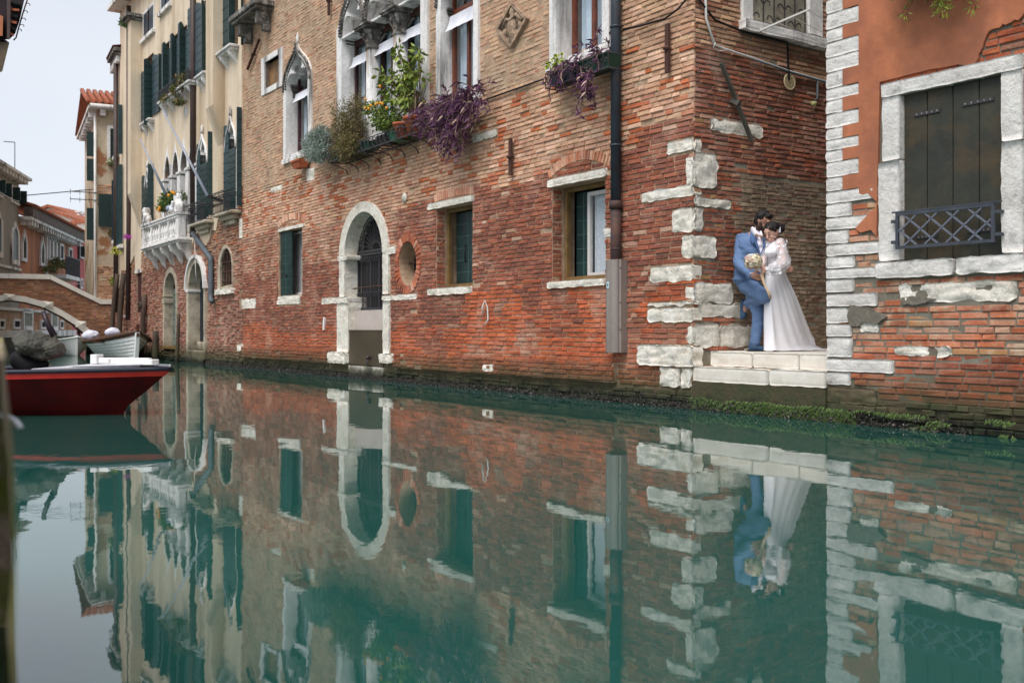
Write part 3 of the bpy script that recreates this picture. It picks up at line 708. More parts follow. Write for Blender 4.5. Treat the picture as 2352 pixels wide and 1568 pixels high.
# rope moulding along the ogee heads
def moulding(pts, y, parent, r=.03, mat=m_stone_dk):
    mb = MB(); P = [(p[0], y, p[1]) for p in pts]; mb.tube(P, r, 6)
    for i in range(len(P) - 1):
        a, b = Vector(P[i]), Vector(P[i + 1]); n = max(1, int((b - a).length / .05))
        for k in range(n): q = a.lerp(b, (k + .5) / n); mb.box(q.x - .014, q.x + .014, y - r - .014, y, q.z - .014, q.z + .014)
    return mb.build('arch_moulding', mat, parent)
moulding([(x, z) for x, z in ogee(-13.2, -11.65, 6.4, .97, 12)], -.06, PA); moulding(ogee(-13.07, -11.79, 6.42, .8, 12), -.055, PA, .016)
mb = MB(); mb.lathe([(.045, 0), (.03, .06), (.05, .12), (.02, .2), (0, .26)], (-12.425, -.02, 7.36), 8); mb.build('finial', m_stone_w, PA)
moulding(ogee(-6.13, -4.84, 6.45, .97, 10), -.06, PA)
for i in range(3): moulding(ogee(TX[i], TX[i + 1], 6.9, 1.1, 12), -.06, PA, .035); moulding(ogee(TX[i] + .06, TX[i + 1] - .06, 6.9, .86, 12), -.055, PA, .018)
capital(-13.145, .2, 6.27, 6.56, .09, PA, m_stone_dk, True); capital(-11.71, .2, 6.27, 6.56, .09, PA, m_stone_dk, True)
for x in (-6.08, -4.88): capital(x, .2, 6.19, 6.44, .08, PA, m_stone_dk, True)
# three light window: two columns, jambs
mb = MB()
G3top = [(-10.27, 6.86), (-6.46, 6.86)] + [(-6.46, 6.88)] + [p for p in G3O[3:-1]] + [(-10.27, 6.88)]
mb.prism([(-10.27, 4.62), (-10.07 + .04, 4.62), (-10.03, 6.86), (-10.27, 6.86)], [], -.05, .4); mb.prism([(-6.71, 4.62), (-6.46, 4.62), (-6.46, 6.86), (-6.71, 6.86)], [], -.05, .4)
inn = [trefoil(TX[i] + .06, TX[i + 1] - .06, 6.9, .86) for i in range(3)]
mb.prism([(-10.27, 6.861), (-6.46, 6.861), (-6.46, 7.1)] + [q for q in G3O[3:-1]] + [(-10.27, 7.1)], [[(p[0], p[1]) for p in g] for g in inn], -.05, .4)
mb.build('window_surround', m_stone_w, PA)
capital(-10.17, .2, 6.6, 6.88, .1, PA, m_stone_dk, True); capital(-6.56, .2, 6.6, 6.88, .1, PA, m_stone_dk, True)
for x in TX[1:3]:
    mb = MB(); mb.box(x - .2, x + .2, -.06, .34, 4.7, 4.8); mb.lathe([(.2, .1), (.21, .14), (.17, .18), (.19, .22), (.155, .26), (.15, .9), (.14, 1.72)], (x, .14, 4.7), 16); mb.build('column', m_stone_w, PA)
    capital(x, .14, 6.41, 6.87, .14, PA, m_stone_dk)
stone('window_sill', -10.35, -6.4, 4.58, 4.7, PA, m_stone_w, proud=.09, depth=.5, rough=.004)
stone('window_sill', -13.3, -11.56, 4.76, 4.86, PA, m_stone_w, proud=.08, depth=.5, rough=.01, rag=.006)
stone('window_sill', -6.22, -4.75, 4.66, 4.8, PA, m_stone_w, proud=.07, depth=.5, rough=.008)
def casements(x0, x1, z0, zm, z1, y, parent, wood, cols=2, arch=None):
    w = frame(x0, x1, z0, zm, y, .07, .06, wood, parent, bars=[x0 + (x1 - x0) * .5]) ; n = cols
    curtain(x0 + .06, x1 - .06, z0, zm, y + .13, m_curtain, w, k=1.1); pane(x0 + .07, x1 - .07, z0 + .07, zm - .07, y + .03, w)
    t = frame(x0, x1, zm + .005, z1, y, .05, .06, wood, parent, 'fanlight_frame'); pane(x0 + .05, x1 - .05, zm + .05, z1 - .05, y + .03, t, m_glass)
    mb = MB(); mb.box(x0, x1, y + .35, y + .37, z0, z1); mb.build('interior', m_dark, w)  # dark backing sheet, colour stands in for the dim room
    return w
def blind(x0, x1, z0, z1, y, parent):
    mb = MB(); n = 12; m = 5; vs = []
    for k in range(m + 1):
        for i in range(n + 1): vs.append((x0 + (x1 - x0) * i / n, y - .1 * (1 - k / m) ** 2 - .02 + .012 * noise.noise(Vector((i * .6, k, x0))), z0 + (z1 - z0) * k / m + (.02 * noise.noise(Vector((i * .5, 3, x0))) if k == 0 else 0)))
    mb.smooth = True; mb.add(vs, [(k * (n + 1) + i, k * (n + 1) + i + 1, (k + 1) * (n + 1) + i + 1, (k + 1) * (n + 1) + i) for k in range(m) for i in range(n)])
    return mb.build('canvas_blind', m_blind, parent)
casements(-12.98, -11.85, 4.92, 6.35, 7.15, .2, PA, m_darkred); blind(-12.98, -11.82, 6.12, 6.34, .17, PA)
for i in range(3):
    casements(TX[i] + .05, TX[i + 1] - .05, 4.72, 6.8, 7.75, .24, PA, m_darkred if i == 0 else M('brown wood', C(84, 52, 40), C(66, 40, 34), rough=.5)); blind(TX[i] + .1, TX[i + 1] - .1, 6.25, 6.5, .2, PA)
casements(-5.98, -4.97, 4.82, 6.35, 7.2, .17, PA, m_redwood); blind(-5.95, -4.99, 6.0, 6.28, .12, PA)
# rectangular window on the right with its white surround
mb = MB(); mb.prism(W4O, [W4I], -.06, .4); mb.build('window_surround', m_stone_w, PA, bevel=.006)
stone('window_sill', -2.92, -1.46, 4.66, 4.78, PA, m_stone_w, proud=.1, depth=.5, rough=.01, rag=.008)
casements(-2.66, -1.7, 4.78, 6.2, 6.28, .2, PA, m_redwood)
# bricked niche with white frame
mb = MB(); mb.prism(NIO, [NII], -.03, .12); mb.build('niche_frame', m_stone_w, PA, bevel=.006)
mb = MB(); mb.prism(NII, [], .11, .13); mb.build('niche_infill', M('rusty plaster infill', C(150, 112, 72), C(110, 88, 72), sc=2.5, bump=.5, bsc=20), PA)
# carved lozenge relief
m_relief = M('carved relief stone', C(188, 160, 134), C(132, 110, 94), sc=8, bump=1, bsc=26, bdist=.03, vary=.25)
mb = MB(); inr = [(-3.845 + (p[0] + 3.845) * .84, 5.59 + (p[1] - 5.59) * .84) for p in REL]; mb.prism(REL, [inr], -.07, .02); rf = mb.build('relief_panel', m_relief, PA, bevel=.012)
mb = MB(); mb.prism(inr, [], -.01, .02); mb.build('relief_ground', m_stone_dk, rf)
mb = MB(); mb.lathe([(0, -.3), (.06, -.26), (.09, -.1), (.12, .0), (.1, .1), (.05, .17), (.07, .22), (.05, .28), (0, .3)], (-3.85, -.03, 5.57), 10, 1, .5)
for q in ((-4.02, 5.66), (-3.68, 5.66), (-4.06, 5.52), (-3.64, 5.56), (-3.95, 5.4), (-3.75, 5.42), (-3.84, 5.8)): mb.lathe([(0, -.09), (.05, -.05), (.065, 0), (.05, .05), (0, .09)], (q[0], -.02, q[1]), 8, 1, .6)
mb.tube([(-4.1, -.03, 5.6), (-3.98, -.05, 5.7), (-3.85, -.06, 5.66), (-3.72, -.05, 5.72), (-3.58, -.03, 5.6)], .035); mb.tube([(-3.95, -.03, 5.42), (-3.9, -.05, 5.52), (-3.8, -.05, 5.5), (-3.74, -.03, 5.36)], .03)
mb.build('relief_figure', m_relief, rf)
# iron wall anchors, vents, pipes, cables
def anchor(a, b, mat=m_rust, w=.06):
    mb = MB(); mb.beam((a[0], -.07, a[1]), (b[0], -.07, b[1]), w, .04); c = ((a[0] + b[0]) / 2, (a[1] + b[1]) / 2)
    mb.lathe([(0, -.04), (.04, -.02), (.045, 0), (.04, .02), (0, .04)], (c[0], -.09, c[1]), 8); mb.beam((c[0], -.08, c[1]), (c[0], .05, c[1]), .03); return mb.build('wall_anchor', mat, PA)
anchor((-3.84, 3.86), (-3.84, 3.3)); anchor((-.38, 4.72), (-.38, 4.12)); anchor((-10.61, 8.1), (-10.61, 7.5)); anchor((-14.74, 8.0), (-15.59, 7.45))
mb = MB(); mb.lathe([(0, 0), (.075, 0), (.085, .012), (.085, .03)], (0, 0, 0), 20); mb.xf(Matrix.Translation((-7.34, -.01, 3.35)) @ Matrix.Rotation(pi / 2, 4, 'X'))
vt = mb.build('wall_vent', m_stone, PA)
PX = -1.33
mb = MB(); mb.tube([(PX, -.1, 2.62), (PX, -.1, 7.5)], .068, 14); dp = mb.build('downpipe', m_pipe, PA)
mb = MB(); mb.tube([(PX, -.1, 1.7), (PX, -.1, 2.56)], .07, 14); mb.lathe([(.07, 0), (.088, .0), (.088, .07), (.078, .09), (.078, .1)], (PX, -.1, 2.54), 16); mb.lathe([(.07, 0), (.075, .0), (.075, .02), (.07, .02)], (PX, -.1, 2.0), 16)
mb.build('cast_iron_pipe', M('rusty cast pipe', C(92, 62, 52), C(58, 50, 52), sc=5, rough=.7, bump=.4, c3=C(60, 62, 70), sc3=4), dp)
mb = MB()
for z in (3.35, 4.9): mb.lathe([(.07, 0), (.078, .0), (.078, .03), (.07, .03)], (PX, -.1, z), 16)
mb.build('pipe_collar', m_pipe, dp)
mb = MB(); x0, x1 = -1.5, -1.2
mb.add([(x, y, z) for z in (.66, 1.87) for x, y in ((x0, 0), (x0 + .0, -.13), (x0 + .09, -.19), (x0 + .2, -.19), (x1, -.12), (x1, 0))], [(0, 1, 7, 6), (1, 2, 8, 7), (2, 3, 9, 8), (3, 4, 10, 9), (4, 5, 11, 10), (6, 7, 8, 9, 10, 11)])
mb.box(x1 - .05, x1 - .02, -.16, -.1, .66, 1.87)
ch = mb.build('pipe_guard', m_channel, PA)
mb = MB(); mb.box(-1.4, -1.355, -.196, -.1935, 1.5, 1.58); st = mb.build('sticker', M('sticker white', C(196, 216, 224), bump=0, vary=0), ch)
mb = MB(); mb.prism(arc(-1.377, 1.54, .011, .024, 0, 360, 12)[:-1], [], -.198, -.1961); mb.build('sticker_mark', M('sticker blue', C(30, 90, 120), bump=0, vary=0), st)
mb = MB()
for z in (.95, 1.3, 1.75): mb.lathe([(0, 0), (.013, 0), (.013, .012), (0, .015)], (x1 - .01, -.12, z), 6)
mb.build('guard_bolt', m_rust, ch)
def sag(a, b, s, n=10): a = Vector(a); b = Vector(b); return [tuple(a.lerp(b, i / n) + Vector((0, 0, -s * 4 * (i / n) * (1 - i / n)))) for i in range(n + 1)]
mb = MB(); mb.tube([(-6.4, -.03, 4.58), (-4.7, -.03, 4.6), (-3.06, -.03, 4.6)], .014); mb.tube([(-1.66, -.04, 4.82), (-1.5, -.05, 4.9), (-1.42, -.05, 4.98)], .013)
mb.tube([(-1.24, -.05, 4.87), (-.9, -.06, 4.83), (-.45, -.06, 4.8), (-.2, -.06, 4.86), (-.03, -.05, 4.97), (.04, .05, 4.93), (.06, .3, 4.72), (.06, .8, 4.66), (.06, 1.61, 4.66), (.06, 1.63, 4.3), (.07, 1.63, 4.18)], .014)
mb.build('black_cable', m_black, PA)
mb = MB(); mb.tube([(.05, .12, 5.6), (.05, .16, 4.72), (.05, .3, 4.42), (.05, .45, 4.4), (.05, 1.0, 4.36), (.05, 1.6, 4.3), (.05, 3, 4.24)], .016); mb.tube([(.07, .3, 4.44), (.07, .26, 4.38), (.07, .36, 4.35), (.07, .5, 4.38)], .006)
mb.build('white_cable', m_whitecable, PA)
mb = MB(); mb.tube([(.06, 1.0, 4.345), (.06, 1.7, 4.28), (.06, 3, 4.22)], .014); mb.tube([(.06, 2.2, 4.25), (.06, 2.2, 4.02), (.07, 2.12, 3.96)], .013); mb.build('grey_conduit', m_zinc, PA)
mb = MB()
for k in range(-5, 6): mb.box(0, .02, -.09 * math.sqrt(1 - (k / 6) ** 2), .09 * math.sqrt(1 - (k / 6) ** 2), k * .017 - .004, k * .017 + .004)
mb.tube([(.012, .1 * cos(q), .1 * sin(q)) for q in [k * pi / 10 for k in range(20)]], .011, 6, closed=True); mb.xf(Matrix.Translation((.04, 1.66, 4.16)))
mb.build('round_vent_grille', M('cream plastic', C(206, 188, 150), bump=0, vary=.05), PA)
mb = MB(); mb.lathe([(0, 0), (.035, 0), (.04, .05), (0, .06)], (.08, 2.1, 3.9), 10); mb.build('lamp_cap', M('yellowed plastic', C(180, 176, 120), bump=0, vary=.05), PA)
mb = MB(); mb.beam((.09, .38, 4.2), (.09, .92, 3.3), .05, .035); mb.beam((.03, .62, 3.8), (.12, .66, 3.74), .07); mb.build('wall_anchor', m_greybar, PA)
# window on the alley side with a scrolled grille
def side(mb, s=0): return mb.xf(Matrix.Rotation(pi / 2, 4, 'Z'), s)
for _q in ((.8, .99), (2.05, 2.33)): mb = MB(); mb.box(_q[0], _q[1], -.05, .2, 4.82, 6.4); side(mb); mb.build('window_jamb', m_stone_w, PA, bevel=.008)
stone('window_sill', .76, 2.5, 4.68, 4.815, PA, m_stone_w, proud=.14, ang=pi / 2, org=(0, 0), rough=.008, rag=.008)
mb = MB(); mb.box(.99, 2.05, .1, .12, 4.82, 6.4); side(mb); sb = mb.build('window', M('blue grey shutter board', C(84, 96, 106), C(66, 78, 90), streak=True, bump=.1), PA)
mb = MB(); mb.box(1.2, 1.32, .08, .1, 4.82, 6.4); mb.box(1.74, 1.86, .08, .1, 4.82, 6.4); side(mb); mb.build('window_mullion', M('varnished orange wood', C(142, 84, 36), C(120, 66, 30), bump=.1), sb)
mb = MB()
for i in range(6):
    x = 1.02 + i * .2; mb.beam((x, .0, 4.84), (x, .0, 6.4), .016)
for k in range(8):
    for i in range(5):
        x = 1.12 + i * .2; z = 4.92 + k * .19; sg = 1 if (i + k) % 2 else -1
        mb.tube([(x + sg * (.08 - .018 * q) * cos(q * .9), 0, z + (.08 - .018 * q) * sin(q * .9)) for q in [t * .45 for t in range(9)]], .008, 4)
side(mb); mb.build('window_grille', m_iron, PA)
mb = MB(); mb.beam((.05, 1.0, 4.68), (.75, 1.22, 4.84), .022); mb.beam((.05, 2.6, 4.6), (.75, 2.6, 4.75), .022)
for k in (.3, .5, .72): mb.tube(sag((k, 1.1 + k * .15, 4.74 + k * .12), (k, 2.6, 4.6 + k * .1), .03), .004, 4)
mb.build('washing_line', m_whitecable, PA)
mb = MB(); mb.tube([(-4.62, -.06, 1.2), (-4.6, -.1, 1.3), (-4.58, -.06, 1.42), (-4.55, -.03, 1.3), (-4.5, -.05, 1.12), (-4.56, -.08, 1.02)], .012); mb.tube([(-4.6, -.06, 1.38), (-4.74, -.05, 1.1)], .006); mb.build('wall_hook', m_whitecable, PA)
mb = MB(); mb.prism([(-11.0, .95), (-10.93, .95), (-10.9, 1.2), (-10.96, 1.22)], [], -.045, 0); mb.build('marble_chip', m_stone_w, PA)
# corner balcony of the upper left window (only its underside shows)
mb = MB(); mb.box(-15.75, -13.9, -.5, 0, 8.58, 8.72); mb.box(-15.7, -13.95, -.45, 0, 8.5, 8.58)
for x in (-15.45, -14.2): mb.box(x - .08, x + .08, -.35, 0, 8.2, 8.5); mb.box(x - .08, x + .08, -.2, 0, 8.05, 8.2)
mb.build('balcony_slab', m_stone_dk, PA, bevel=.02)

# ------------------------------------------------------------------ alley steps and paving
ST = thing('stone_steps', 'worn white stone steps leading from the alley down to the canal', 'steps', FA, (.98, .3, 0))
stone('lower_step', .005, 1.18, .34, .512, ST, m_slab, proud=.02, depth=.6, rough=.003, rag=.002); stone('lower_step', 1.19, 1.955, .345, .52, ST, m_slab, proud=.02, depth=.6, rough=.003, rag=.002)
stone('upper_step', .12, .78, .522, .69, ST, m_slab, proud=.0, depth=.8, y=.16, rough=.012, rag=.01); stone('upper_step', .79, 1.45, .522, .69, ST, m_slab, proud=.0, depth=.8, y=.16, rough=.006); stone('upper_step', 1.46, 1.955, .522, .69, ST, m_slab, proud=.0, depth=.8, y=.16, rough=.006)
mb = MB(); mb.box(.003, 1.957, -.03, .18, -1, .335); mb.build('step_footing', M('mossy footing', C(88, 78, 62), C(60, 54, 44), sc=5, bump=.8, bsc=20, bdist=.03, algae=(.3, .2)), ST)
mb = MB(); mb.box(.003, 1.957, .14, .3, .2, .515); mb.build('step_core', m_mortar, ST)
mb = MB(); mb.box(.004, 1.956, .28, 9.5, .2, .694); mb.build('alley_pavement', m_slab, F=FA, kind='structure')
# ------------------------------------------------------------------ survey sheets: enlarged details -> survey image
SH = {'a': (280, 0, 6.03), 'b': (280, 240, 6.03), 'c': (320, 460, 6.533), 'd': (240, 600, 5.226), 'e': (0, 440, 5.228), 'f': (0, 660, 6.533), '1': (0, 0, 3.408), '2': (0, 400, 3.408), '9': (1720, 0, 2.8), 't': (0, 0, 7.84)}
def zz(n, x, y): a, b, k = SH[n]; return (a + x / k) * .9408, (b + y / k) * .9408
def fp(F, n, x, y, off=0): p = zz(n, x, y); return F.px(p[0], p[1], off)

# ------------------------------------------------------------------ orange plastered house on the right
PB = thing('orange_house', 'orange plastered house on the right with toothed white corner stones and closed shutters', 'building', FB, (0, 0, 0))
teeth = [(4.38, 4.23), (4.065, 3.93), (3.62, 3.45), (3.33, 3.19), (3.04, 2.92), (2.81, 2.69), (2.53, 2.385)]
tz = []; z = 4.38
teeth = [(6.9 - .34 * i, 6.9 - .34 * i - .14) for i in range(7, -1, -1)][::-1][:7] + teeth
teeth = [t for t in sorted(teeth, reverse=True)]
# plaster sheet: its left edge follows the teeth, its foot is broken off raggedly
left = [(.40, 7.5)]
for a, b in teeth: left += [(.40, a), (.21, a), (.21, b), (.40, b)]
left += [(.41, 2.3), (.5, 2.32), (.63, 2.2), (.5, 2.1), (.36, 1.98), (.42, 1.93), (.54, 1.95), (.6, 1.88)]
WB = rect(.86, 1.88, 1.6, 3.23)
WBO = [(.615, 1.46), (2.06, 1.46), (2.06, 3.34), (.69, 3.36), (.64, 2.9)]
_mid =  [(.62, 1.9), (.64, 3.4), (1.2, 3.41), fp(FB, '9', 1860, 440), fp(FB, '9', 1900, 350), fp(FB, '9', 1960, 215), fp(FB, '9', 2100, 160), fp(FB, '9', 2184, 115), (2.3, 4.0), (2.5, 4.1)]
plaster = left + [q for i in range(1, len(_mid)) for q in [(_mid[i][0], _mid[i][1])] + [(_mid[i][0] * (1 - t) + _mid[(i + 1) % len(_mid)][0] * t + .035 * noise.noise(Vector((i * 3 + t * 9, 1, 0))), _mid[i][1] * (1 - t) + _mid[(i + 1) % len(_mid)][1] * t + .03 * noise.noise(Vector((5, i * 3 + t * 9, 0)))) for t in (.2, .4, .6, .8) if 1 < i < len(_mid) - 1]] + [(3.6, 4.1), (3.6, 7.5)]
mb = MB(); mb.prism(plaster, [], -.032, 0); mb.build('plaster_coat', m_orange, PB, bevel=.006)
pl2 = [(2.07, 3.2), (2.1, 2.0), (2.05, 1.55), (2.12, 1.5), (2.3, 1.6), (3.6, 1.55), (3.6, 3.3), (2.5, 3.4), (2.2, 3.34)]
mb = MB(); mb.prism(pl2, [], -.03, 0); mb.build('plaster_coat', m_orange, PB, bevel=.006)
mb = MB(); mb.prism([(0, -1.2), (3.6, -1.2), (3.6, 7.5), (0, 7.5)], [WB], 0, .3, sides=False); mb.prism(WB, [], 0, .3, front=False)
mb.add([(0, 0, -1.2), (0, 8, -1.2), (0, 8, 7.5), (0, 0, 7.5)], [(3, 2, 1, 0)]); mb.add([(3.6, 0, -1.2), (3.6, 8, -1.2), (3.6, 8, 7.5), (3.6, 0, 7.5)], [(0, 1, 2, 3)]); mb.add([(0, 0, 7.5), (3.6, 0, 7.5), (3.6, 8, 7.5), (0, 8, 7.5)], [(0, 1, 2, 3)])
mb.build('wall', m_mortar_g, PB, fix=False)
# corner stones read off one by one: (z top, z bottom, width)
qb = []
Z9 = lambda y: 3.93 - (y - 270) * .0015
prev = 6.95
for i, (a, b) in enumerate(teeth):
    gap = prev - a
    n = max(1, round(gap / .15))
    for k in range(n): qb.append((prev - gap * k / n, prev - gap * (k + 1) / n, .405))
    qb.append((a, b, .21)); prev = b
Z10 = lambda y: 2.256 - .001552 * y
ys = [(0, 90, .30), (92, 175, .60), (178, 268, .27), (270, 350, .64), (353, 430, .34), (434, 500, .60), (505, 592, .33), (598, 686, .60), (692, 796, .27), (800, 884, .30), (888, 1022, .31), (1028, 1115, .78), (1120, 1204, .29)]
for y0, y1, wd in [(-130, -85, .3), (-82, -3, .62)] + ys: qb.append((Z10(y0), Z10(y1), wd))
for i, (a, b, wd) in enumerate(qb): stone('corner_stone', .0, wd, b + .003, a - .003, PB, m_quoin, proud=.03, seed=i, rough=.007 if i % 3 else .014, rag=.004)
stone('corner_stone', .02, .6, .20, .37, PB, M('brown base stone', C(120, 104, 84), C(92, 80, 66), sc=6, bump=1, bsc=20, algae=(.2, .2)), proud=.03, seed=99, rough=.02, rag=.01)
extra = [(.86, 2.0, 1.21, 1.40), (.80, 1.38, .70, .80), (.40, .62, .93, 1.02)]
for a, b, c, d in extra: stone('wall_stone', a, b, c, d, PB, m_stone, proud=.02, seed=int(a * 50), rough=.03, rag=.02)
def ragged_poly(p, a=.025, n=6, sd=0):
    out = []
    for i in range(len(p)):
        q, r = p[i], p[(i + 1) % len(p)]
        for k in range(n):
            t = k / n; x, z = q[0] * (1 - t) + r[0] * t, q[1] * (1 - t) + r[1] * t
            out.append((x + a * noise.noise(Vector((x * 14, z * 14, sd))), z + a * noise.noise(Vector((x * 14, z * 14, sd + 9)))))
    return out
mb = MB(); mb.prism(ragged_poly([(.28, 1.2), (.45, 1.19), (.62, 1.13), (.72, 1.08), (.60, 1.02), (.45, 1.03), (.34, .98), (.27, 1.03)]), [], -.03, 0); mb.prism(ragged_poly([(.88, 1.27), (1.1, 1.28), (1.22, 1.24), (1.05, 1.19), (.9, 1.2)]), [], -.028, 0, sides=True)
mb.build('cement_patch', m_cement, PB, kind='stuff')
def colB(x, z, rr):
    n = noise.noise(Vector((x * 1.7, z * 1.7, 21)))
    if z > 3.3: return J(ORD + [C(120, 104, 90)], rr, .15, .7)
    if z > .75: return J(ORD + PINK0 + ORD + TAN0[:1] + YEL[1:], rr, .1, .54 + .14 * n)
    return J(ORD + RED + DRED[:2], rr, .12, .76)
bb = [rect(0, wd, b, a) for a, b, wd in qb] + [rect(a, b, c, d) for a, b, c, d in extra] + [plaster, pl2, WBO, rect(0, .6, .18, .37)]
bl = lay(.02, 3.58, .26, 6.9, bb, colB, FB, seed=31, ch=.066, L=.26, miss=.015, prot=(.0, .018))
bl += lay(.0, 3.58, -.2, .26, [], lambda x, z, rr: J([C(82, 70, 54), C(70, 58, 48)], rr, .2), FB, seed=32, prot=(.0, .04), miss=.05, wob=.02)
place_bricks(bl, PB)
# window: stone surround, closed boards, strap hinges, lattice guard
stone('window_lintel', .66, 2.06, 3.235, 3.37, PB, m_quoin, proud=.05, depth=.3, seed=3, rough=.006, rag=.003)
stone('window_jamb', .63, .865, 1.63, 2.6, PB, m_quoin, proud=.045, depth=.3, seed=4, rough=.012, rag=.004); stone('window_jamb', .67, .865, 2.61, 3.23, PB, m_quoin, proud=.045, depth=.3, seed=8, rough=.006, rag=.003)
stone('window_jamb', 1.87, 2.06, 2.62, 3.23, PB, m_quoin, proud=.05, depth=.3, seed=5, rough=.006); stone('window_jamb', 1.87, 2.07, 1.63, 2.61, PB, m_quoin, proud=.05, depth=.3, seed=6, rough=.014, rag=.004)
stone('window_sill', .61, 1.42, 1.46, 1.62, PB, m_quoin, proud=.07, depth=.3, seed=7, rough=.016, rag=.008); stone('window_sill', 1.46, 2.1, 1.46, 1.62, PB, m_quoin, proud=.07, depth=.3, seed=9, rough=.02, rag=.012)
for i, (a, b) in enumerate(((.87, 1.11), (1.115, 1.37), (1.375, 1.625), (1.63, 1.875))):
    mb = MB(); mb.bbox(a, b - .003, .03, .07, 1.62, 3.235, .006); mb.build('shutter_board', m_oldgreen, PB)
for x0, x1, z in ((.98, 1.25, 3.02), (1.47, 1.77, 3.03), (1.0, 1.22, 1.84), (1.52, 1.75, 1.86)):
    mb = MB(); mb.box(x0, x1, .018, .03, z - .017, z + .017); h = mb.build('strap_hinge', m_iron, PB)
    mb = MB()
    for i in range(5): mb.lathe([(0, -.011), (.009, 0), (0, .011)], (x0 + .03 + (x1 - x0 - .06) * i / 4, .018, z), 6)
    mb.build('hinge_rivet', m_channel, h)
mb = MB(); gx0, gx1, gz0, gz1, gy = .86, 1.84, 1.73, 2.08, -.09
mb.prism(rect(gx0, gx1, gz0, gz1), [rect(gx0 + .03, gx1 - .03, gz0 + .03, gz1 - .03)], gy - .012, gy + .012, back=True)
for z in (1.8, 2.0): mb.box(gx0 - .05, gx0 + .001, gy - .01, gy + .01, z - .015, z + .015); mb.box(gx1 - .001, gx1 + .06, gy - .01, gy + .01, z - .015, z + .015); mb.box(gx0 - .05, gx0 - .03, gy, 0, z - .012, z + .012); mb.box(gx1 + .04, gx1 + .06, gy, 0, z - .012, z + .012)
mb.box(gx0 - .04, gx1 + .06, gy - .014, gy + .014, gz1 + .001, gz1 + .014)
gr = mb.build('window_guard', M('blue grey iron', C(62, 66, 76), C(52, 56, 64), rough=.5, bump=.1, spec=.5), PB)
mb = MB(); w_, h_ = gx1 - gx0 - .06, gz1 - gz0 - .06; X0, Z0 = gx0 + .03, gz0 + .03; p = .215; sl = h_ / (1.6 * p)
for k in range(-2, 6):
    for sgn in (1, -1):
        pts = []
        xs = X0 + k * p + (.06 if sgn > 0 else .06); 
        a = (xs, Z0) if sgn > 0 else (xs, Z0 + h_); b = (xs + 1.6 * p, Z0 + h_) if sgn > 0 else (xs + 1.6 * p, Z0)
        t0 = max(0, (X0 - a[0]) / (b[0] - a[0])); t1 = min(1, (X0 + w_ - a[0]) / (b[0] - a[0]))
        if t1 - t0 > .04: mb.beam((a[0] + (b[0] - a[0]) * t0, gy, a[1] + (b[1] - a[1]) * t0), (a[0] + (b[0] - a[0]) * t1, gy, a[1] + (b[1] - a[1]) * t1), .016)
mb.build('guard_lattice', M('lattice bar iron', C(98, 102, 114), rough=.5, bump=.1), gr)

# ------------------------------------------------------------------ cream stuccoed palace beyond
PY = thing('cream_palace', 'tall cream stuccoed palace with many dark green shutters and a white stone balcony', 'building', FY, (0, 0, 0))
XE = .08
D1 = [(-7.62, .42), (-6.0, .42), (-6.0, 2.05)] + bez((-6.0, 2.05), (-6.0, 2.6), (-6.4, 2.9), (-6.78, 2.92), 5)[1:] + bez((-6.78, 2.92), (-7.2, 2.85), (-7.62, 2.6), (-7.62, 2.05), 5)[1:]
D1I = [(-7.45, .42), (-6.1, .42), (-6.1, 2.05)] + bez((-6.1, 2.05), (-6.1, 2.5), (-6.4, 2.72), (-6.76, 2.74), 5)[1:] + bez((-6.76, 2.74), (-7.15, 2.7), (-7.45, 2.5), (-7.45, 2.05), 5)[1:]
D2 = [(-4.86, .1), (-3.0, .1), (-3.0, 2.12)] + arc(-3.93, 2.12, .93, .93, 0, 180, 14)[1:]
D2I = [(-4.62, .1), (-3.1, .1), (-3.1, 2.12)] + arc(-3.86, 2.12, .76, .76, 0, 180, 14)[1:]
GR = [(-1.92, 2.02), (-.66, 2.06), (-.68, 2.7)] + bez((-.68, 2.7), (-.75, 3.1), (-1.1, 3.2), (-1.3, 3.2), 4)[1:] + bez((-1.3, 3.2), (-1.6, 3.15), (-1.86, 3.0), (-1.88, 2.6), 4)[1:]
GRI = [(-1.24 + (p[0] + 1.28) * .82 + .06, 2.6 + (p[1] - 2.6) * .86) for p in GR]
SD1, SD2 = rect(-13.2, -12.55, 1.5, 2.86), rect(-11.45, -10.7, 1.52, 2.92)
def goth(xa, xb, z0, zs, H): return [(xa, z0), (xb, z0)] + ogee(xa, xb, zs, H, 6)
AR = []
for i, (c, zt) in enumerate(((-7.19, 6.42), (-6.23, 6.42), (-5.3, 6.42), (-4.4, 6.44))):
    AR.append([(c - .33, 4.0), (c + .33, 4.0), (c + .33, 5.75)] + bez((c + .33, 5.75), (c + .33, 6.1), (c + .14, 6.36), (c, 6.42), 5)[1:] + bez((c, 6.42), (c - .14, 6.36), (c - .33, 6.1), (c - .33, 5.75), 5)[1:])
ARO = [(-7.62, 3.95), (-3.95, 3.95), (-3.95, 5.8)]
for c in (-4.4, -5.3, -6.23, -7.19): ARO += [(c + .4, 6.1), (c + .1, 6.5), (c, 6.72), (c - .1, 6.5), (c - .4, 6.1)]
ARO += [(-7.62, 5.8)]
G2 = goth(-3.75, -2.75, 4.0, 5.6, .9); G3 = goth(-1.15, -.25, 4.0, 5.65, .9); G0 = goth(-9.9, -9.2, 4.0, 5.7, .7)
LW = rect(-9.9, -8.9, 7.9, 10.1); LO = [rect(c - .38, c + .38, 8.15, 10.0) for c in (-7.3, -6.3, -5.3, -4.3)]; RW = rect(-3.2, -2.9, 8.1, 10.2); RW2 = rect(-.75, -.2, 8.2, 10.6)
TW1, TW2 = rect(-10.2, -8.85, 10.9, 11.65), rect(-7.85, -6.8, 11.2, 12)
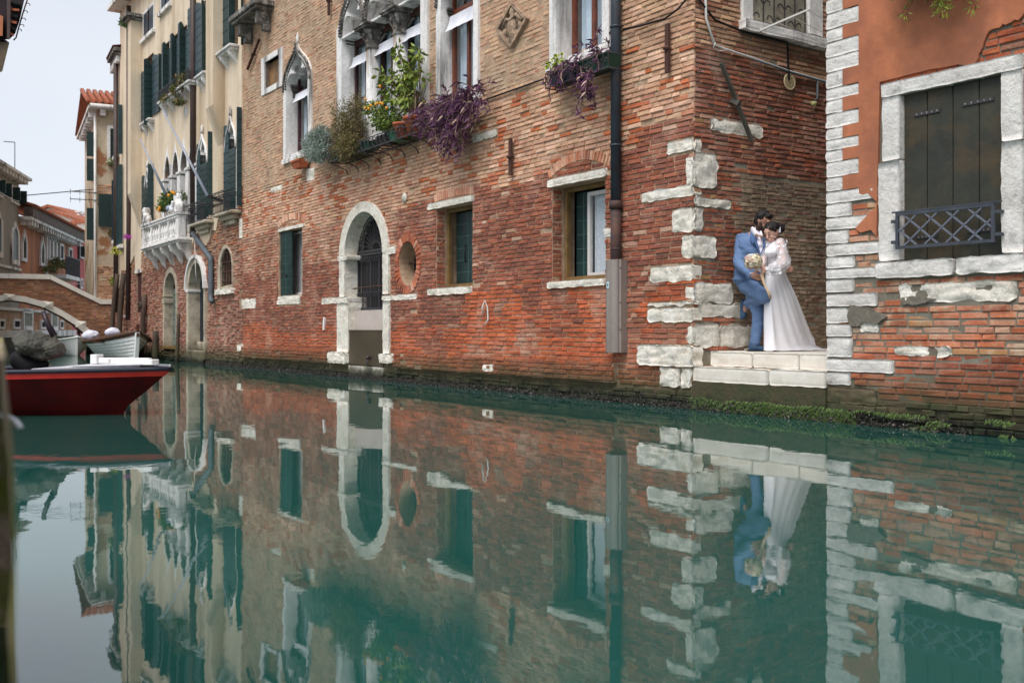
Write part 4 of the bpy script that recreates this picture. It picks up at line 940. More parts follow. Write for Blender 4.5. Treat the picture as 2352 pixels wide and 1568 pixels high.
yh = [D1I, D2I, GRI, SD1, SD2, LW, RW, RW2, TW1, TW2] + AR + [goth(-3.6, -2.85, 4.05, 5.6, .72), goth(-1.02, -.32, 4.05, 5.65, .72), goth(-9.8, -9.28, 4.05, 5.7, .5)] + LO
mb = MB(); mb.prism([(-13.9, -1), (XE, -1), (XE, 13), (-13.9, 13)], yh, 0, .3, sides=False)
for h in yh:
    if h not in (D1I, D2I): mb.prism(h, [], 0, .3, front=False)
mb.add([(-13.9, 0, -1), (-13.9, 9, -1), (-13.9, 9, 13), (-13.9, 0, 13)], [(3, 2, 1, 0)]); mb.add([(XE, 0, -1), (XE, 9, -1), (XE, 9, 13), (XE, 0, 13)], [(0, 1, 2, 3)]); mb.add([(-13.9, 0, 13), (XE, 0, 13), (XE, 9, 13), (-13.9, 9, 13)], [(0, 1, 2, 3)])
mb.build('wall', M('pinkish mortar', C(168, 140, 118), C(132, 108, 92), sc=2, bump=.7, bsc=20, rough=.95, algae=(.3, .35)), PY, fix=False)
mb = MB(); mb.box(-13.6, XE - .05, .8, .85, .1, 12.8); mb.build('dark_room_sheet', m_dark, PY)  # same added dark sheet here: its colour supplies the unlit rooms
# stucco coat with its ragged foot
foot = [(-13.9, 3.2), (-13.2, 3.1), (-12.6, 3.15), (-12.5, 2.95), (-12.4, 3.25), (-12.0, 3.4), (-11.6, 3.6), (-11.5, 3.0), (-10.7, 3.02), (-10.6, 3.6), (-10.2, 3.7), (-9.6, 3.55), (-9.0, 3.6), (-8.2, 3.45), (-6.6, 3.3), (-5.4, 3.25), (-4.6, 3.3), (-4.3, 3.5), (-3.8, 3.75), (-3.4, 3.4), (-3.0, 3.3), (-2.7, 3.45), (-2.5, 3.7), (-2.1, 3.65), (-1.9, 3.95), (-1.6, 4.0), (-1.4, 4.2), (-1.15, 4.15), (-.9, 4.3), (-.6, 4.2), (-.4, 4.4), (-.1, 4.5), (XE, 4.6)]
ragged = []
for i in range(len(foot) - 1):
    for k in range(4): t = k / 4; q = (foot[i][0] * (1 - t) + foot[i + 1][0] * t, foot[i][1] * (1 - t) + foot[i + 1][1] * t); ragged.append((q[0], q[1] + (.05 * noise.noise(Vector((q[0] * 5, 2, 0))) if k else 0)))
ragged.append(foot[-1])
coat = [(p[0], p[1]) for p in ragged] + [(XE, 13), (-13.9, 13)]
mb = MB(); mb.prism(coat, [h for h in yh if h not in (D1I, D2I, GRI, SD1, SD2)], -.035, 0); mb.build('stucco_coat', m_cream, PY)
PUR = [C(150, 104, 92), C(138, 92, 82), C(160, 116, 102), C(146, 98, 80), C(166, 124, 108)]
def colY(x, z, rr):
    n = noise.noise(Vector((x * .8, z * .8, 40)))
    if z > 3: return J(TAN0 + PUR[:2] + ORD[:1], rr, .12, .8)
    return J(PUR + RED[:2] + (TAN0[:2] if n > .1 else []), rr, .13, .68 + .15 * n)
bl = lay(-13.85, XE, .2, 4.7, [coat, D1, D2, GR, SD1, SD2, rect(-.2, .1, 1.46, 1.76), rect(-.15, .1, 3.3, 3.8)], colY, FY, seed=41, ch=.075, L=.26, prot=(-.005, .035), wob=.05, miss=.03)
bl += lay(-13.85, XE, -.2, .2, [D2], lambda x, z, rr: J([C(80, 74, 56), C(64, 58, 46)], rr, .2), FY, seed=42, ch=.075, prot=(.0, .05))
place_bricks(bl, PY)
stone('wall_stone', -.18, .08, 3.3, 3.8, PY, seed=5, proud=.03)
# doors
m_oldstone = M('old door stone', C(190, 178, 158), C(158, 146, 128), sc=3, bump=.6, bsc=20, vary=.15, c3=C(110, 100, 88), sc3=3, t3=.62, algae=(.3, .3))
mb = MB(); mb.prism(D1, [D1I], -.06, .4); mb.build('door_surround', m_oldstone, PY, bevel=.01); mb = MB(); mb.prism(D2, [D2I], -.08, .45); mb.build('door_surround', m_oldstone, PY, bevel=.01)
mb = MB(); mb.prism(arc(-3.93, 2.12, .99, .99, 0, 180, 16) + arc(-3.93, 2.12, .9, .9, 180, 0, 16), [], -.13, 0); mb.build('door_moulding', m_stone_w, PY)
for z0, z1 in ((2.0, 2.06), (1.8, 1.95)): stone('door_impost', -7.66, -7.4, z0, z1, PY, m_oldstone, proud=.09, depth=.5, rough=.006)
stone('door_impost', -4.9, -4.58, 2.06, 2.14, PY, m_stone_w, proud=.11, depth=.5, rough=.004)
for k in range(9):
    mb = MB(); mb.bbox(-7.45, -6.1, .2, .24, .45 + k * .2, .645 + k * .2, .012); mb.build('door_plank', M('grey green planks', C(118, 128, 118), C(92, 102, 96), sc=3, bump=.4, vary=.2), PY)
mb = MB(); mb.box(-7.45, -6.1, .22, .26, 2.26, 2.8); mb.build('door_fanlight', m_darkred, PY)
mb = MB(); mb.box(-7.6, -6.0, -.08, .6, .36, .44); mb.build('door_threshold', m_ochrewood, PY)
mb = MB(); mb.box(-4.62, -3.1, -.12, .4, -.5, .36); ds = mb.build('door_step', m_oldstone, PY, bevel=.02); mb = MB(); mb.box(-4.62, -3.1, .15, .4, .365, .6); mb.build('door_step', m_oldstone, PY, bevel=.02)
mb = MB(); mb.box(-4.62, -3.1, .26, .3, .6, 3.0); dr = mb.build('door', M('dark blue door', C(34, 42, 50), C(26, 32, 40), sc=3, streak=True, bump=.2, vary=.3), PY)
mb = MB()
for x in (-4.2, -3.86, -3.5): mb.box(x - .03, x + .03, .24, .26, .62, 2.95)
mb.build('door_rail', m_black, dr)
# barred window
mb = MB(); mb.prism(GR, [GRI], -.05, .15); mb.build('window_surround', m_oldstone, PY, bevel=.01); stone('window_sill', -2.0, -.55, 1.9, 2.04, PY, m_stone, proud=.12, depth=.2, rough=.03, rag=.02)
mb = MB()
for x in (-1.72, -1.5, -1.28, -1.06, -.84): mb.beam((x, .03, 2.08), (x, .03, 3.12), .035)
for z in (2.25, 2.5, 2.75, 3.0): mb.beam((-1.85, .02, z), (-.7, .02, z), .025)
mb.build('window_grille', m_rust, PY)
for r_, m_ in ((SD1, m_darkred), (SD2, m_darkred)): mb = MB(); mb.prism(r_, [], .05, .1); mb.build('side_door', m_, PY)
stone('door_lintel', -13.3, -12.4, 2.87, 2.99, PY, m_stone_w, proud=.05, rough=.004); stone('door_lintel', -11.55, -10.55, 2.93, 3.05, PY, m_stone_w, proud=.05, rough=.004)
stone('door_sill', -13.3, -12.5, 1.4, 1.5, PY, m_stone_w, proud=.05)
# arched loggia with pillars
mb = MB(); mb.prism(ARO, AR, -.04, .35); mb.build('loggia_surround', m_stone_w, PY, bevel=.006)
for c in (-7.62, -6.71, -5.765, -4.85, -3.98):
    mb = MB(); mb.box(c - .16, c + .16, -.07, .3, 4.0, 5.62); mb.box(c - .19, c + .19, -.1, .3, 5.66, 5.74); mb.build('pillar', m_stone_w, PY, bevel=.008)
for g, (a, b, zs, z1) in ((G2, (-3.6, -2.85, 5.6, .72)), (G3, (-1.02, -.32, 5.65, .72)), (G0, (-9.8, -9.28, 5.7, .5))):
    mb = MB(); mb.prism(g, [[(a, 4.05), (b, 4.05)] + trefoil(a, b, zs, z1, 5)], -.07, .3); mb.build('window_surround', m_stone_w, PY)
    mb = MB(); mb.tube([(p[0], -.08, p[1]) for p in ogee(g[0][0], g[1][0], g[2][1], max(q[1] for q in g) - g[2][1], 8)], .03, 5); mb.lathe([(.05, 0), (.03, .08), (.04, .14), (0, .25)], ((g[0][0] + g[1][0]) / 2, -.08, max(q[1] for q in g)), 6); mb.build('arch_moulding', m_stone_w, PY)
# shutters: leaf given by the two edges seen, either flat on the wall or standing out from it
def leafY(n, xa, xb, z0, z1, flat, mat=m_green2, slope=0, seams=True):
    x0 = fp(FY, n, xa, 800)[0]; x1 = fp(FY, n, xb, 800)[0]
    if flat: A_, B_ = (x0 + .2, -.07), (x1 + .2, -.07)
    else:
        d = (x1 - x0) / 3.47; A_, B_ = (x1, -d - .04), (x1, -.04)
    mb = MB(); n_ = 9; dx, dy = B_[0] - A_[0], B_[1] - A_[1]; L_ = hypot(dx, dy); ux, uy = dx / L_, dy / L_
    top = [(0, z1 - .12 * slope), (L_ * .3, z1), (L_ * .7, z1 - .0), (L_, z1 - .3 * abs(slope))] if slope else [(0, z1), (L_, z1)]
    if slope: top = [(0, z1 - .04), (L_ * .3, z1), (L_ * .65, z1 - .08), (L_, z1 - .26)]
    mb.prism([(0, z0), (L_, z0)] + top[::-1], [], -.02, .02, back=True)
    for k in range(1, n_): zq = z0 + (z1 - z0) * k / n_; mb.box(.01, L_ - .01, -.026, -.019, zq - .035, zq + .035) if False else mb.box(0, L_, -.03, -.019, zq - .012, zq + .012)
    mb.xf(Matrix.Translation((A_[0], A_[1], 0)) @ Matrix.Rotation(atan2(uy, ux), 4, 'Z'))
    return mb.build('shutter', mat, PY)
for xa, xb, z0, z1, fl, sl in ((405, 470, 7.75, 9.75, 1, 1), (470, 570, 7.7, 9.9, 0, 1), (570, 668, 8.0, 9.95, 1, 1), (668, 706, 8.0, 9.8, 0, 0), (708, 735, 8.1, 10.05, 1, 0), (735, 815, 8.1, 9.95, 0, 1), (815, 828, 8.1, 9.7, 1, 0), (830, 858, 8.1, 10.1, 1, 0), (858, 930, 8.1, 10, 0, 1), (930, 948, 8.1, 9.8, 1, 0), (948, 975, 8.1, 10.2, 1, 0), (975, 1060, 8.1, 10.1, 0, 1), (1060, 1090, 8.1, 9.8, 1, 0), (1090, 1125, 8.1, 10.35, 1, 0), (1125, 1190, 8.1, 10.1, 0, 1),
                                (1198, 1298, 8.1, 10.3, 1, 1), (1298, 1360, 8.1, 10.2, 0, 1), (1605, 1690, 8.2, 11, 1, 0), (1690, 1790, 8.2, 11, 0, 0), (1878, 1918, 8.15, 11, 0, 0)):
    leafY('a', xa, xb, z0, z1, fl, m_green2 if fl else m_green, sl)
for xa, xb, z0, z1, fl, sl in ((415, 470, 4.1, 6.2, 1, 1), (470, 525, 4.1, 5.7, 1, 0), (520, 588, 4.1, 6.4, 0, 0), (1220, 1270, 4.1, 6.25, 1, 1), (1272, 1375, 4.1, 5.62, 1, 0), (1392, 1455, 4.1, 6.4, 0, 0), (1617, 1690, 4.1, 6.35, 1, 1), (1690, 1788, 4.1, 5.65, 1, 0), (1812, 1890, 4.1, 6.6, 0, 0)):
    leafY('b', xa, xb, z0, z1, fl, m_green2 if xa not in (1272, 1690, 470) else m_green, sl)
for w, m_ in ((TW1, m_pipe), (TW2, m_pipe)):
    mb = MB(); mb.prism([(w[0][0] - .1, w[0][1] - .08), (w[1][0] + .1, w[0][1] - .08), (w[1][0] + .1, w[2][1] + .1), (w[0][0] - .1, w[2][1] + .1)], [w], -.06, .1); wf = mb.build('window_surround', m_stone_w, PY)
    xm = (w[0][0] + w[1][0]) / 2
    for a, b in ((w[0][0], xm - .1), (xm + .1, w[1][0])): mb = MB(); mb.box(a, b, -.05, 0, w[0][1], w[2][1]); mb.build('shutter', m_pipe, wf)
    stone('window_sill', w[0][0] - .2, w[1][0] + .2, w[0][1] - .2, w[0][1] - .08, PY, m_stone_w, proud=.15, rough=.004)
# bracketed sills
def sillY(xa, xb, z, pr, brk):
    mb = MB(); mb.box(xa, xb, -pr, 0, z - .07, z); mb.box(xa + .04, xb - .04, -pr + .05, 0, z - .13, z - .0701); o = mb.build('balcony_slab', m_stone_w, PY, bevel=.015)
    for i in range(brk):
        x = xa + .25 + (xb - xa - .5) * (i / (brk - 1) if brk > 1 else .5); mb = MB()
        mb.add([(x - .06, -pr * .85, z - .131), (x + .06, -pr * .85, z - .131), (x - .06, -pr * .75, z - .22), (x + .06, -pr * .75, z - .22), (x - .06, -pr * .3, z - .36), (x + .06, -pr * .3, z - .36), (x - .06, 0, z - .5), (x + .06, 0, z - .5), (x - .06, 0, z - .131), (x + .06, 0, z - .131)],
               [(0, 1, 3, 2), (2, 3, 5, 4), (4, 5, 7, 6), (0, 2, 4, 6, 8), (1, 9, 7, 5, 3), (6, 7, 9, 8)]); mb.build('bracket', m_stone_w, PY)
    return o
s0 = sillY(-10.0, -8.75, 7.9, .25, 2); s1_ = sillY(-7.4, -3.9, 8.12, .3, 5); s2_ = sillY(-3.55, -2.6, 8.1, .25, 2); s3_ = sillY(-1.3, -.1, 8.25, .3, 2)
mb = MB()
for i in range(36):
    x = -7.35 + i * .1; mb.beam((x, -.27, 8.12), (x, -.27, 8.42), .014)
mb.beam((-7.38, -.27, 8.43), (-3.9, -.27, 8.43), .02); mb.build('balcony_railing', m_iron, PY)
# big balcony with balusters
BX0, BX1, BP = -8.8, -4.42, .42
mb = MB(); mb.box(BX0 - .06, BX1 + .05, -BP - .06, 0, 3.56, 3.62); mb.box(BX0, BX1, -BP, 0, 3.5, 3.56); mb.box(BX0 - .02, BX1 + .02, -BP - .02, 0, 3.62, 3.68); mb.build('balcony_slab', m_stone_w, PY, bevel=.01)
mb = MB(); mb.box(BX0 - .05, BX1 + .05, -BP - .05, -BP + .16, 4.3, 4.36); mb.box(BX0 - .02, BX1 + .02, -BP - .02, -BP + .13, 4.22, 4.3); mb.box(BX1 - .16, BX1 + .05, -BP + .16, 0, 4.3, 4.36); mb.box(BX0 - .05, BX0 + .14, -BP + .16, 0, 4.3, 4.36); mb.build('balcony_rail', m_stone_w, PY, bevel=.008)
bal = [(.07, 0), (.07, .06), (.03, .09), (.075, .2), (.08, .26), (.05, .36), (.03, .44), (.028, .48), (.06, .5), (.06, .54)]
posts = [BX0 + .08, BX0 + 1.17, BX0 + 2.2, BX0 + 3.2, BX1 - .14]
for i, x in enumerate(posts):
    w = .06 if 0 < i < 4 else (.09 if i == 0 else .16); mb = MB(); mb.box(x - w, x + w, -BP + .0, -BP + (.12 if i < 4 else .2), 3.68, 4.22); mb.build('balcony_post', m_stone_w, PY)
for i in range(4):
    a, b = posts[i] + .08, posts[i + 1] - (.08 if i < 3 else .18)
    for k in range(3): mb = MB(); mb.lathe(bal, (a + (b - a) * (k + .5) / 3, -BP + .06, 3.68), 10); mb.build('baluster', m_stone_w, PY)
mb = MB(); mb.lathe(bal, (BX1 - .08, -.12, 3.68), 10); mb.build('baluster', m_stone_w, PY)
for x in (BX0 + .3, BX0 + 1.3, BX0 + 2.3, BX0 + 3.3, BX1 - .2):
    mb = MB(); P_ = [(-BP * .98, 3.5), (-BP * .98, 3.42), (-BP * .85, 3.3), (-BP * .6, 3.24), (-BP * .45, 3.18), (-BP * .25, 3.02), (0, 2.9), (0, 3.5)]
    mb.add([(x - .07, p[0], p[1]) for p in P_] + [(x + .07, p[0], p[1]) for p in P_], [tuple(range(8)), tuple(range(15, 7, -1))] + [(i, (i + 1) % 8, 8 + (i + 1) % 8, 8 + i) for i in range(8)]); mb.build('corbel', m_stone_w, PY)
# two wrought iron balconets
def ironb(xa, xb, z, pr):
    mb = MB(); zb = z - .42
    for zq in (z, z - .06, zb):
        mb.tube([(xa, 0, zq), (xa, -pr, zq), (xb, -pr, zq), (xb, 0, zq)], .013, 5)
    n = int((xb - xa) / .11)
    for i in range(n + 1): x = xa + (xb - xa) * i / n; mb.beam((x, -pr, zb), (x, -pr, z), .014)
    for i in range(n): x = xa + (xb - xa) * (i + .5) / n; mb.tube([(x + .04 * cos(q), -pr - .01, zb + .2 + .04 * sin(q)) for q in [k * pi / 4 for k in range(8)]], .007, 4, closed=True)
    for i in range(6): mb.beam((xa + (xb - xa) * i / 5, -pr - .12, z + .05), (xa + (xb - xa) * i / 5, -.02, z), .012)
    mb.tube([(xa - .02, -pr - .12, z + .05), (xb + .05, -pr - .12, z + .05)], .014, 5); mb.tube([(xa - .02, -pr - .06, z + .04), (xb + .05, -pr - .06, z + .04)], .012, 5)
    o = mb.build('iron_balcony', m_iron, PY)
    mb = MB(); mb.box(xa + .1, xb + .05, -pr - .0, 0, zb - .1, zb - .02); mb.box(xa + .25, xb - .15, -pr * .6, 0, zb - .22, zb - .101); mb.box(xa + .35, xb - .3, -pr * .35, 0, zb - .34, zb - .221); mb.build('balcony_slab', m_oldstone, PY, bevel=.02)
ironb(-3.85, -2.3, 4.4, .3); ironb(-1.6, -.05, 4.45, .3)
# chimney breasts, pipes, cornice, roof
def breast(xa, xb, pr, z0, z1, taper):
    mb = MB(); mb.box(xa, xb, -pr, 0, z0, z1)
    mb.add([(xa, -pr, z0 + .001), (xb, -pr, z0 + .001), (xa, 0, z0 + .001), (xb, 0, z0 + .001), (xa + .05, 0, z0 - taper), (xb - .05, 0, z0 - taper)], [(0, 1, 5, 4), (0, 4, 2), (1, 3, 5), (2, 3, 1, 0)])
    return mb.build('chimney_breast', m_cream, PY)
breast(-1.95, -1.3, .35, 6.9, 13, 1.1); breast(-10.9, -10.45, .42, 5.6, 11.6, 1.2)
mb = MB(); mb.box(-11.1, -10.25, -.6, 0, 11.6, 11.7); mb.box(-11, -10.35, -.5, 0, 11.5, 11.6); mb.build('chimney_cap', m_stone_dk, PY)
mb = MB(); mb.tube([(-4.05, -.1, 12.9), (-4.05, -.1, 3.62)], .09, 10); mb.build('downpipe', m_pipebrown, PY)
mb = MB(); mb.tube([(-4.0, -.12, 3.72), (-2.36, -.1, 2.92), (-2.33, -.1, 2.85), (-2.33, -.1, 1.95), (-2.3, -.11, 1.78), (-2.1, -.14, 1.72)], .075, 10); mb.build('downpipe_branch', m_zinc, PY)
mb = MB(); mb.tube([(-3.9, -.1, 3.55), (-3.8, -.1, 2.6), (-3.84, -.05, 2.3)], .012); mb.build('hanging_cable', m_whitecable, PY)
mb = MB(); mb.box(-13.9, XE, -.5, .3, 12.7, 12.85); mb.build('cornice', m_stone_w, PY)
mb = MB(); mb.tube([(-12.2, -.1, 12.5), (-12.2, -.1, 5), (-12.35, -.1, 1.3)], .08, 8); mb.build('downpipe', m_pipebrown, PY)
for xq, zq in ((-6.9, 9.0), (-5.2, 7.3)): mb = MB(); mb.prism([(xq, zq), (xq + .35, zq + .02), (xq + .33, zq + .3), (xq + .02, zq + .3)], [], -.042, -.03); mb.build('stone_patch', m_stone_w, PY)
# far wing of the palace, turned a little further along the canal
_z = FY.w(-13.9, 0); FZ = Frame((_z.x, _z.y), vp=-60)
xz = FZ.px(262, 400)[0]; e0 = FZ.px(262, 146)[1]
PZ = thing('cream_wing', 'narrow cream wing with low carved eaves and tall pipe, left of the cream palace', 'building', FZ, (0, 0, 0))
ZH = e0 - .2
zh = [rect(xz + .6, xz + 1.15, 4.4, 6.6), rect(xz + 2.0, xz + 2.7, 4.1, 6.6), rect(xz + .8, xz + 1.5, 7.6, 8.6)]
mb = MB(); mb.prism([(xz, 2.6), (0, 2.6), (0, ZH), (xz, ZH)], zh, 0, .3, sides=False); [mb.prism(h, [], 0, .3, front=False) for h in zh]; mb.add([(xz, 0, 2.6), (xz, 6, 2.6), (xz, 6, ZH), (xz, 0, ZH)], [(3, 2, 1, 0)]); mb.build('wall', m_cream, PZ, fix=False)
mb = MB(); mb.box(xz, 0, .01, 6, -1, 2.6); mb.build('brick_base', M('pinkish mortar'), PZ)
place_bricks(lay(xz, 0, .2, 2.62, [], colY, FZ, seed=51, ch=.08, prot=(-.0, .03), wob=.04), PZ, 0)
mb = MB(); mb.box(xz + .3, .1, -.18, .2, ZH, ZH + .12); mb.box(xz + .25, .2, -.28, 6, ZH + .121, ZH + .25); mb.build('cornice', m_stone_dk, PZ)
n = 9
for i in range(n): x = xz + .1 + (-xz - .2) * i / (n - 1); mb = MB(); mb.box(x - .08, x + .08, -.16, 0, ZH - .22, ZH); mb.build('cornice_bracket', m_stone_w, PZ)
mb = MB(); mb.add([(xz + .2, -.32, ZH + .251), (.2, -.32, ZH + .251), (.2, 6, ZH + 1.6), (xz - .25, 6, ZH + 1.6)], [(0, 1, 2, 3)]); mb.add([(xz + .2, -.32, ZH + .3), (.2, -.32, ZH + .3), (.2, 6, ZH + 1.65), (xz - .25, 6, ZH + 1.65)], [(0, 1, 2, 3)]); mb.build('roof', m_rooftile, PZ)
for h in zh:
    mb = MB(); mb.box(h[0][0], h[1][0], .1, .14, h[0][1], h[2][1]); mb.build('window', m_green, PZ)
    mb = MB(); mb.box(h[0][0] - .1, h[1][0] + .1, -.15, 0, h[0][1] - .15, h[0][1] - .03); mb.build('window_sill', m_stone_w, PZ)
for xa, a, b in ((xz + .6, 4.4, 6.7), (xz + 1.15, 4.4, 6.8), (xz + 2.0, 4.1, 7.0), (xz + 2.7, 4.1, 7.0), (xz + 2.6, 7.4, 9.2)):
    mb = MB(); mb.box(xa - .03, xa + .03, -.16, -.02, a, b)
    for k in range(1, 9): mb.box(xa + .03, xa + .036, -.16, -.02, a + (b - a) * k / 9 - .01, a + (b - a) * k / 9 + .01)
    mb.build('shutter', m_green2, PZ)
mb = MB(); mb.box(xz + .8, xz + 1.5, -.03, .0, 7.6, 8.6); mb.build('shutter', m_pipe, PZ)
mb = MB(); mb.tube([(-.5, -.12, ZH - .2), (-.5, -.12, 1.6)], .09, 8); mb.build('downpipe', m_pipebrown, PZ)
# ------------------------------------------------------------------ bridge over the canal
def mitre(F, name, outer, holes, y0, y1, mat, parent, **k):
    mb = MB(); mb.prism(outer, holes, y0, y1, back=True); return mb.build(name, mat, parent, **k)
rx, ry = (262 - CX) / FL * 38.6, 38.6
FR = Frame((rx, ry), ang=radians(27))
PR = thing('brick_bridge', 'small brick footbridge with a pale stone arch and coping', 'bridge', FR, (0, 0, 0))
f2 = lambda x, y, off=0: fp(FR, 'f', x, y, off)
capt = [f2(0, 30), f2(800, 75), f2(1600, 470), f2(1800, 470)]
xc = f2(150, 430)[0]
ou = [f2(150, 383), f2(410, 418), f2(740, 510), f2(1000, 640), f2(1280, 810), f2(1450, 960), f2(1540, 1065)]
iu = [f2(150, 475), f2(400, 505), f2(700, 590), f2(1000, 740), f2(1200, 870), f2(1380, 1030), f2(1440, 1100)]
capt = [(2 * xc - p[0], p[1]) for p in capt[::-1]][:2] + capt[1:]
capt[0] = (capt[0][0] , capt[0][1])
xl = 2 * xc - 0.0
lft = [(2 * xc - p[0], p[1]) for p in iu[:0:-1]]; lfto = [(2 * xc - p[0], p[1]) for p in ou[:0:-1]]
top = [(xl, capt[-1][1]), (2 * xc - f2(1600, 470)[0], f2(1600, 470)[1]), (2 * xc - f2(800, 75)[0], f2(800, 75)[1]), f2(800, 75), f2(1600, 470), (0.3, f2(1800, 470)[1])]
shape = top[::-1] + [(xl, -.8), (lft[0][0], -.8)] + lft + iu + [(iu[-1][0], -.8), (0.3, -.8)]
W_ = 2.2
mitre(FR, 'bridge_body', shape, [], 0, W_, M('bridge mortar', C(128, 104, 86), C(104, 84, 70), bump=.4, algae=(.3, .3)), PR)
for pts, nm in ((top, 'coping'),):
    for i in range(len(top) - 1):
        a, b = top[i], top[i + 1]; L_ = hypot(b[0] - a[0], b[1] - a[1]); n = max(1, round(L_ / 1.3))
        for k in range(n):
            t0, t1 = k / n, (k + 1) / n - .004; p = (a[0] + (b[0] - a[0]) * t0, a[1] + (b[1] - a[1]) * t0); q = (a[0] + (b[0] - a[0]) * t1, a[1] + (b[1] - a[1]) * t1)
            for y_ in (-.08, W_ - .3): mitre(FR, 'coping_stone', [(p[0], p[1] - .16), (q[0], q[1] - .16), (q[0], q[1] + .02), (p[0], p[1] + .02)], [], y_, y_ + .4, m_slab, PR)
oring, iring = lfto + ou, lft + iu
for i in range(len(oring) - 1):
    mitre(FR, 'arch_stone', [iring[i], iring[i + 1], oring[i + 1], oring[i]], [], -.06, .35, m_slab, PR)
for u in ((150, 430), (765, 550), (1290, 860)):
    for sg in (0, 1):
        if u[0] == 150 and sg: continue
        p = f2(*u); x = 2 * xc - p[0] if sg else p[0]
        mb = MB(); mb.add([(x - .19, -.07, p[1] - .11), (x + .19, -.07, p[1] - .13), (x + .19, -.07, p[1] + .11), (x - .19, -.07, p[1] + .15), (x, -.22, p[1])], [(0, 1, 4), (1, 2, 4), (2, 3, 4), (3, 0, 4)]); mb.build('diamond_boss', m_slab, PR)
BR = [C(150, 100, 72), C(164, 116, 84), C(136, 88, 66), C(176, 134, 98), C(128, 82, 64), C(156, 96, 64)]
bl = lay(xl + .05, .28, .5, 3.4, [[(p[0], p[1]) for p in [(lfto[0][0], -1)] + oring + [(ou[-1][0], -1)]]], lambda x, z, rr: J(BR, rr, .1, .85), FR, seed=61, ch=.075, L=.26, prot=(.0, .015), top=lambda x, z: z < min(top[0][1] + 9, _topz(x)) - .2)if False else None
def _topz(x):
    for i in range(len(top) - 1):
        if top[i][0] <= x <= top[i + 1][0]: t = (x - top[i][0]) / (top[i + 1][0] - top[i][0]); return top[i][1] * (1 - t) + top[i + 1][1] * t
    return top[-1][1]
bl = lay(xl + .05, .28, .3, 3.4, [[(lfto[0][0], -1)] + oring + [(ou[-1][0], -1)]], lambda x, z, rr: J(BR, rr, .1, .85), FR, seed=61, ch=.075, L=.26, prot=(.0, .015), top=lambda x, z: z < _topz(x) - .2)
place_bricks(bl, PR)

# ------------------------------------------------------------------ simple house fronts further off
def windowp(parent, x0, x1, z0, z1, arch=0, surround=m_stone_w, fill=m_dark, y=-.04, w=.1, shut=None, name='window'):
    if arch: o = [(x0, z0), (x1, z0)] + (ogee(x0, x1, z1 - arch, arch, 5)); i = [(x0 + w, z0 + w)] + [(x1 - w, z0 + w)] + ogee(x0 + w, x1 - w, z1 - arch, arch * .78, 5)
    else: o = rect(x0, x1, z0, z1); i = rect(x0 + w, x1 - w, z0 + w, z1 - w)
    mb = MB(); mb.prism(o, [i], y - .04, .02); f = mb.build(name, surround, parent)
    mb = MB(); mb.prism(i, [], y + .01, .02); mb.build('pane', fill, f)
    if shut is not None:
        for sg, xx in ((-1, x0 + w), (1, x1 - w)):
            mb = MB(); mb.box(xx - .02, xx + .02, y - .04 - shut, y - .04, z0 + w, z1 - w - arch * .6); mb.build('shutter', m_green, f)
    return f
_n = ((223 - CX) / FL * 40.5, 40.5)
FN = Frame(_n, ang=radians(27))
PN = thing('narrow_house', 'tall narrow house with flaking stucco over brick beyond the bridge', 'building', FN, (0, 0, 0))
g1 = lambda x, y, off=0: fp(FN, '1', x, y, off)
zt = g1(900, 925)[1]
mb = MB(); mb.box(0, 4, 0, 7, -1, zt); mb.build('wall', M('flaking pale stucco', C(200, 184, 160), C(178, 160, 136), sc=1.2, bump=.4, bsc=8, c3=C(150, 104, 74), sc3=.9, t3=.56, w3=.03, vary=.15), PN)
place_bricks(lay(.0, 3, .6, 3.6, [], lambda x, z, rr: J(BR + TAN, rr, .12, .75), FN, seed=71, ch=.08, prot=(.0, .02)), PN, 0)
place_bricks(lay(.0, 1.3, 6.0, 6.9, [[(.5, 5.9), (1.2, 6.0), (1.1, 6.7), (.6, 6.5)]], lambda x, z, rr: J(TAN + BR[:1], rr, .12, .7), FN, seed=72, ch=.08, prot=(.0, .02)), PN, 0, 'brick_patch')
mb = MB(); mb.box(-.35, 4, -.35, 7.2, zt, zt + .12); mb.tube([(-.3, -.4, zt + .1), (4, -.4, zt + .1)], .09, 8); mb.build('gutter', m_stone_w, PN)
for i in range(5): mb = MB(); mb.box(.1 + i * .8, .3 + i * .8, -.3, 0, zt - .25, zt); mb.build('eaves_bracket', m_stone_w, PN)
for i in range(9): mb = MB(); mb.box(-.3, 0, .3 + i * .7, .5 + i * .7, zt - .25, zt); mb.build('eaves_bracket', m_stone_w, PN)
mb = MB()
for i in range(18):
    x = -.35 + i * .25; mb.tube([(x, -.45, zt + .22), (x, 3.4, zt + 1.5)], .1, 6)
mb.add([(-.4, -.45, zt + .2), (4, -.45, zt + .2), (4, 3.5, zt + 1.45), (-.4, 3.5, zt + 1.45)], [(0, 1, 2, 3)]); mb.add([(-.4, 7.4, zt + .2), (4, 7.4, zt + .2), (4, 3.5, zt + 1.45), (-.4, 3.5, zt + 1.45)], [(0, 1, 2, 3)])
mb.build('roof', m_rooftile, PN, kind='stuff')
a = g1(890, 1045); b = g1(975, 1370); windowp(PN, a[0], a[0] + 1.3, b[1], a[1], fill=m_green, w=.12)
a = g1(880, 230 + 1360); windowp(PN, a[0] + .3, a[0] + 1.2, g1(900, 1885)[1], g1(900, 1630)[1], fill=m_greypanel, w=.1)
mb = MB(); x = a[0]; mb.box(x - .28, x + .28, -.1, -.04, g1(900, 1885)[1], g1(900, 1620)[1]); mb.build('shutter', m_green, PN)
for z0, z1 in ((8.0, 9.0), (7.0, 7.9), (4.6, 5.9)):
    mb = MB(); mb.box(-.38, -.03, .1, .14, z0, z1); mb.build('shutter', m_green, PN)
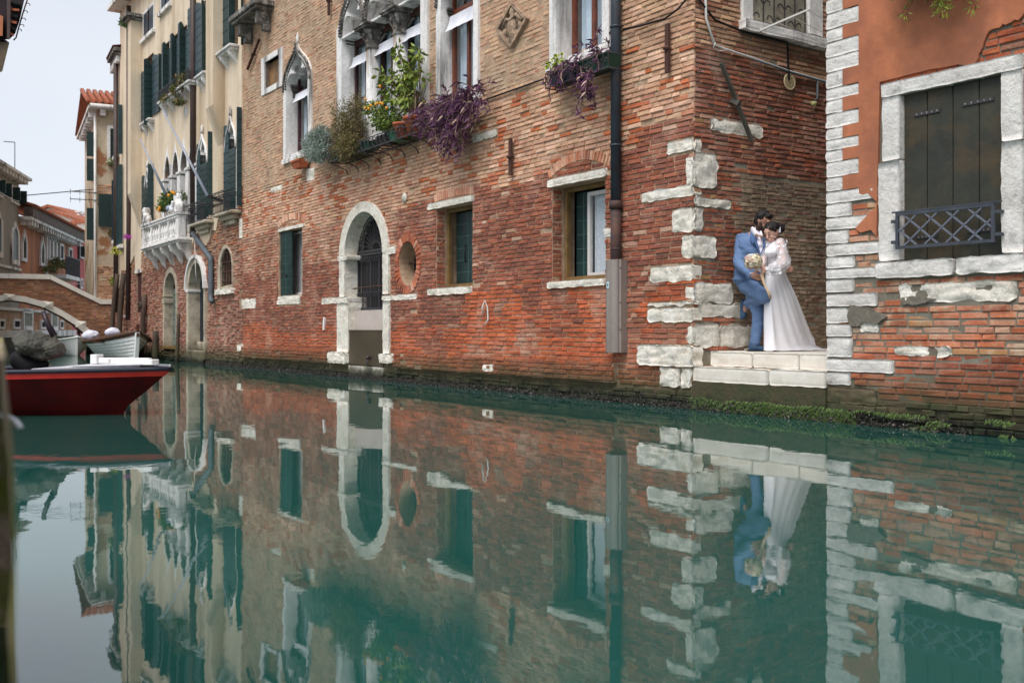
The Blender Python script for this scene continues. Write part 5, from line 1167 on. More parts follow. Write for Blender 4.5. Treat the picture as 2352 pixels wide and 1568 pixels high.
mb = MB(); mb.tube([(-.08, -.05, zt - .2), (-.08, -.05, .5)], .05, 6); mb.build('downpipe', m_stone_w, PN)
mb = MB()
for z in (6.5, 6.2): mb.beam((-1.0, -.1, z), (0, -.1, z), .03); [mb.beam((-1.0 + k * .35, -.1, z - .12), (-1.0 + k * .35, -.1, z + .1), .02) for k in range(3)]
mb.build('aerial_bracket', m_iron, PN)
mb = MB(); P_ = [(.62, -.012, 4.4 + .0), (.7, -.012, 4.75), (.85, -.012, 4.8), (.9, -.012, 4.6), (.72, -.012, 4.35), (.95, -.012, 4.2), (1.05, -.012, 4.5)]
mb.tube(P_, .022, 4); mb.build('blue_scrawl', M('pale blue spray', C(120, 172, 190), bump=0, vary=.1), PN)

# left bank beyond the bridge
FLB = Frame(((20 - CX) / FL * 43.7, 43.7), ang=atan2(FL, 630 - CX))
ge = lambda x, y, off=0: fp(FLB, 'e', x, y, off)
gf = lambda x, y, off=0: fp(FLB, 'f', x, y, off)
xg = ge(240, 500)[0]; xo = ge(918, 900)[0]; zg = fp(FLB, '1', 190, 1520, 0)[1]; zo = ge(240, 500)[1]
BRf = [C(176, 120, 84), C(160, 104, 74), C(186, 138, 100), C(146, 92, 68)]
PG = thing('grey_house', 'grey rendered house with white window frames at the far left bank', 'building', FLB, (0, 0, 0))
mb = MB(); mb.box(-14, xg, 0, 8, 1.9, zg); mb.build('wall', M('grey render', C(150, 146, 138), C(132, 128, 120), sc=.8, bump=.2, streak=True, vary=.1), PG)
mb = MB(); mb.box(-14, xg, -.02, 8, -1, 1.9); mb.build('ground_floor_wall', m_mortar, PG)
mb = MB(); mb.box(-14, xg + .3, -.5, 8, zg, zg + .12); mb.box(-14, xg + .15, -.3, .1, zg - .15, zg); mb.build('cornice', m_stone_w, PG)
for i in range(12): mb = MB(); mb.box(xg - .2 - i * .5, xg - i * .5, -.4, 0, zg - .2, zg); mb.build('eaves_bracket', m_stone_w, PG)
mb = MB(); mb.add([(-14, -.5, zg + .121), (xg + .3, -.5, zg + .121), (xg + .3, 5, zg + 1.9), (-14, 5, zg + 1.9)], [(0, 1, 2, 3)]); mb.build('roof', m_rooftile, PG)
for x0, x1, ya, yb in ((132, 235, 55, 300), (-60, 38, -40, 210)):
    p = ge(x0, ya); q = ge(x1, yb); windowp(PG, p[0], q[0], ge(x0, yb - 20)[1], p[1], fill=m_green, shut=.3)
p = ge(130, 480); q = ge(232, 1090); windowp(PG, p[0], q[0], q[1], p[1] - .1, arch=.7, fill=m_green, w=.22)
p = ge(-60, 380); q = ge(22, 990); windowp(PG, p[0], q[0], q[1], p[1], arch=.7, fill=m_green, w=.22)
mb = MB(); mb.box(-14, xg, -.12, 0, ge(150, 1110)[1] - .1, ge(150, 1110)[1]); mb.build('string_course', m_stone_w, PG)
PO = thing('ochre_house', 'low ochre house with gothic windows and a tiled roof on far left bank', 'building', FLB, (xg, 0, 0))
mb = MB(); mb.box(xg + .005, xo, .03, 8, 1.9, zo); mb.build('wall', M('ochre orange render', C(176, 112, 74), C(150, 94, 66), sc=1.2, bump=.2, streak=True, vary=.1, c3=C(96, 74, 62), sc3=1.2, t3=.6, w3=.08), PO)
mb = MB(); mb.box(xg + .005, xo, 0, 8, -1, 1.9); mb.build('ground_floor_wall', m_mortar, PO)
mb = MB(); mb.box(xg + .01, xo + .5, -.55, 8, zo, zo + .15); mb.build('cornice', m_stone_w, PO)
mb = MB(); mb.box(xg + .012, xo + .5, -.6, -.2, zo + .151, zo + .6); mb.build('parapet', M('dark brick eaves', C(110, 96, 88), C(84, 72, 68), bump=.3), PO)
for i in range(22): x = xg + .3 + i * (xo - xg) / 22; mb = MB(); mb.box(x, x + .14, -.5, .02, zo - .22, zo); mb.build('eaves_bracket', m_stone_w, PO)
mb = MB(); mb.add([(xg, -.62, zo + .6), (xo + .6, -.62, zo + .6), (xo + .2, 4, zo + 2.0), (xg, 4, zo + 2.0)], [(0, 1, 2, 3)])
for i in range(60): x = xg + .1 + i * (xo - xg) / 60; mb.tube([(x, -.7, zo + .64), (x, 3.5, zo + 1.9)], .09, 5)
mb.build('roof', m_rooftile, PO, kind='stuff')
for x0, x1, ya, yb in ((270, 332, 600, 1045), (505, 558, 700, 1105)):
    p = ge(x0, ya); q = ge(x1, yb); windowp(PO, p[0], q[0], q[1], p[1], arch=.9, w=.16, fill=m_dark)
xs = [ge(x, 900)[0] for x in (580, 598, 645, 690, 735, 765)]
for i in range(1, 4): windowp(PO, xs[i], xs[i + 1], ge(640, 1030)[1], ge(640, 700)[1] + .1, arch=.5, w=.1, fill=m_dark)
for x in xs[1:5]: mb = MB(); mb.box(x - .12, x + .12, -.16, -.02, ge(640, 1030)[1], ge(640, 770)[1]); mb.build('column', m_stone_w, PO)
mb = MB(); mb.box(xs[0] - .1, xs[0] + .1, -.1, .02, 2.1, zo - .2); mb.build('downpipe', m_stone_w, PO)
p = ge(755, 800); q = ge(802, 1040); windowp(PO, p[0], q[0], q[1], p[1], w=.14)
p = ge(865, 850); q = ge(912, 1210); windowp(PO, p[0], q[0], q[1], p[1], w=.14)
xa, xb = ge(604, 1100)[0], ge(800, 1100)[0]; zb = ge(604, 1195)[1]
mb = MB(); mb.box(xa, xb, -.9, 0, zb - .2, zb); mb.build('balcony_slab', m_stone_w, PO)
mb = MB()
for k in range(26): x = xa + (xb - xa) * k / 25; mb.beam((x, -.88, zb), (x, -.88, zb + .95), .03)
mb.beam((xa, -.88, zb + .96), (xb, -.88, zb + .96), .05); mb.beam((xb, -.88, zb + .96), (xb, 0, zb + .96), .05); mb.build('balcony_railing', m_iron, PO)
# canal side cellar floor seen through the arch: small windows, doors, stone bands
for par, a_, b_ in ((PG, -10, xg), (PO, xg, xo)):
    blk = []
    for x0, x1 in ((-40, 48), (192, 300), (630, 712), (935, 992)):
        p, q = gf(x0, 770 if x0 < 500 else 790), gf(x1, 935)
        if a_ <= p[0] < b_: windowp(par, p[0], q[0], q[1], p[1], w=.1, y=-.06); blk.append(rect(p[0], q[0], q[1], p[1]))
    for x0, x1 in ((340, 500), (790, 900)):
        p, q = gf(x0, 600), gf(x1, 960)
        if a_ <= p[0] < b_:
            windowp(par, p[0], q[0], q[1], p[1], w=.22, y=-.06, fill=M('pale door', C(150, 146, 132), C(110, 120, 108), bump=.1), name='door'); blk.append(rect(p[0], q[0], q[1], p[1]))
    mb = MB(); mb.box(a_, b_ - .01, -.1, 0, 1.8, 1.92); mb.build('string_course', m_stone_w, par)
    place_bricks(lay(a_ if a_ > -5 else -5, b_, .95, 1.8, blk, lambda x, z, rr: J(BRf, rr, .1, .8), FLB, seed=81, ch=.08, prot=(.0, .02)), par, 0)
    mb = MB(); mb.box(a_, b_ - .012, -.25, 0, .62, .93); mb.build('stone_footing', m_stone_w, par); mb = MB(); mb.box(a_, b_ - .014, -.2, 0, -1, .61); mb.build('mossy_footing', M('mossy base', C(84, 88, 54), C(64, 66, 44), bump=.5, bsc=8, algae=(.4, .3)), par)
# pink, peach and white houses
def houseat(name, label, pxl, Z, vp, pxr, ztop, col, sidepx=None, eave=.4):
    F = Frame(((pxl - CX) / FL * Z, Z), vp=vp); P = thing(name, label, 'building', F, (0, 0, 0)); xr = F.px(pxr, 700)[0]
    mb = MB(); mb.box(0, xr, 0, 8, -1, ztop); mb.build('wall', col, P); return F, P, xr
Fp = Frame(((985 * .18 - CX) / FL * 62, 62), ang=atan2(FL, 560 - CX))
PP = thing('pink_house', 'pink rendered house with grey gutter between ochre and peach houses', 'building', Fp, (0, 0, 0))
m_pink = M('pink render', C(190, 96, 96), C(172, 84, 86), sc=.8, bump=.15, streak=True, vary=.08)
pe = lambda F, x, y, off=0: fp(F, 'e', x, y, off)
xr = pe(Fp, 1080, 900)[0]; zp = pe(Fp, 1000, 715)[1]
mb = MB(); mb.box(0, xr, 0, 8, -1, zp); mb.box(-3.5, 0, .01, 8, -1, zp - .005); mb.build('wall', m_pink, PP)
mb = MB(); mb.box(-3.4, xr + .2, -.35, 8, zp, zp + .2); mb.build('gutter', m_zinc, PP); mb = MB(); mb.tube([(.15, -.08, zp), (.15, -.08, .5)], .07, 6); mb.build('downpipe', m_iron, PP)
mb = MB(); mb.add([(-3.4, -.4, zp + .201), (xr + .2, -.4, zp + .201), (xr - 1, 4, zp + 1.6), (-3.4, 4, zp + 1.6)], [(0, 1, 2, 3)])
for i in range(24): x = -3.3 + i * (xr + 3.4) / 24; mb.tube([(x, -.42, zp + .24), (x, 3.8, zp + 1.58)], .1, 5)
mb.build('roof', m_rooftile, PP, kind='stuff')
p = pe(Fp, 1010, 820); q = pe(Fp, 1060, 1010); windowp(PP, p[0], q[0], q[1], p[1], fill=m_green, shut=.4); 
p = pe(Fp, 1020, 1250); q = pe(Fp, 1045, 1390); windowp(PP, p[0], q[0], q[1], p[1], w=.12, surround=m_stone_w)
Fq = Frame(((1082 * .18 - CX) / FL * 74, 74), ang=atan2(FL, 440 - CX))
PQ = thing('peach_house', 'peach house with dark shutters in the distance beside the pink house', 'building', Fq, (0, 0, 0))
xr = pe(Fq, 1225, 900)[0]; zp = pe(Fq, 1085, 740)[1]
mb = MB(); mb.box(0, xr, 0, 8, -1, zp); mb.build('wall', M('peach render', C(216, 178, 150), C(200, 162, 138), bump=.1, streak=True, vary=.06), PQ)
mb = MB(); mb.box(-.2, xr, -.5, 8, zp, zp + .3); mb.build('cornice', m_stone_w, PQ)
for x0, x1, y0, y1 in ((1083, 1108, 880, 1075), (1130, 1160, 910, 1110), (1172, 1198, 950, 1140), (1130, 1155, 1265, 1420), (1172, 1200, 1300, 1450)):
    p = pe(Fq, x0, y0); q = pe(Fq, x1, y1); windowp(PQ, p[0], q[0], q[1], p[1], fill=M('navy shutter', C(36, 44, 66), bump=0), shut=.5 if y0 < 1200 else None)
def gable(name, label, x0, x1, xr_, Z, ze, zr, depth, px_off):
    F = Frame(((x0 * .18 - CX) / FL * Z, Z), ang=radians(-6)); P = thing(name, label, 'building', F, (0, 0, 0))
    g = lambda x, y: fp(F, 'e', x, y); a = g(x0, ze); r = g(xr_, zr); b = g(x1, px_off)
    m_ww = M('white render', C(226, 220, 214), C(214, 206, 200), bump=.1, vary=.04)
    mb = MB(); mb.prism([(a[0], -1), (b[0], -1), b, r, a], [], 0, depth, back=True); mb.build('wall', m_ww, P)
    for u, v in ((a, r), (r, b)):
        d = Vector((v[0] - u[0], v[1] - u[1])).normalized() * .4; u2 = (u[0] - (d.x if u is a else 0), u[1] - (d.y if u is a else 0)); v2 = (v[0] + (d.x if v is b else 0), v[1] + (d.y if v is b else 0))
        mb = MB(); mb.prism([(u2[0], u2[1] + .01), (v2[0], v2[1] + .01), (v2[0], v2[1] + .25), (u2[0], u2[1] + .25)], [], -.4, depth + .4, back=True); mb.build('roof_slope', m_rooftile, P)
    return F, P, g
FH, PH, g = gable('white_gabled_house', 'white gabled house with red tiled roof and two chimneys', 400, 1190, 640, 92, 430, 348, 10, 575)
for x0, x1, y0, y1 in ((938, 972, 402, 520), (1020, 1054, 425, 550)):
    p, q = g(x0, y0), g(x1, y1); mb = MB(); mb.box(p[0], q[0], .5, 1.9, q[1] - 1, p[1]); cmy = mb.build('chimney', M('white render'), PH); mb = MB(); mb.box(p[0] - .15, q[0] + .15, .35, 2.05, p[1] - .5, p[1] - .3); mb.box(p[0] - .1, q[0] + .1, .4, 2, p[1], p[1] + .12); mb.build('chimney_cap', m_stone_w, cmy)
FH2, PH2, g2 = gable('white_low_house', 'lower white gabled house in front of the two chimneys', 500, 1100, 682, 84, 480, 415, 8, 560)
p, q = g2(1092, 610), g2(1145, 740)
windowp(PH2, p[0] - 2.4, p[0] - .9, q[1], p[1], fill=M('blue grey glass', C(84, 100, 124), rough=.2, bump=0))
FH3, PH3, g3 = gable('pale_terrace_house', 'pale house with blue glass terrace window beside the chimneys', 985, 1260, 1060, 80, 560, 552, 8, 600)
p, q = g3(1092, 610), g3(1145, 735); windowp(PH3, p[0], q[0], q[1], p[1], fill=M('blue grey glass'))
# television aerial above the grey house and cables across the canal
def pt(px, py, Z): return ((px - CX) / FL * Z, Z, EYE + (HY - py) / FL * Z)
def wire(name, label, a, b, s, r=.012, mat=m_black, cat='cable', group=None):
    mb = MB(); mb.tube(sag(a, b, s, 14), r, 4); return tag(mb.build(name, mat), label, cat, group)
P = thing('rooftop_aerial', 'thin aerial mast with bent top standing above the grey house', 'aerial', FW, pt(33, 400, 47))
mb = MB(); a, b, c = pt(34, 425, 47), pt(34, 327, 47), pt(8, 325, 47); mb.tube([a, b], .022, 5); mb.tube([b, c], .022, 5); mb.build('mast', m_zinc, P)
wire('overhead_cable', 'thick sagging cable from the grey house to the narrow house', pt(-20, 456, 43), pt(215, 435, 41), .0, .022)
wire('overhead_cable', 'thin pale cable running to the corner of the grey house', pt(-10, 435, 30), pt(44, 463, 44), .05, .012, m_whitecable)
wire('washing_line', 'washing line low in front of the ochre house', pt(50, 627, 44), pt(205, 650, 60), .2, .015, m_whitecable)

# ------------------------------------------------------------------ mooring poles by the cream palace
def pole(label, base, topp, r=.11, base_z=-1.0, extra=None):
    o = thing('mooring_pole', label, 'mooring pole', FW, base, 'wooden mooring poles along the palace')
    a = Vector((base[0], base[1], base_z)); b = Vector(topp); n = 8
    mb = MB(); mb.tube([tuple(a.lerp(b, i / n) + Vector((.03 * noise.noise(Vector((i, base[0], 1))), .03 * noise.noise(Vector((i, 2, base[0]))), 0))) for i in range(n + 1)], [r * (1.08 - .25 * i / n + .08 * noise.noise(Vector((i * .9, base[1], 4)))) for i in range(n + 1)], 9)
    if extra: extra(mb)
    mb.build('trunk', m_wood, o); return o
pp = lambda x, y, Z: pt(*zz('d', x, y), Z)
pole('tall dark leaning mooring pole standing nearest to the bridge', pp(90, 1140, 36), pp(243, 360, 36), .095)
pole('thick grey mooring pole reaching up to the brown downpipe', pp(205, 1080, 35.8), pp(320, 350, 35.8), .11)
def cross(mb): a = pp(500, 740, 33.6); b = pp(585, 725, 33.6); mb.tube([a, b], .05, 6); mb.tube([pp(520, 800, 33.6), pp(560, 745, 33.6), pp(600, 640, 33.6)], .07, 6)
pole('knotted mooring pole with lashings behind the white clinker boat', pp(525, 1110, 33.6), pp(592, 625, 33.6), .1, extra=cross)
pole('short brown mooring stump beside the bow of the clinker boat', pp(725, 1400, 30), pp(735, 1085, 30), .11)
pole('thin weathered post next to the pointed arch door', pp(1000, 1290, 28.6), pp(1015, 870, 28.6), .06)
# ------------------------------------------------------------------ boats
def hull(P, L, B, H, mat, in_mat, rail, bow=1.0, flare=.72, sheer=.25, stern=.75, draft=.15, n=22, name='hull', railw=.045, lap=0, stem=None, rake=.35, keel=0):
    """open hull along local +x (bow at +x), waterline at z=0"""
    m = 9; vs = []; fs = []
    def prof(t):
        w = (1 - max(0, (t - .35) / .65) ** 2.1) * (stern + (1 - stern) * min(1, t / .4)); return w * B / 2
    for i in range(n + 1):
        t = i / n; w = prof(t) if t < 1 else .012; zs = H + sheer * max(0, t - .3) ** 2 * 2 + .08 * (1 - t) ** 2
        for k in range(m + 1):
            u = k / m; wf = (flare + (1 - flare) * u) * (u ** .45 if u > 0 else 0); xr = rake * t ** 3 * u
            vs.append((-L / 2 + L * t - rake + xr if t > .0 else -L / 2 - rake, w * wf, -draft + (zs + draft) * u + (keel * t ** 4 * (1 - u))))
    M_ = m + 1
    mb = MB(); mb.smooth = not lap
    for sg in (1, -1):
        b = len(mb.v); mb.add([(x, y * sg, z) for x, y, z in vs], [(i * M_ + k, (i + 1) * M_ + k, (i + 1) * M_ + k + 1, i * M_ + k + 1) for i in range(n) for k in range(m)])
    mb.smooth = False; T = [(vs[k][0], vs[k][1], vs[k][2]) for k in range(M_)]
    mb.add(T + [(a, -b_, c) for a, b_, c in T], [(k, k + 1, M_ + k + 1, M_ + k) for k in range(m)])
    h = mb.build(name, mat, P)
    if lap:                                          # clinker laps
        mb = MB()
        for sg in (1, -1):
            for k in range(2, m):
                mb.tube([(vs[i * M_ + k][0], vs[i * M_ + k][1] * sg + .006 * sg, vs[i * M_ + k][2]) for i in range(n + 1)], .009, 4)
        mb.build('plank_lap', M('clinker lap shadow line', C(150, 152, 150), bump=0, vary=.1), h, kind='stuff')
    mb = MB()
    for sg in (1, -1): mb.tube([(vs[i * M_ + m][0], vs[i * M_ + m][1] * sg, vs[i * M_ + m][2]) for i in range(n + 1)], railw, 7)
    mb.tube([(T[-1][0], T[-1][1], T[-1][2]), (T[-1][0], -T[-1][1], T[-1][2])], railw, 6); mb.build('gunwale', rail, P)
    mb = MB(); mb.smooth = True
    for sg in (1, -1):
        mb.add([(vs[i * M_ + k][0], vs[i * M_ + k][1] * sg * .94, max(vs[i * M_ + k][2] + .015, .08)) for i in range(n + 1) for k in range(2, M_)], [(i * 8 + k, i * 8 + k + 1, (i + 1) * 8 + k + 1, (i + 1) * 8 + k) for i in range(n) for k in range(7)])
    mb.add([(vs[i * M_ + 2][0], vs[i * M_ + 2][1] * .94 * sg, .081) for i in range(n + 1) for sg in (-1, 1)], [(2 * i, 2 * i + 2, 2 * i + 3, 2 * i + 1) for i in range(n)])
    mb.build('inner_lining', in_mat, P, fix=False)
    return vs, M_
m_red = M('glossy dark red paint', C(78, 10, 12), C(54, 7, 9), sc=2, rough=.5, bump=.03, vary=.15, spec=.12)
m_boatwhite = M('white boat paint', C(238, 238, 234), C(222, 222, 220), rough=.4, bump=.05, vary=.06, spec=.5)
m_varn = M('varnished mahogany', C(98, 56, 38), C(72, 42, 32), sc=6, rough=.35, bump=.05, spec=.5)
# red boat in the foreground, bow pointing to the right
Zb = 11.2
bw = Vector(((352 - CX) / FL * Zb, Zb, 0))
hd = radians(-8)
FRd = Frame((bw.x - 2.1 * cos(hd), bw.y - 2.1 * sin(hd)), ang=hd)
RB = thing('red_boat', 'dark red wooden boat with white foredeck moored at the left', 'boat', FRd, (0, 0, 0))
LR, BRd, HR = 4.6, 1.5, .47
n = 24
def rb(t):                                          # half beam, gunwale height, chine half beam
    w = (1 - max(0, (t - .3) / .7) ** 2.4) * (.8 + .2 * min(1, t / .4)) * BRd / 2; return w
ring = []
for i in range(n + 1):
    t = i / n; w = max(rb(t), .012); x = -LR / 2 + LR * t; z = HR + .06 * max(0, t - .4); ck = max(w * .62 - .02, .008); xk = x - .62 * t ** 5 ; xm = x - .5 * t ** 5
    ring.append([(x, w, z), (x - .08 * t ** 5, w * .99, z - .07), (x - .27 * t ** 5, (w * .88), z * .55), (x - .5 * t ** 5, ck + .1 * (1 - t), .1), (x - .64 * t ** 5, ck * .6, -.1), (x - .64 * t ** 5, 0, -.16)])
mb = MB(); mb.smooth = True
for sg in (1, -1):
    b = len(mb.v); mb.add([(p[0], p[1] * sg, p[2]) for r_ in ring for p in r_[1:]], [(i * 5 + k, (i + 1) * 5 + k, (i + 1) * 5 + k + 1, i * 5 + k + 1) for i in range(n) for k in range(4)])
mb.smooth = False; T = ring[0]; mb.add([(p[0], p[1], p[2]) for p in T] + [(p[0], -p[1], p[2]) for p in T], [(k, k + 1, 7 + k, 6 + k) for k in range(5)])
hl = mb.build('hull', m_red, RB)
mb = MB(); mb.smooth = True
for sg in (1, -1): mb.add([(p[0], (p[1] + .012) * sg, p[2]) for r_ in ring for p in r_[:2]], [(i * 2, i * 2 + 2, i * 2 + 3, i * 2 + 1) for i in range(n)])
mb.build('red_band', M('bright red band', C(196, 44, 32), C(176, 38, 30), rough=.3, bump=0, vary=.08, spec=.5), hl)
mb = MB()
for sg in (1, -1): mb.tube([(p[0][0] + .0, (p[0][1] + .015) * sg, p[0][2] + .012) for p in ring], .024, 7)
mb.build('rubbing_strake', M('dark rubber strake', C(40, 42, 54), rough=.5, bump=0), RB)
mb = MB(); ds_ = [r_ for r_ in ring if r_[0][0] > 1.15]
mb.add([(r_[0][0], r_[0][1] * sg * .97, r_[0][2] + .03 + (.03 if sg else 0)) for r_ in ds_ for sg in (-1, 0, 1)], [(3 * i + a, 3 * i + 3 + a, 3 * i + 4 + a, 3 * i + 1 + a) for i in range(len(ds_) - 1) for a in (0, 1)]); mb.build('foredeck', M('lilac grey deck paint', C(204, 202, 208), C(186, 184, 190), sc=5, rough=.5, bump=.1, vary=.1, c3=C(150, 146, 144), sc3=5, t3=.64), RB, fix=False)
mb = MB(); mb.add([(.95, -.5, .5), (1.35, -.42, .52), (2.0, -.12, .54), (2.0, .2, .55), (1.2, .5, .53)] + [(.95, -.5, .53), (1.35, -.42, .545), (2.0, -.12, .57), (2.0, .2, .58), (1.2, .5, .56)], [(0, 1, 2, 3, 4), (9, 8, 7, 6, 5), (0, 1, 6, 5), (1, 2, 7, 6), (2, 3, 8, 7), (3, 4, 9, 8), (4, 0, 5, 9)]); mb.build('hatch_cover', M('lilac grey deck paint'), RB)
mb = MB(); mb.box(1.25, 1.95, .18, .26, .56, .63); mb.box(1.25, 1.33, .14, .3, .56, .67); mb.box(1.5, 1.62, -.1, -.05, .58, .63); mb.box(1.95, 2.12, -.06, .1, .56, .62); mb.build('deck_coaming', M('white boat paint'), RB, bevel=.008)
mb = MB(); mb.add([(r_[0][0], r_[0][1] * sg * .95, .12) for r_ in ring if r_[0][0] <= -.1 for sg in (-1, 1)], [(2 * i, 2 * i + 2, 2 * i + 3, 2 * i + 1) for i in range(len([r_ for r_ in ring if r_[0][0] <= -.1]) - 1)]); mb.build('floorboards', m_wood, RB)
mb = MB(); mb.box(-1.3, -1.0, -.45, .45, .3, .34); mb.build('thwart', m_boatwhite, RB)
# blobs remeshed into one skin
def skin(parts, voxel, name, mat, parent=None, smooth=6, F=None, disp=None):
    """parts: ('c', a, b, ra, rb) tapered capsule | ('e', centre, (rx,ry,rz), rot euler or None)"""
    bm = bmesh.new()
    for p in parts:
        if p[0] == 'c':
            a, b = Vector(p[1]), Vector(p[2]); ra, rb_ = p[3], p[4]; d = b - a; L_ = max(d.length, 1e-5)
            q = Vector((0, 0, 1)).rotation_difference(d.normalized()).to_matrix().to_4x4() if d.length > 1e-6 else Matrix()
            N_ = 16; rings = []
            for j in range(7): th = -pi / 2 + (pi / 2) * j / 6; rings.append((ra * cos(th), ra * sin(th)))
            for j in range(7): th = (pi / 2) * j / 6; rings.append((rb_ * cos(th), L_ + rb_ * sin(th)))
            vv = []
            for (r_, z_) in rings:
                vv.append([bm.verts.new(a + (q @ Vector((max(r_, 1e-4) * cos(2 * pi * k / N_), max(r_, 1e-4) * sin(2 * pi * k / N_), z_)))) for k in range(N_)])
            for j in range(len(vv) - 1):
                for k in range(N_): bm.faces.new((vv[j][k], vv[j][(k + 1) % N_], vv[j + 1][(k + 1) % N_], vv[j + 1][k]))
            bm.faces.new(vv[0][::-1]); bm.faces.new(vv[-1])
        else:
            rot = Matrix.Identity(4)
            if len(p) > 3 and p[3]:
                from mathutils import Euler
                rot = Euler(p[3]).to_matrix().to_4x4()
            bmesh.ops.create_icosphere(bm, subdivisions=3, radius=1, matrix=Matrix.Translation(p[1]) @ rot @ Matrix.Diagonal((*p[2], 1)))
    me = bpy.data.meshes.new(name + '_src'); bm.to_mesh(me); bm.free()
    o = bpy.data.objects.new(name + '_src', me); COL.objects.link(o)
    r_ = o.modifiers.new('r', 'REMESH'); r_.mode = 'VOXEL'; r_.voxel_size = voxel; r_.use_smooth_shade = True
    if smooth: s_ = o.modifiers.new('s', 'SMOOTH'); s_.factor = .5; s_.iterations = smooth
    dg = bpy.context.evaluated_depsgraph_get(); dg.update(); ev = o.evaluated_get(dg); nm = bpy.data.meshes.new_from_object(ev)
    bpy.data.objects.remove(o); bpy.data.meshes.remove(me)
    nm.name = name; nm.materials.clear(); nm.materials.append(mat)
    if disp:
        nrm = [v.normal.copy() for v in nm.vertices]
        for v, nn in zip(nm.vertices, nrm): v.co += nn * disp(v.co)
    off = BASE.get(parent.name, Vector((0, 0, 0))) if parent else Vector((0, 0, 0))
    if off.length:
        for v in nm.vertices: v.co -= off
    nm.polygons.foreach_set('use_smooth', [True] * len(nm.polygons)); nm.update()
    ob = bpy.data.objects.new(name, nm); COL.objects.link(ob)
    if parent is not None: ob.parent = parent; BASE[ob.name] = off
    elif F is not None: ob.location = F.o; ob.rotation_euler = (0, 0, F.ang)
    return ob
# outboard motor under a grey tarpaulin, standing on the stern
pf = lambda x, y, Z=11.3: pt(*zz('f', x, y), Z)
OM = thing('covered_outboard', 'outboard motor wrapped in a crumpled grey tarpaulin on the red boat', 'outboard motor', FW, pf(560, 1540))
def crumple(co):
    d = .010 * noise.noise(co * 5)
    for K, am in ((Vector(pf(430, 1340)), .024), (Vector(pf(880, 1010)), .016), (Vector(pf(230, 1100)), .014)):
        v = co - K; r_ = v.length; an = atan2(v.z, v.x + v.y * .5); d -= am * (abs(noise.noise(Vector((an * 11, r_ * 2.2, K.x)))) * 1.5) * min(1, r_ / .12) * max(0, 1 - r_ / .75)
    return d - .016 * abs(noise.noise(Vector((co.x * 10 + co.z * 6, co.y * 9, co.z * 16 - co.x * 8))))
c0 = Vector(pf(560, 1180)); s_ = 11.3 / FL * .9408 / 6.533
parts = [('e', c0, (300 * s_, .3, 230 * s_), (0, .25, 0)), ('e', Vector(pf(330, 1130)), (130 * s_, .15, 130 * s_)), ('e', Vector(pf(470, 1080)), (190 * s_, .26, 150 * s_)), ('e', Vector(pf(870, 1250)), (150 * s_, .2, 160 * s_)), ('e', Vector(pf(700, 1380)), (180 * s_, .2, 80 * s_)),
         ('c', pf(560, 1150), pf(200, 1100), .13, .012), ('c', pf(800, 1250), pf(1045, 1310), .12, .015), ('c', pf(860, 1200), pf(880, 1020), .07, .03), ('c', pf(420, 1250), pf(400, 1330), .12, .06)]
m_tarp = M('grey tarpaulin', C(84, 82, 72), C(62, 60, 54), sc=4, rough=.34, bump=.9, bsc=7, bdist=.07, vary=.12, spec=.45)
skin(parts, .014, 'tarpaulin', m_tarp, OM, 3, disp=crumple)
skin([('c', pf(380, 1340), pf(330, 1430), .06, .11), ('c', pf(330, 1430), pf(520, 1540), .12, .14), ('c', pf(520, 1480), pf(700, 1500), .1, .06)], .02, 'motor_body', M('black motor cowl', C(18, 18, 20), rough=.6, bump=.2, spec=.15), OM, 3)
mb = MB(); mb.tube([pf(690, 650), pf(760, 850), pf(860, 1040)], [.024, .032, .04], 10); mb.build('tiller_shaft', M('black plum shaft', C(40, 28, 36), rough=.4, bump=0), OM)
mb = MB(); mb.tube([pf(620, 1560), pf(650, 1490), pf(700, 1440)], .008, 5); mb.tube([pf(690, 1560), pf(780, 1510), pf(830, 1490)], .008, 5); mb.tube([pf(550, 1560), pf(545, 1440)], .02, 5); mb.build('lashing_rope', M('hemp rope', C(170, 150, 120), bump=.2), OM)

# white clinker boat with brown gunwale, bow towards us
FC = Frame((-12.46, 31.68), ang=radians(-58))
CB = thing('clinker_boat', 'white clinker rowing boat with brown gunwale and upright stem post', 'boat', FC, (0, 0, 0))
vs_, M2 = hull(CB, 5.15, 1.97, .55, m_boatwhite, m_varn, M('brown gunwale', C(80, 56, 42), rough=.4, bump=.05), stern=.72, sheer=.36, draft=.12, lap=1, railw=.05, flare=.55, rake=.22)
mb = MB(); mb.smooth = True
for sg in (1, -1): mb.add([(vs_[i * M2 + k][0], (vs_[i * M2 + k][1] + .012) * sg, vs_[i * M2 + k][2]) for i in range(23) for k in (8, 9)], [(2 * i, 2 * i + 2, 2 * i + 3, 2 * i + 1) for i in range(22)])
mb.build('brown_strake', m_varn, CB)
tipx = vs_[22 * M2 + 9][0]
mb = MB(); mb.beam((tipx + .03, 0, .75), (tipx + .06, 0, 1.12), .09, .08); mb.build('stem_post', m_varn, CB); mb = MB(); mb.add([(tipx + .09, -.05, 0.88), (tipx + .09, .05, 0.88), (tipx - .16, .05, -.15), (tipx - .16, -.05, -.15), (tipx - .06, -.06, 0.88), (tipx - .06, .06, 0.88), (tipx - .35, .06, -.15), (tipx - .35, -.06, -.15)], [(0, 1, 2, 3), (0, 3, 7, 4), (1, 5, 6, 2)]); mb.build('stem', m_boatwhite, CB)
mb = MB(); mb.box(-1.2, -.9, -.95, .95, .5, .55); mb.box(.6, .9, -.9, .9, .55, .6); mb.build('thwart', m_varn, CB)
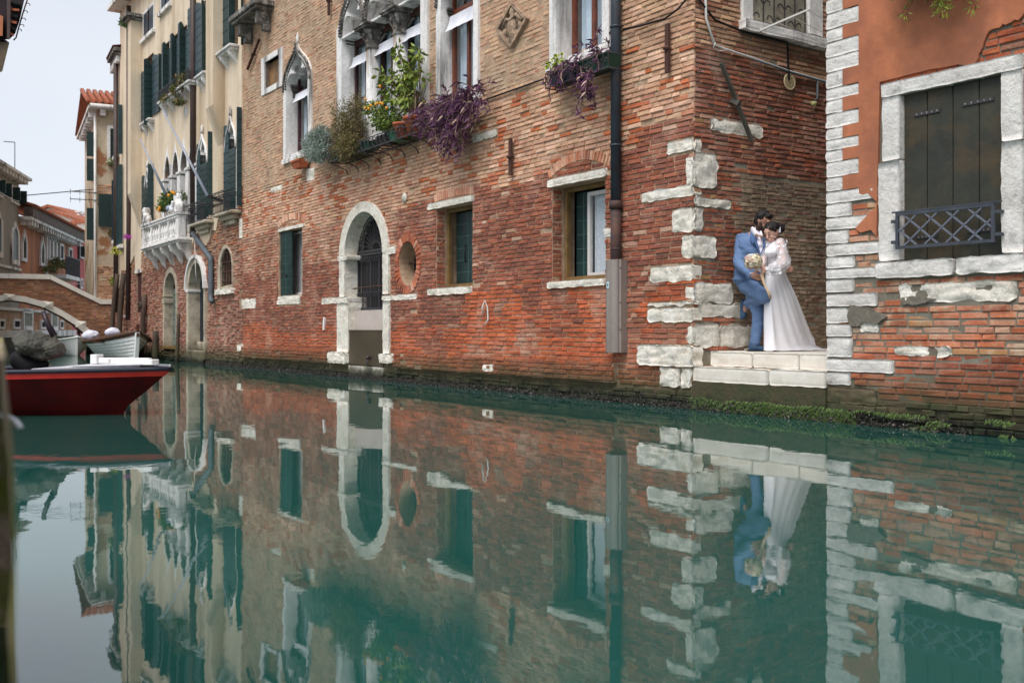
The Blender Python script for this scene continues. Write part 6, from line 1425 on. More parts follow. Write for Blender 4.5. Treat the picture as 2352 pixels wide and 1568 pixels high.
# small white boat behind
FS = Frame(((162 - CX) / FL * 37.5, 37.5), ang=radians(-58))
SB = thing('white_dinghy', 'small white decked dinghy with rounded bow behind the clinker boat', 'boat', FS, (0, 0, 0))
vs2, M3 = hull(SB, 3.6, 1.7, .5, m_boatwhite, m_boatwhite, m_boatwhite, stern=.85, sheer=.2, draft=.1, railw=.03, flare=.8, rake=.15)
mb = MB(); r2 = [vs2[i * M3 + 9] for i in range(6, 23)]; mb.add([(p[0], p[1] * sg * .97, p[2] + (.08 if sg == 0 else .01)) for p in r2 for sg in (-1, 0, 1)], [(3 * i + a, 3 * i + 3 + a, 3 * i + 4 + a, 3 * i + 1 + a) for i in range(len(r2) - 1) for a in (0, 1)]); mb.build('deck', m_boatwhite, SB, fix=False)
m_bag = M('white plastic bag', C(222, 222, 230), C(190, 192, 210), sc=10, rough=.5, bump=.4, bsc=12)
for nm, lb, cx, cy, Z, r_ in (('sail_bag', 'rounded white bag lying over the stern of the clinker boat', 1440, 1035, 33.6, .3), ('sail_bag', 'small crumpled white bag on the deck of the dinghy', 1300, 1110, 36.4, .2), ('sail_bag', 'white bundle behind the brown gunwale near the mooring poles', 1790, 985, 33.2, .27)):
    o = skin([('e', Vector(pt(*zz('f', cx, cy), Z)), (r_, r_ * .8, r_ * .62)), ('e', Vector(pt(*zz('f', cx + 40, cy + 20), Z)), (r_ * .7, r_ * .6, r_ * .4))], .04, nm, m_bag, None, 3, disp=lambda co: .03 * noise.noise(co * 5) - .05 * abs(noise.noise(co * 9))); tag(o, lb, 'bag', 'white bags in the boats')

# ------------------------------------------------------------------ near quay wall at the left edge, rope end, and the eave above
QL = thing('quay_wall', 'mossy quay wall rising out of the water at the left edge', 'wall', FW, (-.9, 1.6, 0))
m_quay = M('mossy quay stone', C(168, 146, 132), C(92, 78, 50), sc=7, rough=.85, bump=.8, bsc=30, bdist=.01, vary=.3, c3=C(96, 104, 30), sc3=6, t3=.52, w3=.1)
def ql(px, py, Z): return pt(px, py, Z)
prof = [(11, 890, 3.0), (18, 1000, 2.9), (22, 1100, 2.8), (27, 1250, 2.7), (33, 1400, 2.6)]
xw = lambda Z: (20 - CX) / FL * Z
# wall face runs along the view direction; its foot stands forward of its head
vs = []; Zs = [.9, 1.1, 1.35, 1.7, 2.1, 2.6, 3.0, 3.2]
bx = -.94 * .0
def qx(Z, z): return (10 - CX) / FL * 1.7 - .512 * (Z - 1.7) * 1.0 + (.9 - z) * .036 * 1.0
for Z in Zs:
    for k in range(14): z = .93 - k * .1; xx = qx(Z, z); vs.append((xx + .012 * noise.noise(Vector((Z * 3, z * 9, 1))), Z, z))
mb = MB(); mb.smooth = True; mb.add(vs, [(i * 14 + k, i * 14 + k + 1, (i + 1) * 14 + k + 1, (i + 1) * 14 + k) for i in range(len(Zs) - 1) for k in range(13)])
mb.smooth = False; mb.add([(qx(Zs[0], .93), Zs[0], .93), (qx(Zs[-1], .93), Zs[-1], .93), (qx(Zs[-1], .93) - 2, Zs[-1], .93), (qx(Zs[0], .93) - 2, Zs[0], .93)], [(0, 1, 2, 3)])
mb.add([(qx(Zs[-1], .93), Zs[-1], .93), (qx(Zs[-1], -.3), Zs[-1], -.37), (qx(Zs[-1], .93) - 2, Zs[-1], -.37), (qx(Zs[-1], .93) - 2, Zs[-1], .93)], [(0, 1, 2, 3)])
mb.build('wall_face', m_quay, QL, fix=False)
mb = MB(); mb.tube([pt(-4, 950, 1.9), pt(14, 955, 1.88), pt(32, 966, 1.86), pt(44, 978, 1.85), pt(46, 984, 1.85)], .0062, 8)
tag(mb.build('rope_end', M('frayed pale rope', C(206, 206, 214), bump=.1)), 'pale curled rope end hanging over the quay wall', 'rope')
FE = Frame((pt(0, 60, 17)[0], 17), vp=900)
ET = thing('eave_house', 'corner of a dark tiled eave with iron hooks at the top left', 'building', FE, (0, 0, 0))
gt = lambda x, y, Z=17: Vector(pt(*zz('t', x, y), Z))
def slab(P_, n, m, d=1.2):
    k = len(P_); mb = MB(); v = [tuple(q) for q in P_] + [tuple(q + Vector((-.6 * d, d, .36 * d))) for q in P_]; mb.add(v, [tuple(range(k)), tuple(range(2 * k - 1, k - 1, -1))] + [(i, (i + 1) % k, k + (i + 1) % k, k + i) for i in range(k)])
    mi = Matrix.Rotation(-FE.ang, 4, 'Z') @ Matrix.Translation(-FE.o); mb.xf(mi); return mb.build(n, m, ET)
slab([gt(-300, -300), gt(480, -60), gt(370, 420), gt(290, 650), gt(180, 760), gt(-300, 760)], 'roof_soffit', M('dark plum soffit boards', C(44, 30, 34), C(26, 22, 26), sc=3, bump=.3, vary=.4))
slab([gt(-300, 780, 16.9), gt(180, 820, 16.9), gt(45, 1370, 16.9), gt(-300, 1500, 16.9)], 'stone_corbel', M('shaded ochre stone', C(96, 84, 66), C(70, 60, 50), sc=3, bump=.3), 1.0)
slab([gt(-300, 200, 16.8), gt(60, 320, 16.8), gt(50, 690, 16.8), gt(-300, 690, 16.8)], 'wall', m_orange, .3)
slab([gt(140, -100, 16.7), gt(205, -100, 16.7), gt(190, 750, 16.7), gt(140, 750, 16.7)], 'gutter_pipe', m_pipebrown, .1)
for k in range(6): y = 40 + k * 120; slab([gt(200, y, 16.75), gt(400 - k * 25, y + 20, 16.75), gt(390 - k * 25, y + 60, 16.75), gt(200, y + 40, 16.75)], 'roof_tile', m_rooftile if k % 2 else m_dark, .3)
mb = MB(); mi = Matrix.Rotation(-FE.ang, 4, 'Z') @ Matrix.Translation(-FE.o)
mb.tube([gt(530, -20), gt(440, 250), gt(350, 560), gt(310, 720), gt(260, 775)], .012, 5)
for x, y in ((500, 75), (455, 220), (420, 360), (385, 480), (340, 570)): mb.tube([gt(x, y), gt(x + 40, y - 10), gt(x + 70, y + 5), gt(x + 75, y + 30), gt(x + 60, y + 32)], .007, 5)
mb.xf(mi); mb.build('iron_hooks', m_rust, ET)
# ------------------------------------------------------------------ plants
def leafmesh(name, parent, blobs, size, cols, asp=.45, droop=.3, seed=1, F=None, shell=.35, mat=None):
    """blobs: (centre, (rx,ry,rz), count) ; separate leaf blades, folded along the rib"""
    rr = random.Random(seed); mb = MB()
    for c, r, n in blobs:
        for _ in range(n):
            d = Vector((rr.gauss(0, 1), rr.gauss(0, 1), rr.gauss(0, 1))).normalized(); q = rr.random() ** shell
            clump = .72 + .5 * noise.noise(Vector((d.x * 2.3 + c[0], d.y * 2.3, d.z * 2.3 + c[2])))
            p = Vector(c) + Vector((d.x * r[0], d.y * r[1], d.z * r[2])) * q * clump * 1.15
            a = (d + Vector((rr.uniform(-1, 1), rr.uniform(-1, 1), rr.uniform(-1, 1) - droop))).normalized()
            s = size * rr.uniform(.6, 1.3); w = a.cross(Vector((rr.uniform(-1, 1), rr.uniform(-1, 1), rr.uniform(-1, 1)))).normalized() * s * asp * .5; nn = a.cross(w).normalized() * s * .1
            mb.col = J(cols, rr, .18); m = p + a * s * .45
            mb.add([tuple(p), tuple(m + w + nn), tuple(p + a * s), tuple(m - w + nn)], [(0, 1, 2), (0, 2, 3)])
    return mb.build(name, mat or m_leaf, parent, kind='stuff', colattr=True, fix=False)
def stems(name, parent, root, blobs, r=.008, mat=None, k=7, seed=2):
    rr = random.Random(seed); mb = MB()
    for c, rad, n in blobs:
        for _ in range(k):
            e = Vector(c) + Vector((rr.uniform(-.7, .7) * rad[0], rr.uniform(-.7, .7) * rad[1], rr.uniform(-.4, .8) * rad[2])); a = Vector(root) + Vector((rr.uniform(-.04, .04), rr.uniform(-.03, .03), 0)); m = a.lerp(e, .5) + Vector((rr.uniform(-.1, .1) * rad[0], 0, .1 * rad[2])); mb.tube([a, a.lerp(m, .6), m, e], [r, r * .8, r * .6, r * .3], 4)
    return mb.build(name, mat or M('twig bark', C(96, 76, 56), C(74, 60, 46), bump=.1), parent, kind='stuff')
SH['4'] = (580, 0, 3.408); SH['6'] = (1150, 0, 3.408); SH['g'] = (820, 0, 3.92)
def bA(n, x0, y0, x1, y1, off=-.3, ry=.2):
    a = fp(FA, n, x0, (y0 + y1) / 2, off); b = fp(FA, n, x1, (y0 + y1) / 2, off); t = fp(FA, n, (x0 + x1) / 2, y0, off)[1]; u = fp(FA, n, (x0 + x1) / 2, y1, off)[1]
    return ((a[0] + b[0]) / 2, off, (t + u) / 2), ((b[0] - a[0]) / 2, ry, (t - u) / 2)
OLIVE = [C(108, 108, 60), C(126, 118, 66), C(98, 84, 56), C(120, 96, 66)]; SILV = [C(150, 164, 154), C(130, 146, 136), C(168, 178, 168), C(104, 116, 104)]
GREEN = [C(88, 110, 40), C(112, 132, 50), C(70, 92, 36), C(134, 146, 62)]; DGREEN = [C(48, 76, 34), C(64, 92, 40), C(90, 120, 44), C(38, 60, 30)]; PURP = [C(84, 36, 80), C(66, 26, 64), C(100, 50, 94), C(50, 22, 46), C(110, 70, 92)]
LIME = [C(168, 176, 56), C(150, 160, 52), C(120, 140, 48)]
q0, q1 = fp(FA, '4', 760, 1330, -.42), fp(FA, '4', 1560, 1120, -.42); RX0, RX1, RZ = q0[0], q1[0], (q0[1] + q1[1]) / 2 + .02
RK = thing('iron_flower_rack', 'long black iron flower rack fixed under the three arched window', 'flower rack', FA, (RX0, 0, RZ))
mb = MB()
for y in (-.06, -.42): mb.beam((RX0, y, RZ), (RX1, y, RZ), .02); mb.beam((RX0, y, RZ + .2), (RX1, y, RZ + .2), .014)
mb.build('rail', m_iron, RK, kind='stuff')
for i in range(9):
    x = RX0 + (RX1 - RX0) * i / 8; mb = MB(); mb.beam((x, -.45, RZ), (x, 0, RZ), .018); mb.beam((x, -.42, RZ), (x, -.42, RZ + .2), .012); mb.tube([(x, -.42, RZ), (x, -.25, RZ - .06), (x, -.06, RZ - .12), (x, 0, RZ - .22)], .01, 5); mb.build('bracket', m_iron, RK)
mb = MB()
for i in range(26): x = RX0 + (RX1 - RX0) * i / 25; mb.tube([(x + .07 * cos(q), -.43, RZ + .1 + .08 * sin(q)) for q in [k * pi / 4 for k in range(8)]], .006, 4, closed=True)
mb.build('hoop_row', m_iron, RK, kind='stuff')
def trough(x0, x1, label, mat, z=RZ, y0=-.38, y1=-.12, h=.17, group='troughs and pots on the iron rack'):
    o = thing('flower_trough', label, 'trough', FA, (x0, -.25, z + .012), group); mb = MB()
    mb.add([(x0 + .03, y0 + .03, z + .012), (x1 - .03, y0 + .03, z + .012), (x1 - .03, y1 - .03, z + .012), (x0 + .03, y1 - .03, z + .012), (x0, y0, z + h), (x1, y0, z + h), (x1, y1, z + h), (x0, y1, z + h)], [(0, 1, 5, 4), (1, 2, 6, 5), (2, 3, 7, 6), (3, 0, 4, 7), (3, 2, 1, 0)]); mb.build('trough_body', mat, o)
    mb = MB(); mb.box(x0 - .01, x1 + .01, y0 - .01, y0 + .01, z + h - .01, z + h + .012); mb.build('rim', mat, o); mb = MB(); mb.box(x0 + .02, x1 - .02, y0 + .02, y1 - .02, z + h - .04, z + h - .02); mb.build('soil', M('potting soil', C(60, 46, 36), C(40, 32, 28), bump=.8, bsc=60), o); return o
w_ = (RX1 - RX0)
trough(RX0 + .05, RX0 + .8, 'dark green trough under the silver shrub', m_greenplastic)
trough(RX0 + .9, RX0 + 1.7, 'dark green trough under the brownish shrub', m_greenplastic)
trough(RX0 + w_ * .52, RX0 + w_ * .62, 'small black pot left of the bright green pot on the rack', m_black)
trough(RX0 + w_ * .64, RX0 + w_ * .75, 'bright green plastic pot left of the terracotta pots', M('bright green plastic', C(40, 104, 76), rough=.4, bump=0))
def pot(n, x, y, r, h, label):
    a = fp(FA, n, x, y, -.3); o = thing('terracotta_pot', label, 'flower pot', FA, (a[0], -.3, a[1]), 'terracotta pots on the rack'); mb = MB()
    mb.lathe([(r * .62, 0), (r * .9, h * .8), (r * .92, h * .82), (r * 1.04, h * .83), (r * 1.04, h), (r * .92, h), (r * .9, h * .9), (0, h * .88)], (a[0], -.3, a[1]), 20); mb.build('pot_body', m_terra, o)
    mb = MB()
    for z in (.35, .6): mb.tube([(a[0] + r * 1.0 * cos(q), -.3 + r * 1.0 * sin(q), a[1] + h * z) for q in [k * pi / 8 for k in range(16)]], .007, 4, closed=True)
    mb.build('wire_band', m_iron, o); return a
pa = pot('4', 1475, 1122, .2, .3, 'larger terracotta pot with wire bands under the lemon tree')
pot('4', 1370, 1150, .165, .26, 'smaller terracotta pot left of the banded one')
a = fp(FA, '4', 522, 1398, -.16); o = thing('terracotta_trough', 'small terracotta trough hanging below the small gothic window', 'trough', FA, (a[0], -.16, a[1])); mb = MB()
x0, x1, z = a[0] - .26, a[0] + .22, a[1]
mb.add([(x0 + .04, -.24, z), (x1 - .04, -.24, z), (x1 - .04, -.08, z), (x0 + .04, -.08, z), (x0, -.28, z + .17), (x1, -.28, z + .17), (x1, -.04, z + .17), (x0, -.04, z + .17)], [(0, 1, 5, 4), (1, 2, 6, 5), (2, 3, 7, 6), (3, 0, 4, 7), (3, 2, 1, 0), (4, 5, 6, 7)]); mb.box(x0 - .01, x1 + .01, -.29, -.27, z + .13, z + .175); mb.build('trough_body', m_terra, o, fix=True)
leafmesh('foliage', o, [((a[0] - .05, -.16, z + .2), (.2, .1, .08), 160)], .035, LIME + GREEN, seed=4)
def plant(name, label, blobs, root, size, cols, asp=.45, seed=1, F=FA, cat='plant', k=7, r=.008, shell=.4, droop=.3, group=None):
    o = thing(name, label, cat, F, root, group); leafmesh('foliage', o, blobs, size, cols, asp, droop, seed, shell=shell); stems('branches', o, root, blobs, r, k=k, seed=seed); return o
def B4(n, *a, off=-.3, ry=.2, cnt=500): c, r = bA(n, *a, off=off, ry=ry); return (c, r, cnt)
plant('silver_shrub', 'silvery grey shrub at the left end of the iron rack', [B4('4', 560, 1060, 790, 1300, cnt=4200, ry=.26), B4('4', 600, 1180, 760, 1360, cnt=2400, off=-.42), B4('4', 640, 1040, 780, 1180, cnt=700)], (RX0 + .3, -.28, RZ + .17), .07, SILV, .2, 11, k=14)
plant('olive_shrub', 'loose brownish olive shrub next to the silver shrub', [B4('4', 790, 900, 1060, 1230, cnt=4200, ry=.28), B4('4', 830, 1100, 1050, 1330, off=-.4, cnt=3000, ry=.26), B4('4', 930, 770, 1060, 960, cnt=700), B4('4', 800, 840, 900, 1000, cnt=260), B4('4', 780, 1200, 900, 1340, cnt=600)], (RX0 + 1.2, -.28, RZ + .17), .056, OLIVE, .3, 12, k=16)
o = plant('kumquat_bush', 'dark green kumquat bush with small orange fruit on the rack', [B4('4', 1110, 900, 1380, 1080, cnt=900, ry=.26), B4('4', 1060, 840, 1230, 960, cnt=320, ry=.2), B4('4', 1200, 1000, 1340, 1110, cnt=300)], (RX0 + w_ * .68, -.28, RZ + .17), .075, DGREEN + LIME[1:], .42, 13, k=12)
mb = MB()
for x, y in ((1165, 862), (1190, 858), (1205, 866), (1065, 828), (1062, 900), (1185, 720), (1150, 870), (1110, 880), (1240, 900), (1090, 905)):
    q = fp(FA, '4', x, y, -.5); mb.lathe([(0, -.03), (.022, -.018), (.028, 0), (.022, .018), (0, .03)], (q[0], -.5, q[1]), 8)
mb.build('fruit', M('orange fruit', C(226, 150, 40), rough=.4, bump=0), o, kind='stuff')
o = plant('lemon_tree', 'tall leggy lemon tree with big pale green leaves in terracotta pot', [B4('4', 1270, 580, 1470, 800, cnt=150), B4('4', 1370, 500, 1520, 700, cnt=120), B4('4', 1190, 560, 1300, 700, cnt=50), B4('4', 1310, 350, 1360, 560, cnt=36, ry=.08), B4('4', 1460, 380, 1550, 520, cnt=55, ry=.1), B4('4', 1370, 700, 1500, 930, cnt=110), B4('4', 1170, 660, 1260, 800, cnt=26), B4('4', 1490, 600, 1570, 700, cnt=14), B4('4', 1250, 760, 1400, 880, cnt=60)],
          (pa[0] + .02, -.3, pa[1] + .27), .13, GREEN + LIME[:1] + GREEN, .5, 14, cat='tree', k=4, r=.012, shell=.6, droop=.9)
mb = MB(); t = fp(FA, '4', 1480, 720, -.3); mb.tube([(pa[0], -.3, pa[1] + .25), (pa[0] + .02, -.3, (pa[1] + t[1]) / 2), (t[0], -.3, t[1])], [.02, .017, .012], 6); mb.build('trunk', M('grey lemon bark', C(140, 124, 100), bump=.2), o)
def trail(name, label, pts, seed, n, ls=.1, group=None):   # trailing tradescantia: strings of pointed leaves
    rr = random.Random(seed); c0 = pts[0]; o = thing(name, label, 'trailing plant', FA, (c0[0][0], c0[0][1], c0[0][2]), group); mb = MB(); sm = MB()
    for (c, r, n_, dn) in pts:
        for _ in range(n_):
            p = Vector(c) + Vector((rr.uniform(-1, 1) * r[0], rr.uniform(-1, .5) * r[1], rr.uniform(-1, 1) * r[2])); v = Vector((rr.uniform(-.5, .5), rr.uniform(-.5, .1), rr.uniform(-.2, .7))); path = [p.copy()]
            for k in range(6): v += Vector((rr.uniform(-.12, .12), rr.uniform(-.1, .1), -.28 * dn)); p = p + v.normalized() * ls * .55; path.append(p.copy())
            sm.tube(path, .006, 4, cap=False)
            for k, q in enumerate(path[1:]):
                for s in range(2):
                    a = (v.normalized() * .5 + Vector((rr.uniform(-1, 1), rr.uniform(-1, .6), rr.uniform(-.5, .9)))).normalized(); L_ = ls * rr.uniform(.7, 1.2); w = a.cross(Vector((0, 1, .3))).normalized() * L_ * .13
                    dead = rr.random() < .1; mb.col = J([C(176, 148, 128)] if dead else PURP, rr, .2); m = q + a * L_ * .4
                    mb.add([tuple(q - w * .6), tuple(q + w * .6), tuple(m + w), tuple(q + a * L_ + Vector((0, 0, -.2 * L_))), tuple(m - w)], [(0, 1, 2, 4), (4, 2, 3)])
    mb.build('foliage', m_leaf, o, kind='stuff', colattr=True, fix=False); sm.build('stems', M('purple brown stem', C(122, 92, 92), bump=0), o, kind='stuff'); return o
b1 = B4('g', 870, 930, 1410, 1130, off=-.25, ry=.18); b2 = B4('g', 1020, 1080, 1250, 1300, off=-.3, ry=.14); b3 = B4('g', 1130, 860, 1400, 1000, off=-.22, ry=.16); b4 = B4('g', 1150, 1280, 1240, 1400, off=-.3, ry=.04)
trail('purple_trailing_plant', 'thick mass of purple trailing leaves spilling under the single arched window', [(b1[0], b1[1], 100, .8), (b2[0], b2[1], 70, 1.1), (b3[0], b3[1], 44, .4), (b4[0], b4[1], 4, 1.6)], 21, 0, .105, 'purple trailing plants')
x0 = b1[0][0] - .45; z0 = b1[0][2] - .18; o = trough(x0, x0 + .9, 'dark box buried in the purple trailing leaves', m_greenplastic, z=z0, group='window boxes')
# window box with scrolled iron cage under the rectangular window
wa, wb_ = fp(FA, '6', 620, 640, -.34), fp(FA, '6', 1150, 470, -.34); WX0, WX1 = wa[0], wb_[0] - .02; WZ = (fp(FA, '6', 620, 715, -.34)[1] + fp(FA, '6', 1150, 580, -.34)[1]) / 2
o = thing('window_box_cage', 'black scrolled iron window box cage beneath the rectangular right window', 'window box', FA, (WX0, 0, WZ)); mb = MB()
for z in (WZ, WZ + .2): mb.tube([(WX0, -.04, z), (WX0, -.34, z), (WX1, -.34, z), (WX1, -.04, z)], .009, 5)
mb.beam((WX0, -.2, WZ), (WX1, -.2, WZ), .012)
for i in range(14): x = WX0 + (WX1 - WX0) * i / 13; mb.beam((x, -.34, WZ), (x, -.34, WZ + .2), .009)
for i in range(13): x = WX0 + (WX1 - WX0) * (i + .5) / 13; mb.tube([(x + (.035 - .004 * k) * cos(k * .9), -.345, WZ + .1 + (.045 - .005 * k) * sin(k * .9)) for k in range(8)], .006, 4)
for i in range(4): mb.tube([(WX0, -.04 - i * .1 + .04 * cos(q), WZ + .1 + .06 * sin(q)) for q in [k * pi / 4 for k in range(8)]], .006, 4, closed=True)
mb.build('cage', m_iron, o)
trough(WX0 + .04, WX0 + .62, 'black trough in the left half of the scrolled cage', M('black plastic', C(40, 42, 54), rough=.35, bump=0), z=WZ, y0=-.31, y1=-.08, h=.18, group='window boxes')
trough(WX0 + .66, WX1 - .05, 'green trough in the right half of the scrolled cage', m_greenplastic, z=WZ, y0=-.31, y1=-.08, h=.2, group='window boxes')
c1 = B4('6', 700, 500, 960, 600, off=-.22, ry=.1); c2 = B4('6', 930, 560, 1040, 700, off=-.38, ry=.03); c3 = B4('6', 1000, 380, 1160, 500, off=-.2, ry=.1); c4 = B4('6', 930, 690, 990, 760, off=-.38, ry=.03)
trail('purple_trailing_plant', 'sparser purple trailing plant growing out of the scrolled iron cage', [(c1[0], c1[1], 16, .8), (c2[0], c2[1], 9, 1.5), (c3[0], c3[1], 10, .3), (c4[0], c4[1], 4, 1.4)], 22, 0, .1, 'purple trailing plants')
plant('lime_ivy', 'small lime green ivy sprig at the left end of scrolled cage', [B4('6', 640, 520, 690, 570, cnt=40, off=-.25, ry=.08), B4('6', 700, 450, 760, 530, cnt=45, off=-.2, ry=.08), B4('6', 1010, 460, 1150, 490, cnt=60, off=-.22, ry=.08)], (WX0 + .15, -.2, WZ + .18), .06, LIME, .7, 15, k=4, r=.004)
# plants hanging over the orange wall from above the picture
def bB(x0, y0, x1, y1, off, ry): 
    a = fp(FB, '9', x0, (y0 + y1) / 2, off); b = fp(FB, '9', x1, (y0 + y1) / 2, off); t = fp(FB, '9', x0, y0, off)[1]; u = fp(FB, '9', x0, y1, off)[1]; return ((a[0] + b[0]) / 2, off, (t + u) / 2), ((b[0] - a[0]) / 2, ry, (t - u) / 2)
rt = bB(1300, -160, 1800, -60, -.25, .1); h1 = bB(1300, -60, 1700, 30, -.25, .1); h2 = bB(1560, 40, 1690, 130, -.28, .04); h3 = bB(1800, 30, 1880, 80, -.25, .04); h4 = bB(1350, 30, 1400, 150, -.25, .03); h5 = bB(1550, 0, 1680, 70, -.27, .05)
OR_ = plant('hanging_plant', 'spiky yellow green plant hanging down over the orange wall', [(*h1, 260), (*h2, 46), (*h3, 14), (*h4, 18), (*h5, 46), (*rt, 400)], rt[0], .07, LIME + GREEN[:2] + OLIVE[:2], .16, 16, F=FB, k=3, r=.004)
trx = rt[0]; mb = MB(); mb.box(trx[0] - .45, trx[0] + .45, -.36, -.12, trx[2] - .05, trx[2] + .15); tq = mb.build('flower_trough', m_terra, F=FB); tag(tq, 'terracotta trough on the orange wall just above the picture edge', 'trough')
# ---- cream palace balcony: lions, gull, orange bush, flag poles, flowers
def lion(label, x, y, z, sc, face=1):
    o = thing('stone_lion', label, 'statue', FY, (x, y, z), 'stone lions on the balcony'); V = lambda a, b, c: (x + a * sc * face, y + b * sc, z + c * sc)
    skin([('e', V(0, 0, .12), (.2 * sc, .13 * sc, .12 * sc)), ('e', V(-.1, 0, .15), (.12 * sc, .14 * sc, .15 * sc)), ('c', V(-.06, 0, .16), V(.12, 0, .36), .13 * sc, .12 * sc), ('e', V(.15, 0, .46), (.14 * sc, .14 * sc, .15 * sc)), ('e', V(.24, 0, .45), (.07 * sc, .06 * sc, .06 * sc)), ('c', V(.14, .07, .26), V(.2, .08, .02), .05 * sc, .04 * sc), ('c', V(.14, -.07, .26), V(.2, -.08, .02), .05 * sc, .04 * sc), ('e', V(.24, .08, .02), (.06 * sc, .04 * sc, .03 * sc)), ('e', V(.24, -.08, .02), (.06 * sc, .04 * sc, .03 * sc)), ('e', V(-.02, .12, .05), (.12 * sc, .05 * sc, .06 * sc)), ('e', V(-.02, -.12, .05), (.12 * sc, .05 * sc, .06 * sc)), ('e', V(.1, .08, .57), (.03 * sc,) * 3), ('e', V(.1, -.08, .57), (.03 * sc,) * 3), ('c', V(-.2, 0, .05), V(-.24, .05, .28), .02 * sc, .03 * sc)],
         .02, 'lion_body', m_stone_w, o, 2, disp=lambda co: .012 * noise.noise(co * 14)); mb = MB(); mb.box(x - .26 * sc, x + .3 * sc, y - .16 * sc, y + .16 * sc, z - .0, z + .03 * sc); mb.build('plinth', m_stone_w, o)
lion('white stone lion with a gull beside it on the near end of the balcony', BX1 - .25, -BP + .1, 4.362, 1.0, -1)
lion('smaller looking white stone lion on the far left end of the balcony', BX0 + .25, -BP + .1, 4.362, .95, -1)
gx, gy, gz = BX1 - 1.0, -BP + .05, 4.362; GO = thing('seagull', 'grey and white seagull standing on the balcony rail beside the near lion', 'seagull', FY, (gx, gy, gz))
skin([('e', (gx, gy, gz + .2), (.2, .1, .1), (0, .15, 0)), ('c', (gx + .12, gy, gz + .24), (gx + .2, gy, gz + .34), .07, .045), ('e', (gx + .21, gy, gz + .37), (.06, .05, .05)), ('c', (gx - .1, gy, gz + .2), (gx - .3, gy, gz + .17), .06, .02)], .012, 'gull_body', M('white feathers', C(232, 232, 236), bump=.1, vary=.05), GO, 2)
skin([('e', (gx - .07, gy - .07, gz + .22), (.2, .05, .08), (0, .12, 0)), ('e', (gx - .07, gy + .07, gz + .22), (.2, .05, .08), (0, .12, 0)), ('c', (gx - .16, gy, gz + .22), (gx - .34, gy, gz + .2), .05, .012)], .012, 'gull_wings', M('grey feathers', C(150, 158, 172), bump=.1, vary=.1), GO, 2)
mb = MB(); mb.beam((gx + .25, gy, gz + .365), (gx + .32, gy, gz + .35), .016); mb.build('beak', M('yellow beak', C(210, 160, 60), bump=0), GO)
for s in (-1, 1): mb = MB(); mb.beam((gx + .02, gy + .03 * s, gz), (gx + .02, gy + .03 * s, gz + .14), .012); mb.build('leg', M('pinkish leg', C(206, 160, 120), bump=0), GO)
def bYc(x0, y0, x1, y1, off, ry): 
    a = fp(FY, 'c', x0, (y0 + y1) / 2, off); b = fp(FY, 'c', x1, (y0 + y1) / 2, off); t = fp(FY, 'c', x0, y0, off)[1]; u = fp(FY, 'c', x0, y1, off)[1]; return ((a[0] + b[0]) / 2, off, (t + u) / 2), (abs(b[0] - a[0]) / 2, ry, (t - u) / 2)
ob = plant('orange_bush', 'orange bush with fruit behind the gull on the stone balcony', [(*bYc(470, 100, 720, 330, -.25, .25), 900), (*bYc(440, 250, 560, 390, -.3, .15), 300), (*bYc(780, 70, 850, 200, -.2, .15), 160)], (-6.4, -.25, 3.7), .08, DGREEN + LIME[2:], .5, 31, F=FY, cat='bush')
mb = MB()
for x, y in ((655, 60), (690, 75), (455, 310), (440, 345), (600, 110)): q = fp(FY, 'c', x, y, -.45); mb.lathe([(0, -.05), (.04, -.03), (.05, 0), (.04, .03), (0, .05)], (q[0], -.45, q[1]), 8)
mb.build('fruit', M('orange fruit'), ob, kind='stuff')
def bush(name, label, n, F, boxes, size, cols, seed, cat='plant', asp=.5, off=-.25, ry=.15, cnt=200, group=None):
    bl_ = []
    for x0, y0, x1, y1 in boxes:
        a = fp(F, n, x0, (y0 + y1) / 2, off); b = fp(F, n, x1, (y0 + y1) / 2, off); t = fp(F, n, (x0 + x1) / 2, y0, off)[1]; u = fp(F, n, (x0 + x1) / 2, y1, off)[1]
        bl_.append((((a[0] + b[0]) / 2, off, (t + u) / 2), (abs(b[0] - a[0]) / 2, ry, abs(t - u) / 2), cnt))
    c = bl_[0][0]; return plant(name, label, bl_, (c[0], c[1], c[2] - bl_[0][1][2]), size, cols, asp, seed, F=F, cat=cat, group=group)
bush('balcony_flowers', 'green and rusty plants along the upper iron balcony of the cream palace', 'a', FY, [(940, 1040, 1080, 1300), (850, 1250, 940, 1400), (680, 1400, 850, 1480), (900, 1470, 1010, 1530)], .09, DGREEN + OLIVE + [C(150, 90, 50)], 32, cnt=240)
bush('window_flowers', 'small magenta flowers on a tall shuttered window sill of the wing', '2', FY, [(1042, 580, 1072, 625)], .07, [C(190, 60, 180), C(160, 50, 150)], 33, cnt=70, off=-.3)
bush('window_flowers', 'yellow flowers on the lowest left window sill of the wing', '2', FY, [(945, 690, 975, 760)], .08, [C(220, 200, 50), C(120, 150, 60)], 34, cnt=80, off=-1.2)
bush('roof_weeds', 'weeds sprouting from the carved eaves of the cream wing', '1', FY, [(1010, 145, 1050, 220)], .12, DGREEN, 35, cnt=160, off=-.3)
bush('wall_fern', 'bright green tuft growing from the foot of the narrow house', 'f', FN, [(1780, 100, 1850, 230)], .16, LIME + GREEN, 36, cnt=160, off=-.1, asp=.14)
bush('hanging_weed', 'dry weed hanging below the middle window of the narrow house', 'e', FN, [(1370, 620, 1455, 700)], .09, OLIVE, 37, cnt=150, off=-.1)
bush('window_box_flowers', 'pale flowers in a dark window box of the narrow house', '1', FN, [(885, 1320, 965, 1370)], .09, GREEN + [C(230, 226, 200)], 38, cnt=130, off=-.15)
